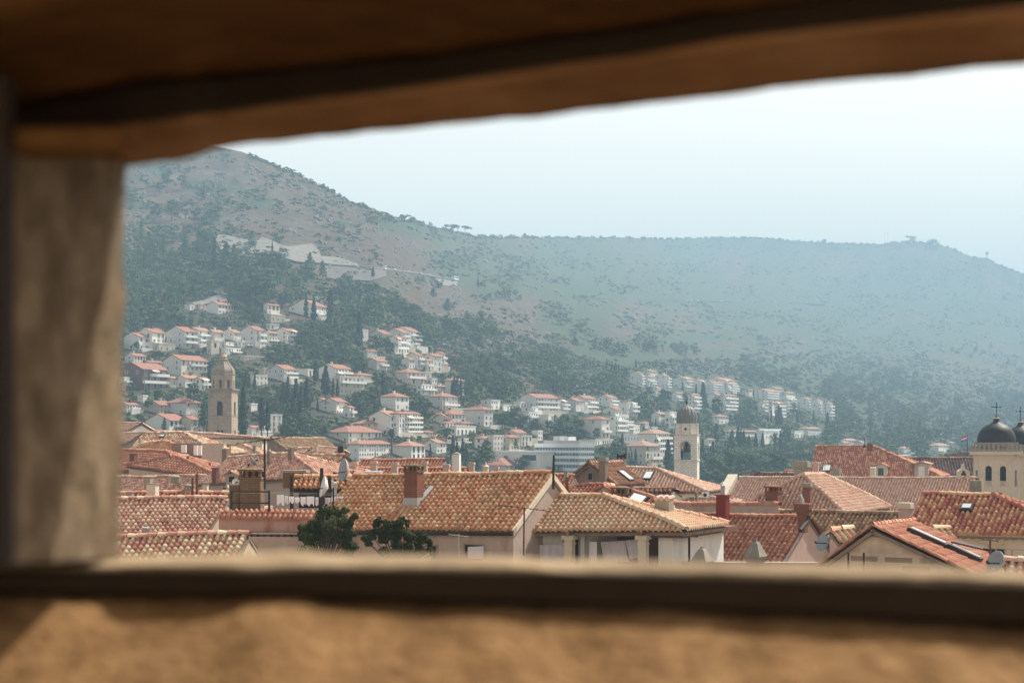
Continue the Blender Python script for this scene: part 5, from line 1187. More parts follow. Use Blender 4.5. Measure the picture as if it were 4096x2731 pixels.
# flag
mb = MB(); pb = at(*R8(1664, 250), 238); pt = at(*R8(1664, -2), 238); fl = empty('flag_pole', pb, 'small red, white and blue flag on a pole left of the domed towers', 'flag')
mb.tube(pb, pt, .05, 6); part(mb, 'pole', M['iron'], fl)
mb = MB(); n = 6; vs = []; fs = []
for j in range(4):
    for i in range(n): vs.append(pt - Vector((i * .19, math.sin(i * 1.3) * .12, 0)) - Z * (j * .22 + .10 * i + .05 * math.sin(i * 1.1)))
for j in range(3):
    for i in range(n - 1): mb.cur = j; a = j * n + i; fs.append((a, a + n, a + n + 1, a + 1))
mb.add(vs, fs); mb.m = [j for j in range(3) for i in range(n - 1)]
me_ = mb.build('flag_cloth', [flat('flag_red', (.6, .04, .05)), flat('flag_white', (.8, .8, .8)), flat('flag_blue', (.05, .09, .45))], fl)
sm = me_.modifiers.new('thickness', 'SOLIDIFY'); sm.thickness = .02

# ================================================================== houses on the slope
HW = [plaster('house_white', (0.80, 0.77, 0.71), (0.50, 0.48, 0.44), 0.3, .4), plaster('house_cream', (0.70, 0.66, 0.58), (0.42, 0.38, 0.32), 0.35, .4), plaster('house_grey', (0.60, 0.58, 0.55), (0.36, 0.35, 0.33), 0.35, .4),
      plaster('house_stone', (0.55, 0.48, 0.38), (0.34, 0.29, 0.23), 0.4, .4), plaster('house_pink', (0.66, 0.54, 0.48), (0.42, 0.33, 0.28), 0.3, .4), plaster('house_brown', (0.16, 0.08, 0.07), (0.10, 0.06, 0.05), 0.3, .4)]
def far_roof(name, c):
    m, nt, b = new_mat(name); v = coords(nt, (1, 1, 1)); n1 = noise(nt, v, 1.3, 5, 0.7); n2 = noise(nt, v, 0.25, 3)
    r = ramp(nt, [(0.3, tuple(x * 0.7 for x in c)), (0.55, c), (0.75, tuple(min(.8, x * 1.25) for x in c))]); nt.links.new(n1, r.inputs[0])
    nt.links.new(mixc(nt, n2, r.outputs[0], tuple(x * .75 for x in c)), b.inputs['Base Color']); b.inputs['Roughness'].default_value = .9
    return m
HR = [far_roof('far_roof_red', (0.33, 0.155, 0.11)), far_roof('far_roof_orange', (0.39, 0.21, 0.135)), far_roof('far_roof_faded', (0.36, 0.215, 0.17))]
rail_m = flat('balcony_white', (0.78, 0.78, 0.77), .6); awn_m = flat('awning_cream', (0.80, 0.76, 0.66), .8)
def win_mesh(nm, w, h, shut):
    mb = MB(); mb.cur = 0; mb.box(-w / 2 - .09, w / 2 + .09, -.05, .04, -.09, h + .09); mb.cur = 1; mb.box(-w / 2, w / 2, -.05, .06, 0, h)
    if shut:
        mb.cur = 2; mb.box(-w, -w / 2 - .02, 0, .10, 0, h); mb.box(w / 2 + .02, w, 0, .10, 0, h)
    me = bpy.data.meshes.new(nm); me.from_pydata(mb.v, [], mb.f)
    for m in (rail_m, M['glass'], M['shutter']): me.materials.append(m)
    me.polygons.foreach_set('material_index', mb.m); return me
WIN = [win_mesh('window_plain', 1.0, 1.35, 0), win_mesh('window_shuttered', .95, 1.35, 1), win_mesh('window_tall', 1.3, 2.0, 0), win_mesh('window_wide', 2.2, 1.4, 0)]
house_boxes = []
hrng = random.Random(3)
def put(me, name, root, loc, rz, sc=1.0):
    o = bpy.data.objects.new(name, me); COL.objects.link(o); o.parent = root
    o.location = loc - root.location; o.rotation_euler = (0, 0, rz); o.scale = (sc, 1, sc); return o
def slope_house(RR, x0, xc, x1, ye, yb, kind, nf, label, wall=None, roof=None, az=None, dY=0.0, name='hillside_house', bal=None, group=None, pitch=None, cat='house', nchim=1):
    """x0 | xc | x1: left gable edge, corner, right edge of the facade; ye, yb: eave and foot at the corner (pixels of the detail view RR)"""
    px0, pe = RR(x0, ye); pxc, pb = RR(xc, yb); px1, _ = RR(x1, 0)
    Y = float(depth(pxc, pb)) + dY; a = R(az if az else 52)
    C = at(pxc, pb, Y); t = Vector((math.cos(a), math.sin(a), 0)); g = Vector((-math.sin(a), math.cos(a), 0))
    k1 = (px1 - CX) / F; k0 = (px0 - CX) / F
    wf = (k1 * Y - C.x) / (math.cos(a) - k1 * math.sin(a)); wg = (k0 * Y - C.x) / (-math.sin(a) - k0 * math.cos(a))
    wf = max(2.5, wf); wg = max(2.5, min(wg, 22)); he = (pb - pe) * Y / F
    pk = ye - 40
    house_boxes.append((px0, px1, pe - 10, pb, Y))
    n = Vector((math.sin(a), -math.cos(a), 0)); rz = a
    root = empty(name, C, label, cat, group)
    wm = HW[wall] if wall is not None else HW[hrng.choice([0, 0, 0, 1, 1, 2])]; rm = HR[roof if roof is not None else hrng.choice([0, 0, 1, 1, 2])]
    sink = 9.0; mb = MB(); p = R(pitch or 24)
    zt = Z * he
    A, B, D_, E_ = C, C + t * wf, C + t * wf + g * wg, C + g * wg
    rh = wg / 2 * math.tan(p)
    if kind == 'g':
        G1, G2 = C + g * (wg / 2) + Z * (he + rh), B + g * (wg / 2) + Z * (he + rh)
        f = [A - Z * sink, A + zt, G1, E_ + zt, E_ - Z * sink]; mb.prism(f[::-1], t * wf); part(mb, 'wall', wm, root)
        rb = MB(); ov = .35; th = .22
        s1 = (A - G1 + zt); s1n = s1.normalized(); s2n = (E_ + zt - G1).normalized()
        for e, sn in ((A + zt, s1n), (E_ + zt, s2n)):
            q = [G1 - t * ov + Z * .02, e + sn * .5 - t * ov + Z * .02, e + sn * .5 - t * ov + Z * (.02 + th), G1 - t * ov + Z * (.02 + th)]
            rb.prism(q if sn is s1n else q[::-1], t * (wf + 2 * ov))
        ro = part(rb, 'roof', rm, root); top = G1 + t * (wf * hrng.uniform(.25, .75))
    elif kind in 'hv':
        mb.frame_box(C, t, g, Z, 0, wf, 0, wg, -sink, he); part(mb, 'wall', wm, root)
        m_ = min(wf, wg) / 2; rh = m_ * math.tan(p); ov = .45
        a0, b0, d0, e0 = A - t * ov - g * ov + zt, B + t * ov - g * ov + zt, D_ + t * ov + g * ov + zt, E_ - t * ov + g * ov + zt
        if wf >= wg: r0, r1 = C + t * m_ + g * wg / 2 + Z * (he + rh), C + t * (wf - m_) + g * wg / 2 + Z * (he + rh); fc = [(0, 1, 5, 4), (1, 2, 5), (2, 3, 4, 5), (3, 0, 4)]
        else: r0, r1 = C + t * wf / 2 + g * m_ + Z * (he + rh), C + t * wf / 2 + g * (wg - m_) + Z * (he + rh); fc = [(0, 1, 4), (1, 2, 5, 4), (2, 3, 5), (3, 0, 4, 5)]
        rb = MB(); rb.add([x + Z * .02 for x in (a0, b0, d0, e0)] + [r0 + Z * .1, r1 + Z * .1] + [x - Z * .2 for x in (a0, b0, d0, e0)], fc + [(0, 6, 7, 1), (1, 7, 8, 2), (2, 8, 9, 3), (3, 9, 6, 0), (9, 8, 7, 6)])
        ro = part(rb, 'roof', rm, root); top = r0.lerp(r1, .3) - Z * .3
    else:
        mb.frame_box(C, t, g, Z, 0, wf, 0, wg, -sink, he); wo = part(mb, 'wall', wm, root)
        rb = MB()
        for (xa, xb, ya, yb_) in ((-.12, wf + .12, -.12, .12), (-.12, wf + .12, wg - .12, wg + .12), (-.12, .12, .12, wg - .12), (wf - .12, wf + .12, .12, wg - .12)): rb.frame_box(C, t, g, Z, xa, xb, ya, yb_, he + .005, he + .45)
        rb.frame_box(C, t, g, Z, .12, wf - .12, .12, wg - .12, he + .004, he + .06); ro = part(rb, 'flat_roof', wm if hrng.random() < .7 else HW[2], root); top = None
    if top is not None and nchim and wf > 5:
        cb = MB(); cb.frame_box(top, t, g, Z, -.4, .4, -.35, .35, -1.2, 1.0); cb.frame_box(top, t, g, Z, -.5, .5, -.45, .45, 1.0, 1.15); co = part(cb, 'chimney', hrng.choice([HW[0], HW[3], M['brick']]), None); co.parent = ro; co.matrix_parent_inverse = Matrix.Identity(4)
    nf = max(1, nf); fh = he / nf; ws = min(1.0, fh / 2.5); nc = max(1, int(wf / (2.6 * ws))); ng = max(1, int(wg / (4.2 * ws)))
    style = hrng.choice([0, 1, 1, 2])
    for i in range(nf):
        z = i * fh + max(.35, fh * .3)
        has_bal = bal is not None and i in bal
        if fh < .8: continue
        for c in range(nc):
            if hrng.random() < .16: continue
            k = 2 if has_bal else style
            wz = i * fh + .2 * ws if k == 2 else i * fh + .32 * fh
            put(WIN[k], 'window', root, C + t * ((c + .5) * wf / nc) + Z * wz, rz, ws)
        for c in range(ng):
            if hrng.random() < .45: put(WIN[0 if hrng.random() < .7 else 1], 'window', root, C + g * ((c + .5) * wg / ng) + Z * (i * fh + .32 * fh), rz - math.pi / 2, ws)
        if has_bal:
            bb = MB(); bx0, bx1 = (0.0, wf) if hrng.random() < .6 else (wf * .3, wf)
            bh = .38 * fh; bb.frame_box(C, t, n, Z, bx0, bx1, .02, 1.3, i * fh - .08, i * fh + .08); bb.frame_box(C, t, n, Z, bx0, bx1, 1.2, 1.3, i * fh + .08, i * fh + bh)
            for e_ in (bx0, bx1 - .1): bb.frame_box(C, t, n, Z, e_, e_ + .1, .02, 1.2, i * fh + .08, i * fh + bh)
            part(bb, 'balcony', rail_m if hrng.random() < .8 else wm, root)
            if hrng.random() < .25:
                ab = MB(); q = C + t * (bx0 + .4) + Z * (i * fh + 2.5) + n * .05; ab.prism([q, q + n * 1.7 - Z * .7, q + n * 1.7 - Z * .8, q - Z * .08], t * min(3.0, bx1 - bx0 - .6)); part(ab, 'awning', awn_m, root)
    if kind != 'f' and RR is not R9 and hrng.random() < .62:
        tb = MB(); w0, w1, dp = -hrng.uniform(0, 2), wf + hrng.uniform(-1, 4), hrng.uniform(2, 4.5); tz = hrng.uniform(-.2, .5)
        tb.frame_box(C, t, n, Z, w0, w1, .03, dp, -9, tz); tb.frame_box(C, t, n, Z, w0, w1, dp - .2, dp, tz, tz + .8); part(tb, 'terrace', hrng.choice([HW[3], HW[1], HW[2]]), root)
    return root, C, t, g, n, wf, wg, he
SH = slope_house
B2_, B3_ = (1, 2), (1, 2, 3, 4)
L = [
 # --- upper left slope
 (R1, 1125, 1260, 1440, 52, 165, 'g', 2, 'highest long red-roofed house, right under the grey stone retaining wall', 0, 0),
 (R1, 985, 1048, 1120, 55, 115, 'h', 1, 'little pavilion with pyramid red roof beside the highest long house', 1, 0),
 (R1, 868, 930, 985, 58, 120, 'f', 1, 'low flat white annex left of the pyramid-roofed pavilion', 0, None),
 (R1, 1785, 1830, 1970, 55, 235, 'g', 3, 'tall narrow cream house with balconies above the pine wood', 1, 0, (1,)),
 (R1, 1845, 1870, 2035, 172, 262, 'f', 1, 'stone terrace block at the foot of the tall narrow cream house', 3, None),
 (R3, -125, 190, 325, 72, 215, 'g', 3, 'big white house behind two cypresses high on the slope', 0, 0, (1,)),
 # --- first full row
 (R1, 160, 335, 455, 425, 590, 'g', 2, 'white house with a glazed upper floor beside the jamb', 0, 0, (0,)),
 (R1, 310, 490, 640, 376, 575, 'g', 3, 'tall white gabled house above a colonnaded terrace', 0, 0, (1,)),
 (R1, 500, 565, 760, 510, 605, 'f', 1, 'flat terrace with columns below the tall gabled house', 3, None),
 (R1, 480, 528, 605, 342, 400, 'h', 1, 'small pyramid red roof peeping over the tall gabled house', 1, 0),
 (R1, 655, 862, 995, 365, 565, 'g', 3, 'grey gabled house with stacked loggias and arched ground floor', 2, 0, B2_),
 (R1, 895, 1028, 1165, 352, 540, 'g', 3, 'white balcony house right of the grey house with arched ground floor', 0, 1, B2_),
 (R1, 1105, 1215, 1330, 374, 520, 'g', 2, 'cream gabled house left of the tower spire in the upper row', 1, 1),
 (R1, 1140, 1176, 1270, 475, 635, 'f', 2, 'flat-roofed stone house just left of the tower finial', 3, None),
 (R1, 1290, 1442, 1525, 378, 470, 'g', 2, 'white gabled house just right of the tower finial', 0, 1),
 (R1, 1275, 1345, 1460, 495, 570, 'f', 2, 'white terraced annex directly behind the tower finial', 0, None, (1,)),
 (R1, 1330, 1350, 1520, 560, 645, 'f', 2, 'low white terrace house lowest behind the tower finial', 0, None, (1,)),
 (R1, 1500, 1532, 1665, 485, 560, 'f', 2, 'white house with pergola roof and wide balcony', 0, None, (1,)),
 (R1, 1520, 1690, 1798, 348, 545, 'g', 3, 'large gabled house with awnings right of the tower in the upper row', 2, 0, B2_),
 (R1, 1785, 1845, 1945, 382, 520, 'g', 3, 'slim cream house with red roof in the upper row', 1, 1, (1,)),
 (R1, 1910, 2060, 2190, 362, 505, 'g', 3, 'last white gabled house of the upper row, by the wood', 0, 0, B2_),
 (R1, 1848, 1862, 1965, 285, 345, 'f', 1, 'open concrete carport above the slim cream house of the upper row', 2, None),
 (R1, 1545, 1562, 1790, 652, 705, 'f', 1, 'long low stone garden wall block right of the tower finial', 3, None),
 # --- second row
 (R1, 132, 162, 228, 905, 1050, 'f', 3, 'white balcony block cut off by the jamb beside the brown-panelled block', 0, None, B2_),
 (R1, 340, 384, 434, 1118, 1190, 'f', 1, 'low white garden house between brown-panelled block and little stone house', 0, None),
 (R1, 1768, 1786, 1838, 800, 880, 'f', 1, 'small stone terrace block left of the grey gabled house with white balconies', 3, None),
 (R3, 1436, 1452, 1528, 842, 925, 'f', 1, 'pale stone terrace block under the low cream house with orange roof', 3, None),
 (R3, 1632, 1648, 1722, 748, 835, 'f', 1, 'stone terrace block at the right end of the small terrace', 3, None),
 (R1, 170, 280, 415, 648, 745, 'g', 2, 'small white house with red roof above the brown-panelled block', 0, 0),
 (R1, 405, 448, 600, 722, 795, 'g', 1, 'low cream house with red roof between small white house and wide cream house', 1, 0),
 (R1, 620, 828, 1130, 695, 890, 'g', 3, 'wide cream house with roof windows and long red roof left of the tower', 1, 0, (2,)),
 (R1, 130, 378, 665, 800, 1045, 'g', 3, 'brown-panelled block with white concrete frames and balconies', 5, 0, B2_),
 (R1, 665, 700, 795, 905, 1010, 'g', 1, 'little grey house with orange roof at the end of the brown-panelled block', 2, 1),
 (R1, 755, 878, 1050, 905, 1015, 'g', 2, 'white house with bright orange roof left of the tower lantern', 0, 1),
 (R1, 1000, 1052, 1145, 915, 1060, 'g', 2, 'white house with orange roof touching the tower lantern', 0, 1, (1,)),
 (R1, 1828, 2022, 2165, 805, 950, 'g', 3, 'grey gabled house with white balconies among cypresses right of the tower', 2, 0, B2_),
 (R1, 1638, 1692, 1830, 880, 995, 'f', 2, 'flat-roofed cream house behind the cypresses right of the tower', 1, None),
 (R3, -40, 92, 150, 812, 885, 'f', 1, 'flat white wall-like house left of the large gabled mansion', 0, None),
 # --- third row
 (R1, 120, 195, 325, 1215, 1310, 'g', 2, 'white house with balcony beside the jamb above the town roofs', 0, 0, (1,)),
 (R1, 425, 575, 720, 1218, 1318, 'g', 2, 'stone house with small red roof among bushes below the brown block', 3, 0),
 (R1, 630, 885, 1055, 1190, 1340, 'h', 2, 'broad grey house with hipped red roof left of the tower shaft', 2, 0),
 (R1, 415, 690, 890, 1398, 1545, 'g', 2, 'white house with dormers and awning just above the old roofs', 0, 0, (1,)),
 (R1, 820, 940, 1025, 1388, 1540, 'g', 2, 'stone-faced house with red roof left of the tower shaft foot', 3, 0),
 (R1, 1030, 1078, 1150, 1485, 1560, 'g', 1, 'tiny house with red roof touching the tower shaft', 0, 1),
 (R1, 1575, 1640, 1712, 1212, 1295, 'f', 1, 'small white flat house between cypresses right of the tower shaft', 0, None),
 (R1, 1858, 1872, 2000, 1338, 1540, 'f', 3, 'tall narrow cream block right of the cypress pair', 1, None),
 (R1, 1605, 1650, 1840, 1482, 1590, 'g', 2, 'white two-storey house between tower and narrow cream block', 0, 0, (1,)),
 (R1, 1470, 1505, 1585, 1548, 1640, 'g', 2, 'white house with pink roof half hidden by the tower shaft', 0, 0),
 # --- centre cluster
 (R3, 703, 728, 792, 348, 480, 'f', 2, 'narrow grey house beside a tall cypress at the left of the hill cluster', 2, None),
 (R3, 788, 972, 1060, 395, 480, 'g', 2, 'gabled house behind a round pine in the hill cluster', 2, 0),
 (R3, 990, 1190, 1265, 380, 560, 'g', 4, 'tall gabled apartment house in the hill cluster', 2, 0, B3_),
 (R3, 1060, 1285, 1395, 365, 560, 'g', 4, 'topmost apartment house at the right of the hill cluster', 0, 0, B3_),
 (R3, 1068, 1108, 1240, 432, 625, 'g', 3, 'lowest white balcony house of the hill cluster', 0, 0, B2_),
 (R3, 750, 786, 892, 592, 680, 'g', 2, 'small tower-like house with red roof below the hill cluster', 2, 0),
 (R3, 785, 892, 1010, 708, 812, 'g', 2, 'dark grey house with red roof and wide balcony below the hill cluster', 2, 0, (1,)),
 (R3, 1172, 1268, 1330, 692, 790, 'g', 2, 'leftmost white house of the small terrace beside the pine wood', 0, 0),
 (R3, 1240, 1365, 1425, 640, 800, 'g', 3, 'white three-storey house with tall windows in the small terrace', 0, 0, B2_),
 (R3, 1420, 1472, 1530, 702, 832, 'g', 2, 'low cream house with orange roof in the small terrace', 1, 1, (1,)),
 (R3, 1428, 1548, 1645, 650, 835, 'g', 3, 'wide shuttered house at the right of the small terrace', 1, 0),
 (R3, 1555, 1640, 1685, 622, 800, 'g', 3, 'topmost house at the right end of the small terrace', 0, 0, B2_),
 (R3, 1108, 1245, 1442, 838, 975, 'h', 2, 'pink house with long balconies and hipped red roof', 4, 0, B2_),
 (R3, 218, 410, 590, 792, 960, 'g', 3, 'large gabled mansion with white upper terraces', 0, 0, B2_),
 (R3, 590, 672, 840, 868, 960, 'h', 2, 'hip-roofed wing to the right of the large gabled mansion', 1, 0),
 (R3, 440, 462, 745, 892, 1100, 'f', 3, 'arcaded stone terrace block in front of the large gabled mansion', 3, None, (2,)),
 (R3, 938, 1110, 1265, 1118, 1285, 'h', 2, 'square white house with pyramid red roof standing alone among trees', 0, 0),
 (R3, 1498, 1655, 1830, 1118, 1275, 'h', 3, 'grey hip-roofed villa with arched balcony beside three cypresses', 2, 0, (1,)),
 (R3, 1905, 2140, 2240, 1272, 1470, 'h', 3, 'tall grey villa with hipped roof and triple windows', 2, 0),
 (R3, 120, 335, 390, 1195, 1300, 'g', 2, 'low white house left of the slender white tower house', 0, 0),
 (R3, 255, 425, 540, 1180, 1325, 'g', 3, 'slender white house with tall stair windows and chimneys', 0, 0),
 (R3, 532, 572, 630, 1250, 1370, 'g', 2, 'white balcony house right of the slender stair-window house', 0, 0, B2_),
 (R3, 612, 842, 945, 1432, 1545, 'h', 2, 'brownish house with green awnings and hipped roof', 4, 1),
 (R3, 798, 1050, 1180, 1350, 1575, 'g', 3, 'large white gabled house left of the tall balcony apartments', 0, 1),
 (R3, 1060, 1150, 1395, 1315, 1590, 'h', 5, 'tall white apartment house with rows of balconies above the town', 0, 0, B3_),
 (R3, 1542, 1725, 1850, 1372, 1460, 'g', 2, 'white house with red gables amid gardens right of the tall apartments', 0, 1),
 (R3, 1570, 1760, 1920, 1325, 1460, 'h', 2, 'hipped stone house behind the white garden house', 1, 0),
 (R3, 1640, 1702, 1812, 1428, 1485, 'h', 1, 'garden pavilion with low red roof and open porch', 0, 0),
 (R3, 1855, 1888, 2000, 1428, 1495, 'h', 1, 'small red-roofed pavilion above an arched terrace', 0, 0),
 (R3, 1800, 1815, 2042, 1472, 1575, 'f', 1, 'white arched terrace below the garden pavilions', 0, None),
 (R3, 1405, 1462, 1542, 1535, 1590, 'h', 1, 'little summerhouse with red roof beside the palm', 1, 0),
 (R3, 1518, 1532, 1592, 918, 975, 'f', 1, 'tiny white flat house below the wide shuttered house', 0, None),
 (R3, 1400, 1415, 1562, 985, 1105, 'f', 2, 'white terrace block under the pink balcony house', 0, None, (1,)),
 (R3, 1565, 1602, 1758, 1002, 1065, 'h', 2, 'bluish white house with low red roof left of three cypresses', 0, 1),
 (R3, 1685, 1790, 1905, 930, 1110, 'h', 2, 'orange-roofed house hidden behind three cypresses', 1, 1),
 # --- middle right
 (R5, 65, 188, 292, 588, 690, 'f', 2, 'modern flat-roofed glass house at the left of the stepped terrace row', 0, None),
 (R5, 280, 332, 470, 640, 705, 'f', 1, 'low modern terrace house second from the left in the stepped row', 0, None),
 (R5, 448, 528, 662, 608, 672, 'f', 1, 'pale blue-white modern house high in the stepped row', 0, None),
 (R5, 540, 660, 748, 668, 760, 'f', 2, 'modern house with glass balcony in the middle of the stepped row', 0, None, (1,)),
 (R5, 600, 622, 780, 728, 838, 'f', 2, 'modern house with two white balconies low in the stepped row', 0, None, B2_),
 (R5, 728, 852, 912, 758, 885, 'f', 2, 'white cubic house at the right end of the stepped row', 0, None),
 (R5, 525, 700, 965, 552, 725, 'g', 3, 'long apartment house with a row of dormers above the stepped row', 2, 0, B2_),
 (R5, 915, 962, 1080, 592, 735, 'h', 3, 'white balcony house at the right end of the dormered apartments', 0, 0, B2_),
 (R5, 1030, 1172, 1262, 592, 715, 'g', 2, 'grey gabled house right of the dormered apartments', 2, 0),
 (R5, 1128, 1278, 1410, 562, 715, 'g', 3, 'white stepped house with many terraces behind the grey gabled house', 0, 0, B2_),
 (R5, 1418, 1565, 1652, 556, 675, 'g', 3, 'white gabled house with balconies right of the terraced pair', 0, 0, B2_),
 (R5, 1668, 1775, 1890, 612, 765, 'f', 3, 'flat white house with roof terrace overlooking the palm', 0, None, B2_),
 (R5, 1488, 1632, 1702, 692, 770, 'g', 1, 'low white house under the gabled house with balconies', 0, 0),
 (R5, 1268, 1472, 1562, 802, 1035, 'h', 3, 'ornate white mansion with carved facade and hipped roof', 1, 0, (1,)),
 (R5, 1560, 1632, 1752, 772, 1000, 'f', 4, 'tall white modern block right of the ornate mansion', 0, None, B3_),
 (R5, 1715, 1760, 1842, 835, 965, 'f', 3, 'white glass-fronted block stepping down right of the tall modern block', 0, None, B2_),
 (R5, 1798, 1832, 1912, 880, 968, 'f', 1, 'small white house with one arched window left of the clock tower', 0, None),
 (R5, 1900, 1978, 2032, 850, 910, 'h', 1, 'little house with pale red roof before the white houses left of the clock tower', 1, 2),
 (R5, 2050, 2140, 2232, 742, 875, 'g', 3, 'pale gabled house left of the ribbed lead dome', 0, 2),
 (R5, 2205, 2262, 2340, 722, 905, 'f', 3, 'white block half hidden by the ribbed lead dome', 0, None, B2_),
 (R5, 1895, 2082, 2265, 968, 1220, 'h', 4, 'hotel with white balcony bands and hipped roof left of the clock tower', 0, 2, B3_),
 (R5, 1715, 1732, 2075, 985, 1075, 'f', 1, 'long low grey wing left of the banded hotel', 2, None),
 (R5, 1748, 1985, 2148, 1112, 1345, 'h', 3, 'stone villa with hipped dormer roof in front of the banded hotel', 3, 2, (1,)),
 (R5, 1380, 1395, 1605, 1045, 1110, 'f', 1, 'low white pavilion with terrace right of the glass office block', 0, None),
 # --- just above the old roofs, centre
 (R5, 40, 358, 752, 1338, 1445, 'h', 2, 'low white building with pink hipped roof before the glass office block', 0, 0),
 (R5, -5, 95, 212, 1025, 1160, 'h', 2, 'white hip-roofed house with dark shutters beside a round conifer', 0, 0),
 (R5, 198, 215, 330, 1000, 1175, 'f', 3, 'narrow white house with arched windows left of the glass office block', 1, None),
 (R5, 288, 400, 525, 1012, 1180, 'h', 2, 'stone house with arched door and hipped roof left of the office block', 3, 0),
 (R5, 345, 478, 592, 962, 1060, 'g', 2, 'grey gabled house with plain red roof behind the stone arched-door house', 2, 0),
 (R5, 515, 540, 662, 1002, 1115, 'f', 2, 'cream terrace house touching the left of the glass office block', 1, None),
 (R5, 718, 732, 785, 945, 1050, 'f', 2, 'small white tower block with roof cabin behind the office block', 0, None),
 (R4, 272, 492, 825, 222, 330, 'h', 2, 'wide white building with low hipped roof left of the palm', 1, 0),
 (R4, 458, 595, 918, 342, 520, 'h', 4, 'large white four-storey building with dormered red roof', 0, 0),
 (R4, 938, 1128, 1265, 362, 510, 'h', 2, 'white hipped house right of the large dormered building', 0, 1),
 (R4, 1248, 1382, 1478, 332, 440, 'g', 2, 'pale gabled house left of the two dark cypresses', 0, 1),
 (R4, 1342, 1492, 1537, 262, 345, 'h', 2, 'stone house with pinkish hipped roof above the pale gabled house', 3, 1),
 (R4, 25, 190, 292, 350, 410, 'h', 1, 'low pinkish house behind the pink attic house', 4, 2),
 (R4, 1640, 1655, 1705, 295, 365, 'f', 2, 'small cream terrace house between cypresses and hip-roofed house', 1, None, (1,)),
 # --- terraced apartment blocks, far right
 (R9, 285, 378, 408, 150, 275, 'g', 5, 'leftmost apartment tower of the first stepped complex, by cypresses', 0, 1, B3_),
 (R9, 405, 452, 520, 178, 268, 'g', 4, 'middle apartment block of the first stepped complex', 0, 1, B2_),
 (R9, 395, 470, 548, 128, 180, 'g', 2, 'top apartment block of the first stepped complex', 0, 1),
 (R9, 520, 618, 660, 175, 305, 'g', 5, 'right apartment tower of the first stepped complex', 0, 1, B3_),
 (R9, 488, 530, 582, 288, 365, 'g', 3, 'lowest white house below the first stepped complex', 0, 1, B2_),
 (R9, 688, 800, 892, 198, 305, 'g', 4, 'long left apartment block of the second stepped complex', 0, 1, B3_),
 (R9, 860, 945, 1000, 222, 330, 'g', 4, 'apartment block with brick-red roof behind the lone dark cypress', 0, 1, B3_),
 (R9, 998, 1050, 1160, 232, 345, 'g', 5, 'middle apartment tower of the second stepped complex', 0, 1, B3_),
 (R9, 1020, 1130, 1272, 206, 330, 'g', 4, 'topmost apartment block of the second stepped complex', 0, 1, B3_),
 (R9, 1160, 1205, 1300, 245, 355, 'g', 5, 'right-hand apartment tower of the second stepped complex', 0, 1, B3_),
 (R9, 675, 722, 832, 335, 425, 'g', 4, 'lower left apartment row behind the clock-tower dome', 0, 1, B2_),
 (R9, 830, 868, 940, 345, 515, 'g', 5, 'apartment tower stepping down right of the clock-tower ball', 0, 1, B3_),
 (R9, 1010, 1110, 1165, 352, 485, 'g', 4, 'apartment block half hidden by a broad dark tree', 0, 1, B2_),
 (R9, 1150, 1168, 1285, 352, 525, 'g', 5, 'lowest front apartment tower of the second stepped complex', 0, 1, B3_),
 (R9, 1378, 1402, 1470, 302, 365, 'g', 2, 'small block at the left end of the third stepped complex', 0, 1),
 (R9, 1455, 1562, 1682, 312, 405, 'g', 4, 'long upper apartment block of the third stepped complex', 0, 1, B3_),
 (R9, 1570, 1652, 1730, 290, 345, 'g', 2, 'topmost apartment roof of the third stepped complex', 0, 1),
 (R9, 1690, 1752, 1836, 332, 510, 'g', 6, 'tall apartment tower at the right of the third stepped complex', 0, 1, B3_),
 (R9, 1490, 1532, 1602, 412, 535, 'g', 4, 'lower left apartment block of the third stepped complex', 0, 1, B3_),
 (R9, 1600, 1622, 1735, 422, 590, 'g', 5, 'lower front apartment block above the cypress row', 0, 1, B3_),
 (R9, 1848, 1950, 2002, 392, 495, 'g', 4, 'left apartment block of the fourth, rightmost stepped complex', 0, 1, B3_),
 (R9, 1985, 2052, 2100, 407, 548, 'g', 5, 'middle apartment block of the rightmost stepped complex', 0, 1, B3_),
 (R9, 2092, 2150, 2192, 432, 580, 'g', 5, 'last apartment block at the end of the rightmost stepped complex', 0, 1, B3_),
 # --- lower right
 (R9, 1062, 1122, 1212, 552, 625, 'h', 2, 'small pale house above the cypress wood right of the clock tower', 0, 2),
 (R9, 1188, 1225, 1482, 692, 765, 'h', 2, 'long low villa with pale red roof among cypresses', 0, 2),
 (R9, 1472, 1545, 1712, 690, 815, 'f', 3, 'white building with bright solar panels along its flat roof', 0, None),
 (R9, 1878, 1960, 2082, 668, 730, 'h', 2, 'hip-roofed white villa with a yellow awning', 0, 2),
 (R9, 1808, 1832, 1915, 698, 755, 'f', 1, 'flat white annex left of the villa with yellow awning', 0, None),
 (R9, 983, 1022, 1082, 772, 830, 'g', 1, 'little white house with pale roof just right of the clock tower', 0, 2),
 (R8, 178, 262, 372, 62, 118, 'g', 1, 'white chalet with steep pale roof above the tall hipped roof', 0, 2),
 (R8, 362, 430, 472, 85, 130, 'g', 1, 'pinkish cottage right of the steep-roofed chalet', 4, 2),
 (R8, 858, 930, 1002, 152, 205, 'h', 2, 'hazy white house between chalet and domed towers', 0, 2),
 (R8, 1208, 1330, 1452, 122, 190, 'h', 2, 'hazy hip-roofed house left of the flag', 0, 2),
 (R8, 898, 908, 1015, 238, 268, 'f', 1, 'low white hazy block just above the blackened roof', 0, None),
 (R8, 1455, 1480, 1560, 90, 112, 'h', 1, 'tiny hazy cottage with pale red roof high left of the flag', 4, 2),
 (R9, 2230, 2292, 2352, 802, 860, 'g', 1, 'small white chalet at the foot of the far hill', 0, 2),
]
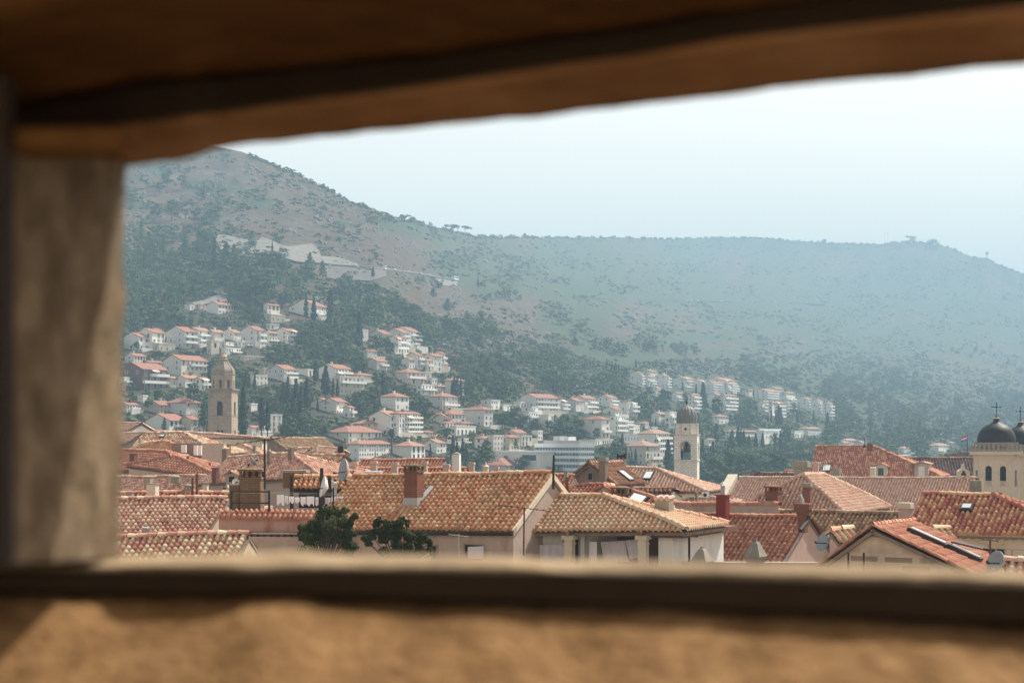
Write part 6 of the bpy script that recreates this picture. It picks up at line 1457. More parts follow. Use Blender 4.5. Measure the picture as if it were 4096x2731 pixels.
for e in L:
    RR, x0, xc, x1, ye, yb, kd, nf, lb, wl, rf = e[:11]; bal = e[11] if len(e) > 11 else None
    SH(RR, x0, xc, x1, ye, yb, kd, nf, lb, wl, rf, bal=bal, az=(64 if wl == 0 else 58), pitch=(20 if RR is R9 else None), nchim=0 if RR in (R8,) else 1)
# the glass office block
def office():
    px, pb = R5(1210, 1460); Y = float(depth(px, pb)) - 25; C = at(px, pb, Y); a = R(38)
    t = Vector((math.cos(a), math.sin(a), 0)); g = Vector((-math.sin(a), math.cos(a), 0)); m = .3444 * Y / F
    k1 = (R5(1385, 0)[0] - CX) / F; k0 = (R5(690, 0)[0] - CX) / F
    wf = (k1 * Y - C.x) / (math.cos(a) - k1 * math.sin(a)); wg = (k0 * Y - C.x) / (-math.sin(a) - k0 * math.cos(a))
    root = empty('office_block', C, 'modern white office block with dark glass bands above the orange roof', 'office building'); house_boxes.append((R5(630, 0)[0], R5(1385, 0)[0], R5(0, 1040)[1], pb, Y))
    zz = lambda y: (1460 - y) * m
    mb = MB(); mb.frame_box(C, t, g, Z, .35, wf - .35, .35, wg - .35, -8, zz(1125)); part(mb, 'glazed_core', flat('office_glass', (.10, .16, .19), .15, 0, .8, .3, .25), root)
    for y0, y1 in ((1130, 1085), (1195, 1165), (1262, 1228), (1332, 1300), (1405, 1370), (1475, 1440)):
        mb = MB(); mb.frame_box(C, t, g, Z, 0, wf, 0, wg, zz(y0), zz(y1)); part(mb, 'floor_band', rail_m, root)
    mb = MB(); mb.frame_box(C, t, g, Z, .2, wf - .2, .2, .4, zz(1085), zz(1042)); mb.frame_box(C, t, g, Z, .2, .4, .4, wg * .8, zz(1085), zz(1048)); part(mb, 'roof_screen', HW[2], root)
    mb = MB(); mb.frame_box(C, t, g, Z, wf * .1, wf * .55, wg * .45, wg * .6, zz(1085), zz(998)); mb.frame_box(C, t, g, Z, wf * .2, wf * .7, wg * .3, wg * .4, zz(1085), zz(1005)); part(mb, 'roof_plant', rail_m, root)
    mb = MB(); n_ = 14
    for k in range(n_): mb.frame_box(C, t, g, Z, .28, .36, .8 + k * (wg - 1.6) / n_, .95 + k * (wg - 1.6) / n_, -2, zz(1130))
    for k in range(6): mb.frame_box(C, t, g, Z, .6 + k * (wf - 1.2) / 6, .75 + k * (wf - 1.2) / 6, .26, .36, -2, zz(1130))
    part(mb, 'mullions', HW[2], root)
    C2 = C + g * (wg * .55); w2 = wg * 1.0
    for nm, q0, q1, ya, yb, mt in (('annex_wall', .2, w2, 1460, 1190, HW[0]), ('annex_roof', -.4, w2 + .5, 1190, 1172, rail_m)):
        mb = MB(); mb.frame_box(C2, t, g, Z, -7, -.01, q0, q1, zz(ya), zz(yb)); part(mb, nm, mt, root)
    mb = MB(); mb.frame_box(C2, t, g, Z, -7.05, -7.001, .8, w2 * .35, zz(1285), zz(1220)); part(mb, 'annex_window', M['glass'], root)
office()
# solar panels on the white building, as in the photograph
for i in range(7):
    q = at(*R9(1500 + i * 29, 690), float(depth(*R9(1545, 815))) + 4); mb = MB(); mb.frame_box(q, Vector((1, 0, 0)), Vector((0, .8, .6)), Vector((0, -.6, .8)), 0, 1.7, 0, 1.6, 0, .08)
    thing_mesh(mb, 'solar_panel', M['skyglass'], 'bright tilted panel in a row on the flat white roof', 'solar panel', 'solar panels on the flat white roof')

# ================================================================== vegetation
LEAF = foliage('pine_leaves', (0.016, 0.034, 0.016), (0.072, 0.115, 0.036)); CYP = foliage('cypress_leaves', (0.012, 0.022, 0.012), (0.036, 0.050, 0.024)); BARK = flat('bark', (0.10, 0.07, 0.05), .95)
SCRUB = foliage('scrub_leaves', (0.044, 0.064, 0.028), (0.092, 0.112, 0.048)); JUN = foliage('juniper_leaves', (0.014, 0.024, 0.009), (0.070, 0.095, 0.030))
def leaf_quads(P, size, r, up=0.0, nrm=None):
    """small leaf-cluster faces at points P with random lean"""
    n = len(P); a = r.normal(size=(n, 3)); a[:, 2] = np.abs(a[:, 2]) * .6 + up
    if nrm is not None: a = nrm / np.maximum(np.linalg.norm(nrm, axis=1), 1e-6)[:, None] + a * .38
    a /= np.linalg.norm(a, axis=1)[:, None]
    b = r.normal(size=(n, 3)); b -= a * (a * b).sum(1)[:, None]; b /= np.linalg.norm(b, axis=1)[:, None]; c = np.cross(a, b)
    s = size * r.uniform(.6, 1.3, n)[:, None]
    b = b * s; c = c * s * r.uniform(.5, 1.0, n)[:, None]
    V = np.stack([P - b * .9 - c * .4, P + b * .2 - c, P + b, P + c * .9], 1).reshape(-1, 3)
    Q = np.arange(4 * n).reshape(n, 4); return V, Q
def shell(n, r, k=.55):
    d = r.normal(size=(n, 3)); d /= np.linalg.norm(d, axis=1)[:, None]; return d * (k + (1 - k) * r.random(n) ** .5)[:, None]
def crown_template(kind, seed, n):
    r = np.random.default_rng(seed); pts = []; nr = []
    if kind == 'cypress':                     # slim flame, height 1, radius about .12
        z = r.random(n) ** 1.0; rad = .115 * np.sin(np.pi * np.clip(z * .9 + .1, 0, 1)) ** .65 * (1.04 - z * .75) * (0.8 + .3 * r.random(n)) * (1 + .18 * np.sin(z * 23 + seed))
        an = r.random(n) * 2 * np.pi; P = np.stack([rad * np.cos(an), rad * np.sin(an), .03 + z * .97], 1); V, Q = leaf_quads(P, .045, r, 0, np.stack([np.cos(an), np.sin(an), .35 + 0 * an], 1))
    elif kind == 'conifer':
        z = r.random(n) ** .8; rad = .30 * (1.02 - z) ** .8 * (.5 + .5 * r.random(n) ** .5) * (1 + .35 * np.sin(z * 31 + seed)); an = r.random(n) * 2 * np.pi
        rad = rad * (1 + .3 * np.sin(an * 5 + z * 9)); P = np.stack([rad * np.cos(an), rad * np.sin(an), .06 + z * .94], 1); V, Q = leaf_quads(P, .055, r, 0, np.stack([np.cos(an), np.sin(an), .7 + 0 * an], 1))
    elif kind == 'umbrella':
        for i in range(9):
            c = np.array([r.normal() * .28, r.normal() * .28, .80 + r.normal() * .05]); sh = shell(n // 9, r); nr.append(sh); pts.append(c + sh * np.array([.2, .2, .10]))
        P = np.concatenate(pts); V, Q = leaf_quads(P, .05, r, 0, np.concatenate(nr))
    else:                                     # broad lumpy crown
        m = 11
        for i in range(m):
            an = r.random() * 6.28; h = r.uniform(.22, .86); rr = .36 * math.sin(math.pi * min(1, h * .85 + .12)) * r.uniform(.3, 1.0)
            c = np.array([rr * math.cos(an), rr * math.sin(an), h]); s = r.uniform(.11, .20); sh = shell(n // m, r, .6); nr.append(sh + (c - np.array([0, 0, .5])) * .6); pts.append(c + sh * np.array([s, s, s * .75]))
        P = np.concatenate(pts); V, Q = leaf_quads(P, .05, r, 0, np.concatenate(nr))
    return V, Q, r.random(len(Q))
TPL = {k: [crown_template(k, s + 10 * i, n) for s in range(4)] for i, (k, n) in enumerate((('cypress', 420), ('conifer', 480), ('umbrella', 450), ('broad', 560)))}
TCR = {k: [np_mesh(k + '_crown', V, Q, CYP if k == 'cypress' else LEAF, 'mesh', rn) for V, Q, rn in v] for k, v in TPL.items()}
def trunk_mesh(kind):
    mb = MB(); h = {'cypress': .15, 'conifer': .5, 'umbrella': .80, 'broad': .55}[kind]
    mb.tube(Vector((0, 0, -.25)), Vector((0, 0, h)), .028, 6, .016)
    if kind in ('umbrella', 'broad'):
        for a in range(4): mb.tube(Vector((0, 0, h * .62)), Vector((.2 * math.cos(a * 1.6), .2 * math.sin(a * 1.6), h * 1.05)), .014, 5, .006)
    me = bpy.data.meshes.new(kind + '_trunk'); me.from_pydata(mb.v, [], mb.f); me.materials.append(BARK); return me
TTR = {k: trunk_mesh(k) for k in TPL}
KN = {'cypress': ('cypress_tree', 'cypress'), 'conifer': ('conifer_tree', 'conifer'), 'umbrella': ('umbrella_pine', 'pine'), 'broad': ('leafy_tree', 'tree')}
trng = random.Random(11); tree_boxes = []
def tree(kind, RR, x, yt, yb, label, group=None, wd=1.0, dY=0.0, Y=None):
    px, pt = RR(x, yt); _, pb = RR(x, yb); Y = Y if Y else float(depth(px, pb)) + dY; p = at(px, pb, Y); h = (pb - pt) * Y / F
    r = empty(KN[kind][0], p, label, KN[kind][1], group); i = trng.randrange(4); rot = trng.random() * 6.28
    for nm, me in (('crown', TCR[kind][i]), ('trunk', TTR[kind])):
        o = bpy.data.objects.new(nm, me); COL.objects.link(o); o.parent = r; o.scale = (h * wd, h * wd, h); o.rotation_euler = (0, 0, rot)
    tree_boxes.append((px, pt, pb, h * .2 * wd * F / Y))
def trees(kind, RR, lst, label, group=None, dY=0.0):
    for q in lst: tree(kind, RR, q[0], q[1], q[2], label, group if len(lst) > 1 else None, q[3] if len(q) > 3 else 1.0, dY)
T_ = trees
T_('cypress', R1, [(505, -5, 225, .9)], 'slim dark cypress highest beside the jamb, left of the broad conifer')
T_('conifer', R1, [(635, -60, 225, 1.0)], 'broad dark conifer left of the highest red-roofed house')
T_('cypress', R1, [(1575, 815, 1085), (1612, 868, 1055), (1682, 855, 1060)], 'dark cypress in the trio right of the octagonal tower lantern', 'cypresses right of the tower lantern', -8)
T_('cypress', R1, [(1545, 1030, 1590, .95)], 'largest cypress, standing right against the stone bell tower shaft', None, -30)
T_('cypress', R1, [(1762, 1140, 1490, 1.05), (1830, 1180, 1520, 1.0)], 'one of two cypresses left of the narrow cream block', 'cypress pair', -30)
T_('cypress', R1, [(1160, 745, 1015, 1.1)], 'cypress behind the left edge of the tower lantern')
T_('conifer', R1, [(1088, 1210, 1500, .75)], 'dark bushy conifer touching the left of the tower shaft', None, -20)
T_('conifer', R1, [(632, 1365, 1530, .8)], 'small dark conifer before the white house with dormers', None, -25)
T_('cypress', R1, [(2065, 895, 1190), (2160, 915, 1260, 1.3), (2010, 955, 1190), (2215, 1000, 1300, 1.3), (2285, 905, 1250, 1.2), (2130, 1120, 1420, 1.4), (2210, 1180, 1500, 1.5), (2050, 1080, 1330, 1.2)], 'dark cypress in the dense grove right of the grey balcony house', 'cypress grove', -10)
T_('broad', R1, [(970, 945, 1185, 1.1)], 'round dark pine between orange-roofed house and tower', None, -20)
T_('broad', R1, [(2040, 1425, 1600, 1.15)], 'round grey-green tree right of the narrow cream block', None, -25)
T_('broad', R1, [(1990, 485, 690, 1.2)], 'rounded pine below the last white house of the upper row', None, -5)
T_('broad', R1, [(310, 475, 590, 1.1), (575, 580, 690, 1.2), (250, 950, 1080, 1.2), (560, 1020, 1190, 1.3), (270, 1115, 1230, 1.1), (440, 1150, 1270, 1.3), (1470, 990, 1100, 1.0), (1560, 590, 650, 1.3)], 'garden tree between the white houses left of the tower', 'garden trees left of the tower', -4)
T_('cypress', R3, [(70, -60, 195, 1.05), (162, -25, 290, 1.15)], 'one of two cypresses before the big white house', 'cypress pair before the big white house', -10)
T_('cypress', R3, [(350, -110, 330), (690, 155, 540, 1.1), (180, 715, 950, 1.2), (385, 905, 1095), (435, 915, 1115), (965, 825, 1105, 1.0), (205, 1145, 1290, 1.1), (500, 250, 400)], 'dark cypress standing among the pines left of the hill cluster', 'scattered cypresses of the wood', -6)
T_('cypress', R3, [(298, 765, 1105, 1.5)], 'broad cypress before the gable of the large mansion', None, -12)
T_('cypress', R3, [(1765, 940, 1110, 1.1), (1793, 885, 1112, 1.2), (1825, 895, 1125, 1.2), (1866, 905, 1112, 1.0)], 'cypress in the clump before the orange-roofed hidden house', 'cypress clump', -12)
T_('umbrella', R3, [(1310, 35, 300, .8)], 'tall umbrella pine with flat crown above the hill cluster')
T_('conifer', R3, [(1725, -10, 115, 1.1)], 'lone dark conifer on the bare rocky slope')
T_('broad', R3, [(895, 385, 590, 1.2), (1010, 415, 640, 1.0)], 'round pine before the hill cluster', 'round pines before the hill cluster', -8)
T_('broad', R3, [(1130, 960, 1180, .9), (900, 820, 1010, 1.1), (1240, 950, 1100, 1.3), (1640, 840, 930, 1.4), (700, 1020, 1260, 1.2), (820, 1050, 1290, 1.1), (1390, 1100, 1330, 1.2), (1480, 1150, 1380, 1.1), (640, 1130, 1260, 1.2), (1330, 1150, 1300, 1.2)], 'broad garden tree among the villas in the middle of the slope', 'trees among the villas', -5)
T_('cypress', R5, [(910, 335, 495), (960, 355, 495), (1115, 352, 510, 1.5)], 'cypress behind the dormered apartments by the lower road', 'cypresses behind the dormered apartments')
T_('cypress', R5, [(1530, 105, 235), (1590, 125, 230), (1632, 145, 290, 1.2), (1665, 170, 290), (1740, 205, 310, 1.2), (1870, 115, 230)], 'small hazy cypress on the slope left of the first stepped complex', 'hazy cypresses by the first stepped complex')
T_('cypress', R5, [(1710, 975, 1120, 1.4)], 'dark cypress left of the banded hotel', None, -10)
T_('cypress', R5, [(1866, 1145, 1320, 1.1), (1820, 1165, 1270), (1790, 1175, 1275), (1755, 1110, 1260, 1.1), (1990, 1295, 1370)], 'cypress before the stone villa left of the clock tower', 'cypresses before the stone villa', -20)
T_('cypress', R5, [(2035, 795, 910), (2062, 815, 900), (2100, 790, 890), (2126, 825, 900), (2150, 840, 905), (2180, 850, 910), (1960, 865, 935, 1.4)], 'small cypress in the hedge line before the houses left of the lead dome', 'cypress hedge line', -8)
T_('cypress', R5, [(2243, 1045, 1470, 1.2)], 'tall dark cypress right against the left of the clock tower', None, -30)
T_('conifer', R5, [(475, 1030, 1150, 1.2)], 'small conifer before the stone house with arched door', None, -12)
T_('conifer', R5, [(140, 1055, 1320, 1.35)], 'full round conifer left of the glass office block', None, -20)
T_('broad', R5, [(1620, 1065, 1270, 1.2), (1450, 1095, 1300, 1.2), (1540, 1150, 1330, 1.2), (1830, 1255, 1400, 1.3), (1420, 890, 1030, 1.1), (1400, 1180, 1380, 1.0)], 'dark tree between the office block and the banded hotel', 'trees between office block and hotel', -14)
T_('broad', R5, [(450, 635, 860, 1.2), (330, 700, 900, 1.3), (560, 740, 940, 1.2), (690, 800, 960, 1.3), (880, 800, 980, 1.2), (960, 870, 1040, 1.2), (1050, 720, 940, 1.2), (1180, 770, 980, 1.2), (1090, 860, 1040, 1.3), (1260, 900, 1050, 1.2)], 'garden tree below the stepped row of modern houses', 'trees below the stepped row', -3)
T_('cypress', R4, [(1545, 265, 520, 1.15), (1645, 285, 520, 1.0), (1590, 325, 520, 1.1), (1320, 370, 520, 1.1), (1680, 350, 520, 1.0)], 'dark cypress behind the row of pink chimneys', 'cypresses behind the pink chimneys', -40)
T_('conifer', R4, [(1862, 325, 520, 1.4)], 'dark spreading conifer right of the white rod-topped chimney', None, -40)
T_('broad', R4, [(400, 310, 500, 1.3)], 'dark round tree between pink attic house and white building', None, -40)
T_('broad', R4, [(1480, 170, 330, 1.2), (1200, 250, 330, 1.3), (1000, 250, 350, 1.0)], 'garden tree right of the palm', 'garden trees by the palm', -12)
T_('cypress', R9, [(62, 18, 122), (115, 32, 122), (148, 48, 132, 1.2), (178, 70, 140, 1.2), (335, 22, 112), (240, 100, 190, 1.3)], 'faint cypress near the head of the curving road', 'faint cypresses by the curving road')
T_('cypress', R9, [(905, 255, 345, 1.3), (970, 235, 490, 1.3), (778, 235, 325, 1.2), (1445, 285, 365, 1.2)], 'dark cypress standing between the stepped apartment blocks', 'cypresses between the apartment blocks', -12)
T_('broad', R9, [(1095, 352, 545, 1.0)], 'broad dark tree before the lower apartments of the second complex', None, -15)
T_('cypress', R9, [(1680, 450, 640, 1.1), (1700, 465, 640, 1.1), (1655, 495, 630, 1.0), (1582, 525, 620), (1612, 498, 612), (1855, 495, 610, 1.3), (2010, 495, 580, 1.2), (2140, 515, 660, 1.6), (1740, 640, 770, 1.2), (1775, 630, 770, 1.2)], 'hazy cypress below the third and fourth stepped complexes', 'hazy cypresses below the complexes', -6)
T_('cypress', R9, [(1095, 625, 800, 1.3), (1245, 685, 870, 1.2), (1298, 655, 870, 1.3), (1325, 675, 870, 1.2), (1352, 685, 860, 1.2), (1400, 735, 880, 1.3), (1465, 715, 880, 1.4), (1530, 712, 870, 1.2), (1648, 725, 870, 1.3), (1700, 685, 870, 1.3), (1770, 700, 860, 1.2), (960, 780, 880, 1.2), (1180, 780, 880, 1.2)], 'dark cypress in the tall wood right of the clock tower', 'cypress wood right of the clock tower', -8)
T_('broad', R9, [(600, 285, 500, .9), (460, 265, 350, 1.4), (330, 385, 480, 1.4), (590, 410, 520, 1.4), (440, 380, 500, 1.3)], 'dark tree below the first stepped complex', 'trees below the first stepped complex', -8)
T_('cypress', R7, [(612, 55, 300, 1.3)], 'dark cypress just right of the clock tower shaft', None, -30)
T_('conifer', R7, [(735, 75, 300, 1.0), (1150, 15, 200, 1.0), (950, -40, 220, 1.1)], 'dark conifer behind the leafy trees right of the clock tower', 'conifers right of the clock tower', -20)
T_('broad', R7, [(730, 240, 520, 1.15), (950, 155, 440, 1.1), (1150, 195, 470, 1.1), (1470, 172, 450, 1.2), (1340, 285, 470, 1.2), (860, 320, 560, 1.2), (1060, 330, 540, 1.2), (640, 380, 620, 1.1), (1220, 360, 520, 1.2)], 'big sunlit leafy tree right of the clock tower', 'big leafy trees right of the clock tower', -40)
# trees on the skyline
def H1(x, y): return (480 + x * .4305, 580 + y * .4305)
def H2(x, y): return (1400 + x * .5166, 780 + y * .5166)
def H3(x, y): return (2400 + x * .721, 900 + y * .721)
T_('umbrella', H2, [(395, 165, 222, 1.0), (425, 150, 222, 1.1), (485, 168, 222, 1.0)], 'pine on the left shoulder of the ridge line', 'left ridge pines')
T_('broad', H2, [(622, 205, 262, .8)], 'small lone tree on the ridge between two pine groups')
T_('umbrella', H2, [(785, 220, 305, 1.1), (835, 228, 308, 1.0), (890, 230, 310, 1.0)], 'pine in the wind-bent group on the ridge saddle', 'ridge saddle pines')
T_('broad', H2, [(1352, 292, 335, 1.2)], 'single rounded tree on the level far ridge')
T_('broad', H3, [(1722, 55, 104, 2.0)], 'wide umbrella pine on the highest point of the far ridge')
T_('broad', H3, [(1842, 75, 120, 1.8), (1868, 85, 122, 1.6)], 'flat-topped pine right of the highest ridge pine', 'flat pines on the far ridge')
T_('broad', H3, [(1244, 76, 106, 1.5)], 'tiny flat pine midway along the far ridge')
T_('conifer', H1, [(985, 905, 1110, 1.2), (1060, 925, 1110, 1.1)], 'dark conifer before the pale stone retaining wall', 'conifers before the retaining wall', -10)
T_('cypress', H1, [(875, 865, 1200, .9), (1415, 895, 1010, .9), (312, 1345, 1568, .9)], 'thin tall cypress by the retaining wall', 'thin cypresses by the retaining wall', -10)
T_('conifer', H1, [(410, 1375, 1568, .9), (405, 840, 1040, .9), (200, 720, 900, .8), (610, 830, 1050, .9), (1765, 1000, 1180, 1.0), (1880, 1075, 1230, .9), (1130, 1170, 1400, .9)], 'dark conifer in the wood left of the retaining wall', 'conifers of the upper wood', -6)
T_('broad', H1, [(780, 755, 1000, 1.3), (1400, 965, 1250, 1.3), (1275, 960, 1090, 1.1), (1500, 970, 1200, 1.1), (1740, 1090, 1280, 1.2), (1240, 1170, 1480, 1.2), (1390, 1230, 1480, 1.1), (1050, 1060, 1280, 1.3), (960, 1070, 1290, 1.1), (1260, 1400, 1590, 1.2), (700, 1210, 1360, 1.3), (580, 270, 400, 1.0), (480, 500, 690, 1.2), (690, 590, 720, 1.1), (800, 640, 760, 1.2), (440, 230, 370, 1.1), (330, 530, 670, 1.0), (370, 340, 440, 1.3), (760, 400, 500, 1.1), (1060, 750, 840, 1.2)], 'rounded pine on the upper slope around the retaining wall', 'rounded pines of the upper slope', -6)
T_('cypress', H2, [(178, 555, 640, 1.6), (992, 632, 715, 1.0), (80, 740, 830, 1.0)], 'small cypress near the mountain road', 'cypresses near the mountain road')
T_('conifer', H2, [(755, 800, 895, 1.4), (645, 715, 790, 1.5)], 'dark conifer on the open slope below the mountain road', 'conifers below the mountain road')
# palm
def palm():
    px, pb = R4(925, 330); Y = float(depth(px, pb)) - 30; p = at(px, pb, Y); h = (330 - 215) * .3955 * Y / F; rr = 62 * .3955 * Y / F * 1.15
    r = empty('palm_tree', p, 'date palm with drooping fronds before the tall white apartments', 'palm'); mb = MB(); mb.tube(p - Z * 3, p + Z * h, .32, 8, .26); part(mb, 'trunk', BARK, r)
    mb = MB(); c = p + Z * h
    for k in range(30):
        a = k * 2.4; el = R(70 - (k % 6) * 22); d = Vector((math.cos(a), math.sin(a), 0)); L_ = rr * trng.uniform(.9, 1.15); side = Vector((-d.y, d.x, 0)); prev = c; seg = 6; wd = .42
        for s in range(seg):
            ang = el - R(95) * ((s + .5) / seg) ** 1.3; q = prev + (d * math.cos(ang) + Z * math.sin(ang)) * (L_ / seg); w0 = wd * (1 - .12 * s); w1 = wd * (1 - .12 * (s + 1))
            mb.add([prev - side * w0 - Z * .18, prev, q, q - side * w1 - Z * .18], [(0, 1, 2, 3)]); mb.add([prev, prev + side * w0 - Z * .18, q + side * w1 - Z * .18, q], [(0, 1, 2, 3)]); prev = q
    part(mb, 'fronds', LEAF, r, rnd=True)
palm()
# the dense wood and undergrowth between the houses, and the scrub of the open mountain
def masked(px, py, rad, hpx, Y):
    for (a, b, t, bt, Yh) in house_boxes:
        if px + rad > a + 3 and px - rad < b - 3 and py > t and py - hpx < bt:
            if Y < Yh + 3: return True
            if py < bt + 2 and py > t and px > a and px < b: return True
    return False
def merge(name, mat, items, label, cat, tpl):
    Vs, Qs, Rs, o = [], [], [], 0; r = np.random.default_rng(5)
    for (kind, p, s, w_) in items:
        V, Q, rn = tpl[kind][r.integers(len(tpl[kind]))]; a = r.random() * 6.28; ca, sa = math.cos(a), math.sin(a)
        X = np.stack([(V[:, 0] * ca - V[:, 1] * sa) * s * w_, (V[:, 0] * sa + V[:, 1] * ca) * s * w_, V[:, 2] * s], 1) + np.array(p)
        Vs.append(X); Qs.append(Q + o); Rs.append(np.clip(rn * .7 + r.random() * .65 - .1, 0, 1.4)); o += len(V)
    ob = np_mesh(name, np.concatenate(Vs), np.concatenate(Qs), mat, None, np.concatenate(Rs)); tag(ob, label, cat, kind='stuff'); return ob
WT = {k: [crown_template(k, 50 + s, n) for s in range(5)] for k, n in (('broad', 300), ('conifer', 200), ('cypress', 120))}
BT = {'bush': []}
for s in range(6):
    r_ = np.random.default_rng(90 + s); n = 26; P_ = shell(n, r_, .5) * np.array([.5, .5, .35]) + np.array([0, 0, .25]); V, Q = leaf_quads(P_, .24, r_, 0, P_ - np.array([0, 0, .1])); BT['bush'].append((V, Q, r_.random(n)))
def grow():
    r = np.random.default_rng(23); items = []; tries = 0
    px = r.uniform(-350, 4500, 33000); u = r.random(33000)
    top = seglist(px, WOODTOP) - 170; py = top + (2035 - top) * u
    w = wooded(px, py); keep = r.random(33000) < w * np.clip(.15 + .3 * (2040 - py) / 900, .2, .36)
    px, py = px[keep], py[keep]; D = depth(px, py)
    for x, y, Y in zip(px, py, D):
        h = r.uniform(5.0, 11.0) * (1.0 if Y < 700 else 1.15); hp = h * F / Y
        if masked(x, y, hp * .28, hp * .9, Y): continue
        k = 'broad' if r.random() < .8 else ('conifer' if r.random() < .7 else 'cypress')
        items.append((k, tuple(at(x, y, Y) - Z * h * .12), h, r.uniform(1.0, 1.35)))
    merge('woodland', LEAF, items, 'dense green pine wood and garden growth filling the slope between the houses', 'wood', WT)
    it2 = []; n = 64000; px = r.uniform(-350, 4500, n); sk = skyline(px); u = r.random(n); py = sk + 3 + (np.minimum(seglist(px, WOODTOP) + 160, 2000) - sk - 3) * u
    g = greenness(px, py); keep = r.random(n) < .16 + .55 * g; px, py = px[keep], py[keep]; D = depth(px, py)
    cl = fbm(px / 75.0, py / 34.0, 4, 41)
    for x, y, Y, c in zip(px, py, D, cl):
        if r.random() > (c - .40) * 4.5: continue
        s = r.uniform(1.1, 3.6) * (1 + .15 * (Y > 1300)); 
        if r.random() < .06: s *= 1.7
        if masked(x, y, s * F / Y * .5, s * F / Y * .8, Y): continue
        it2.append(('bush', tuple(at(x, y, Y) - Z * .3), s, r.uniform(.9, 1.6)))
    n = 20000; px = r.uniform(-350, 4500, n); top = seglist(px, WOODTOP); py = top + (2035 - top) * r.random(n); D = depth(px, py)
    for x, y, Y in zip(px, py, D):
        s = r.uniform(1.4, 3.4) * (1 if Y < 800 else 1.3)
        if masked(x, y, s * F / Y * .4, s * F / Y * .5, Y): continue
        it2.append(('bush', tuple(at(x, y, Y) - Z * .2), s, r.uniform(.9, 1.5)))
    xs_ = np.linspace(1000, 4240, 420)
    for x in xs_:
        if r.random() < .75:
            x = x + r.uniform(-5, 5); y = skyline(x) + 2; Y = float(depth(x, y)); s = r.uniform(2.0, 6.0) * (.8 if x < 1500 else 1.3)
            it2.append(('bush', tuple(at(x, y, Y)), s, r.uniform(.9, 1.4)))
    merge('scrub', SCRUB, it2, 'dry green scrub bushes scattered over the open mountainside', 'scrub', BT)
    RK = []
    base = np.array([[0, 0, 1], [.9, 0, .35], [.28, .85, .4], [-.72, .5, .3], [-.7, -.55, .42], [.3, -.85, .33], [.75, .3, -.4], [-.2, .8, -.4], [-.8, -.1, -.4], [.1, -.85, -.4]])
    fc = np.array([[0, 1, 2], [0, 2, 3], [0, 3, 4], [0, 4, 5], [0, 5, 1], [1, 6, 2], [2, 7, 3], [3, 8, 4], [4, 9, 5], [5, 9, 1], [2, 6, 7], [3, 7, 8], [4, 8, 9], [1, 9, 6]])
    for s in range(6):
        r_ = np.random.default_rng(s); RK.append((base * r_.uniform(.6, 1.2, base.shape), fc, r_.random(len(fc))))
    it3 = []; n = 8600; px = r.uniform(-350, 4500, n); sk = skyline(px); py = sk + 4 + (np.minimum(seglist(px, WOODTOP) + 120, 1900) - sk - 4) * r.random(n); D = depth(px, py); c = fbm(px / 55.0, py / 26.0, 4, 77); g = greenness(px, py)
    for x, y, Y, cc, gg in zip(px, py, D, c, g):
        if cc < .53 + .10 * gg: continue
        s = r.uniform(.5, 2.0) * (1 + (Y > 1500)); it3.append(('rock', tuple(at(x, y, Y)), s, r.uniform(.8, 1.7)))
    merge('rock_outcrops', flat('grey_limestone', (0.17, 0.165, 0.155), .95, var=.35, sc=.5), it3, 'pale grey limestone rocks breaking through the dry slope', 'rocks', {'rock': RK})
    print('WOOD', len(items), 'BUSH', len(it2))
grow()
# the two dark junipers close below the opening
def juniper(label, lumps, Y, base, seed):
    r = np.random.default_rng(seed); m = .3955 * Y / F; Vs, Qs, o = [], [], 0
    c0 = at(*R4(base[0], base[1]), Y); root = empty('juniper_tree', c0 - Z * 4, label, 'tree')
    br = MB()
    for (x, y, rad) in lumps:
        c = np.array(at(*R4(x, y), Y + r.uniform(-.35, .5) * rad * m * 2)); rm = rad * m; n = int(500 + rad * 9)
        subs = [shell(1, r, .8)[0] * rm * .62 for _ in range(7)]
        sh = [shell(n // 7, r, .5) for s in subs]; P = np.concatenate([c + s + h_ * rm * .50 for s, h_ in zip(subs, sh)]); P[:, 2] += rm * .1
        V, Q = leaf_quads(P, .026, r, 0, np.concatenate([h_ + s / rm * .6 for s, h_ in zip(subs, sh)])); Vs.append(V); Qs.append(Q + o); o += len(V)
        br.tube(c0 - Z * .4, Vector(tuple(c)), .03, 5, .012)
    V, Q = np.concatenate(Vs), np.concatenate(Qs); np_mesh('crown', V, Q, JUN, root, r.random(len(Q)))
    br.tube(c0 - Z * 4, c0, .09, 8, .07); part(br, 'branches', BARK, root)
juniper('dark bushy juniper at the left below the terrace washing', [(260, 1010, 60), (330, 1030, 70), (215, 1010, 40), (230, 1090, 95), (440, 1035, 50), (470, 1010, 30), (400, 1070, 60), (545, 1080, 45), (520, 1120, 50), (400, 1120, 90), (300, 1180, 120), (470, 1170, 70), (130, 1170, 80), (50, 1190, 75), (60, 1300, 100), (180, 1290, 120), (340, 1290, 120), (480, 1240, 75), (540, 1255, 40), (430, 1350, 110), (520, 1400, 80), (250, 1430, 130), (80, 1440, 110), (0, 1280, 50), (420, 1500, 120), (160, 1240, 90)], 52, (280, 1500), 3)
juniper('dark juniper with gaps in its crown below the orange roof', [(800, 1115, 45), (770, 1150, 45), (880, 1150, 55), (950, 1160, 50), (1035, 1110, 38), (1085, 1150, 42), (1010, 1140, 45), (1000, 1200, 65), (890, 1220, 75), (800, 1220, 65), (725, 1265, 62), (655, 1300, 42), (690, 1345, 52), (840, 1300, 62), (950, 1290, 80), (1060, 1260, 75), (1120, 1290, 60), (1220, 1260, 38), (1260, 1290, 48), (1310, 1335, 40), (1210, 1340, 75), (1100, 1370, 85), (980, 1400, 90), (1300, 1410, 55), (1200, 1440, 80), (840, 1430, 55), (1080, 1470, 90), (920, 1480, 80), (1340, 1450, 30)], 51, (1000, 1500), 4)

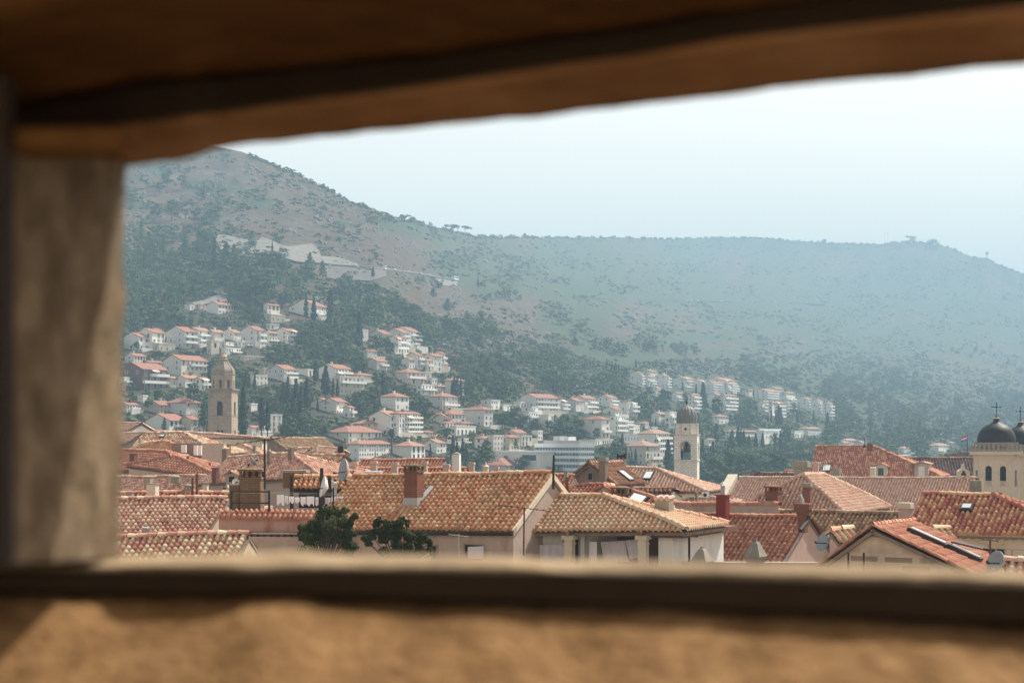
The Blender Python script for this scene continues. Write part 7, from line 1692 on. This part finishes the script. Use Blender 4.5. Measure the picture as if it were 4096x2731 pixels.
# ================================================================== mountain road, retaining walls, traffic
def surf(px, py, off=0.0): return at(px, py, float(depth(px, py)) + off)
def rock_face(name, c):
    m, nt, b = new_mat(name); v = coords(nt, (1, 1, .6)); n1 = noise(nt, v, .22, 8, .75); n2 = noise(nt, v, .05, 3, .6)
    r = ramp(nt, [(.34, tuple(x * .55 for x in c)), (.5, c), (.68, tuple(x * 1.3 for x in c))]); nt.links.new(n1, r.inputs[0])
    nt.links.new(mixc(nt, n2, r.outputs[0], tuple(x * .7 for x in c)), b.inputs['Base Color']); b.inputs['Roughness'].default_value = .95; bump(nt, b, n1, 1.0, 3.0); return m
ROCKW = rock_face('pale_stone_bank', (.30, .28, .25))
def slope_wall(RR, top, bot, label, off=-9.0, thick=7.0, n=40, mat=None, name='retaining_wall'):
    """stone-faced bank: a thick slab following the slope between a top line and a foot line"""
    def along(pl, t):
        xs = np.linspace(0, 1, len(pl)); return np.interp(t, xs, [p[0] for p in pl]), np.interp(t, xs, [p[1] for p in pl])
    V = []; m = 7
    for k in range(n + 1):
        t = k / n; (xa, ya), (xb, yb) = along(top, t), along(bot, t)
        pa, qa = RR(xa, ya); pb, qb = RR(xb, yb); D0 = float(depth(pa, qa)); D1 = float(depth(pb, qb))
        for j in range(m + 1):
            s = j / m; V.append((at(pa + (pb - pa) * s, qa + (qb - qa) * s, D0 + (D1 - D0) * s + off)))
    N_ = len(V); vs = V + [v + Vector((0, thick, -1.0)) for v in V]; fs = []; w = m + 1
    for k in range(n):
        for j in range(m): a = k * w + j; fs += [(a, a + 1, a + w + 1, a + w), (N_ + a, N_ + a + w, N_ + a + w + 1, N_ + a + 1)]
        for j in (0, m): a = k * w + j; fs.append((a, a + w, N_ + a + w, N_ + a) if j == 0 else (a, N_ + a, N_ + a + w, a + w))
    for k in (0, n):
        for j in range(m): a = k * w + j; fs.append((a, N_ + a, N_ + a + 1, a + 1))
    mb = MB(); mb.add(vs, fs); thing_mesh(mb, name, mat or ROCKW, label, 'retaining wall')
slope_wall(H1, [(870, 828), (1010, 838), (1130, 868), (1220, 887), (1292, 884), (1312, 853), (1385, 872), (1470, 915), (1560, 942), (1640, 932), (1795, 912), (1850, 985), (1868, 1030)],
           [(945, 990), (1010, 1032), (1140, 1036), (1230, 1036), (1330, 1048), (1480, 1052), (1530, 1045), (1580, 1062), (1640, 1082), (1720, 1088), (1800, 1088), (1850, 1092), (1872, 1086)], 'large pale stone-faced bank curving across the upper left slope')
slope_wall(H1, [(1870, 1030), (1990, 1038), (2060, 1050), (2130, 1076), (2205, 1100), (2222, 1130)], [(1874, 1092), (1990, 1108), (2060, 1114), (2130, 1122), (2205, 1134), (2224, 1140)], 'tapering grey stone wall along the mountain road')
slope_wall(H1, [(1900, 1112), (2100, 1128), (2323, 1152), (2480, 1165)], [(1930, 1240), (2100, 1248), (2323, 1262), (2470, 1215)], 'dull grey retaining wall under the mountain road', -5, 5, 24, masonry('grey_wall', (.12, .11, .10), (.10, .092, .085), (.07, .065, .06), 2, 1, .05))
slope_wall(H2, [(668, 645), (745, 655), (835, 668)], [(690, 695), (745, 700), (830, 705)], 'short concrete wall below the white coach on the mountain road', -6, 5, 12)
slope_wall(H1, [(660, 1462), (780, 1440), (880, 1400), (995, 1375)], [(690, 1480), (800, 1475), (900, 1462), (995, 1450)], 'low stone wall climbing behind the highest red-roofed house', -6, 4, 12)
slope_wall(H1, [(1140, 1048), (1180, 1050), (1245, 1138)], [(1150, 1075), (1190, 1095), (1235, 1142)], 'narrow concrete ramp wall below the large pale bank', -8, 4, 10)
ASPH = flat('asphalt', (0.06, 0.06, 0.06), .9); CURB = flat('road_edge', (0.27, 0.265, 0.255), .9)
def road(RR, pts, wid, name, label, rail=True, off=-6.5):
    V = [surf(*RR(*p), off) for p in pts]; mb = MB()
    P2 = []
    for a, b in zip(V[:-1], V[1:]):
        for k in range(6): P2.append(a.lerp(b, k / 6))
    P2.append(V[-1]); n = len(P2); back = Vector((0, wid, 0))
    vs = P2 + [p + back for p in P2] + [p - Z * 1.6 for p in P2] + [p + back - Z * 1.6 for p in P2]; fs = []
    for i in range(n - 1): fs += [(i, i + 1, n + i + 1, n + i), (2 * n + i, 2 * n + i + 1, i + 1, i), (n + i, n + i + 1, 3 * n + i + 1, 3 * n + i)]
    mb.add(vs, fs); o = mb.build(name, ASPH); tag(o, label, 'road', kind='structure')
    if rail:
        rb = MB()
        for i in range(0, n - 1):
            a, b = P2[i] - Vector((0, .1, 0)), P2[i + 1] - Vector((0, .1, 0)); rb.prism([a + Z * .1, b + Z * .1, b + Z * .75, a + Z * .75], Vector((0, .12, 0)))
            if i % 2: rb.prism([a - Z * .6, a + Vector((.4, 0, -.6)), a + Vector((.4, 0, 1.0)), a + Z * 1.0], Vector((0, .2, 0)))
        thing_mesh(rb, 'guard_rail', CURB, 'guard rail along the ' + label, 'guard rail')
    return P2
RD = road(H2, [(-190, 540), (0, 555), (60, 560), (160, 567), (300, 578), (500, 603), (700, 638), (845, 664)], 8, 'mountain_road', 'mountain road under the pale stone bank')
RD2 = road(R5, [(1190, 428), (1230, 425), (1330, 400), (1420, 378), (1500, 350), (1540, 330)], 7, 'curving_road', 'short curving road above the dormered apartments', off=-8)
RD3 = road(H3, [(-80, 408), (60, 408), (300, 414), (480, 420), (700, 424), (860, 424), (1050, 430), (1250, 440)], 7, 'far_road', 'thin road line across the far hill', False, -10)
CARW = [flat('car_paint_white', (.78, .78, .78), .3, 0, .5, .03), flat('car_paint_silver', (.5, .52, .54), .3, .4, .5, .03), flat('car_paint_dark', (.04, .05, .07), .3, 0, .5, .1)]
def vehicle(kind, p, d, m, label, group=None):
    """car, van or coach standing at p pointing along d"""
    L_, W_, H_ = {'car': (4.3, 1.8, 1.45), 'van': (5.4, 2.0, 2.3), 'coach': (11.0, 2.5, 3.3)}[kind]
    d = Vector((d.x, d.y, d.z)).normalized(); s = Vector((-d.y, d.x, 0)).normalized(); u = d.cross(s); u = u if u.z > 0 else -u
    r = empty('parked_car' if False else {'car': 'car', 'van': 'van', 'coach': 'coach'}[kind], p, label, kind, group); mb = MB(); g = .35; hb = H_ * (.55 if kind == 'car' else .45)
    def P(x, y, z): return p + d * x + s * y + u * z
    if kind == 'car': side = [(-L_ / 2, g), (L_ / 2, g), (L_ / 2, .75), (L_ * .28, .85), (L_ * .10, H_), (-L_ * .30, H_), (-L_ * .46, .95), (-L_ / 2, .9)]
    else: side = [(-L_ / 2, g), (L_ / 2, g), (L_ / 2, H_ * .55), (L_ * .44, H_), (-L_ / 2, H_)]
    mb.prism([P(x, -W_ / 2, z) for x, z in side], s * W_); part(mb, 'body', m, r)
    mb = MB(); z0, z1 = (.9, 1.32) if kind == 'car' else (H_ * .50, H_ * .84); x0, x1 = (-L_ * .36, L_ * .12) if kind == 'car' else (-L_ * .46, L_ * .42)
    for sy in (-W_ / 2 - .02, W_ / 2 - .02): mb.prism([P(x0, sy, z0), P(x1 + (.35 if kind == 'car' else 0), sy, z0), P(x1, sy, z1), P(x0 + .2, sy, z1)], s * .04)
    part(mb, 'windows', M['glass'], r)
    for wx in (-L_ * .31, L_ * .31):
        for sy in (-W_ / 2, W_ / 2 - .2): wb = MB(); wb.lathe(P(wx, sy, .33), [(.33, 0), (.33, .2)], 10, 0, d, u, s); part(wb, 'wheel', M['iron'], r)
def on_road(P2, t): k = t * (len(P2) - 1); i = min(int(k), len(P2) - 2); return P2[i].lerp(P2[i + 1], k - i), (P2[i + 1] - P2[i])
def ride(P2, px, kind, m, label, group=None, lane=2.5):
    best = min(range(400), key=lambda k: abs(on_road(P2, k / 399)[0].x / on_road(P2, k / 399)[0].y * F + CX - px)); p, d = on_road(P2, best / 399); vehicle(kind, p + Vector((0, lane, 0)), d, m, label, group)
ride(RD, H2(812, 0)[0], 'coach', CARW[0], 'white coach at the right end of the mountain road')
ride(RD, H2(265, 0)[0], 'van', CARW[0], 'white van near the middle of the mountain road')
for x, c, l in ((150, 0, 'white car left of the van on the mountain road'), (345, 0, 'white car right of the van on the mountain road'), (465, 1, 'silver car in the middle of the three cars behind the coach'), (545, 0, 'white car following the silver car on the mountain road'), (618, 1, 'silver car closest behind the white coach'), (30, 0, 'white car below the pale stone bank')):
    ride(RD, H2(x, 0)[0], 'car', CARW[c], l, 'cars on the mountain road')
ride(RD2, R5(1212, 0)[0], 'car', CARW[0], 'white car on the short curving road')
for x, k, l in ((490, 'car', 'white car leftmost on the far hill road'), (510, 'van', 'white van among cars on the far hill road'), (545, 'car', 'white car just right of the far van'), (680, 'car', 'white car alone in the middle of the far road'), (780, 'van', 'bright white van on the far road'), (975, 'car', 'white car rightmost on the far hill road')):
    ride(RD3, H3(x, 0)[0], k, CARW[0], l, 'traffic on the far road')
# hilltop ruin and masts
p = surf(*H3(1622, 96), 0); mb = MB(); m_ = .721 * p.y / F; mb.prism([p + Vector((-14 * m_, 0, -4)), p + Vector((14 * m_, 0, -4)), p + Vector((12 * m_, 0, 8 * m_)), p + Vector((4 * m_, 0, 10 * m_)), p + Vector((-4 * m_, 0, 6 * m_)), p + Vector((-12 * m_, 0, 5 * m_))], Vector((0, 9, 0))); thing_mesh(mb, 'hilltop_ruin', HW[3], 'small ruined block on the crest of the far hill', 'ruin')
for x, t in ((1580, 42), (1597, 38), (1068, 58), (1134, 72)):
    q = surf(*H3(x, 104)); mb = MB(); mb.tube(q - Z * 2, q + Z * ((104 - t) * m_), .35, 5, .2)
    if t < 45: mb.tube(q + Z * ((96 - t) * m_) - Vector((3, 0, 0)), q + Z * ((96 - t) * m_) + Vector((3, 0, 0)), .25, 4)
    thing_mesh(mb, 'radio_mast', M['iron'], {1580: 'left mast of the pair beside the hilltop ruin', 1597: 'right, taller mast of the pair beside the hilltop ruin', 1068: 'thin pole where the far ridge begins to dip', 1134: 'short pole left of the tiny flat pine on the far ridge'}[x], 'mast')
q = surf(*H3(2147, 185)); mb = MB(); mb.tube(q - Z * 2, q + Z * 7, .8, 5); mb.lathe(q + Z * 7, [(1, 0), (3.2, 1.5), (3.6, 4), (3.0, 6.5), (1, 7.5)], 10); thing_mesh(mb, 'radar_ball', M['dishg'], 'small round radar dome on a stand at the right end of the far ridge', 'radar')
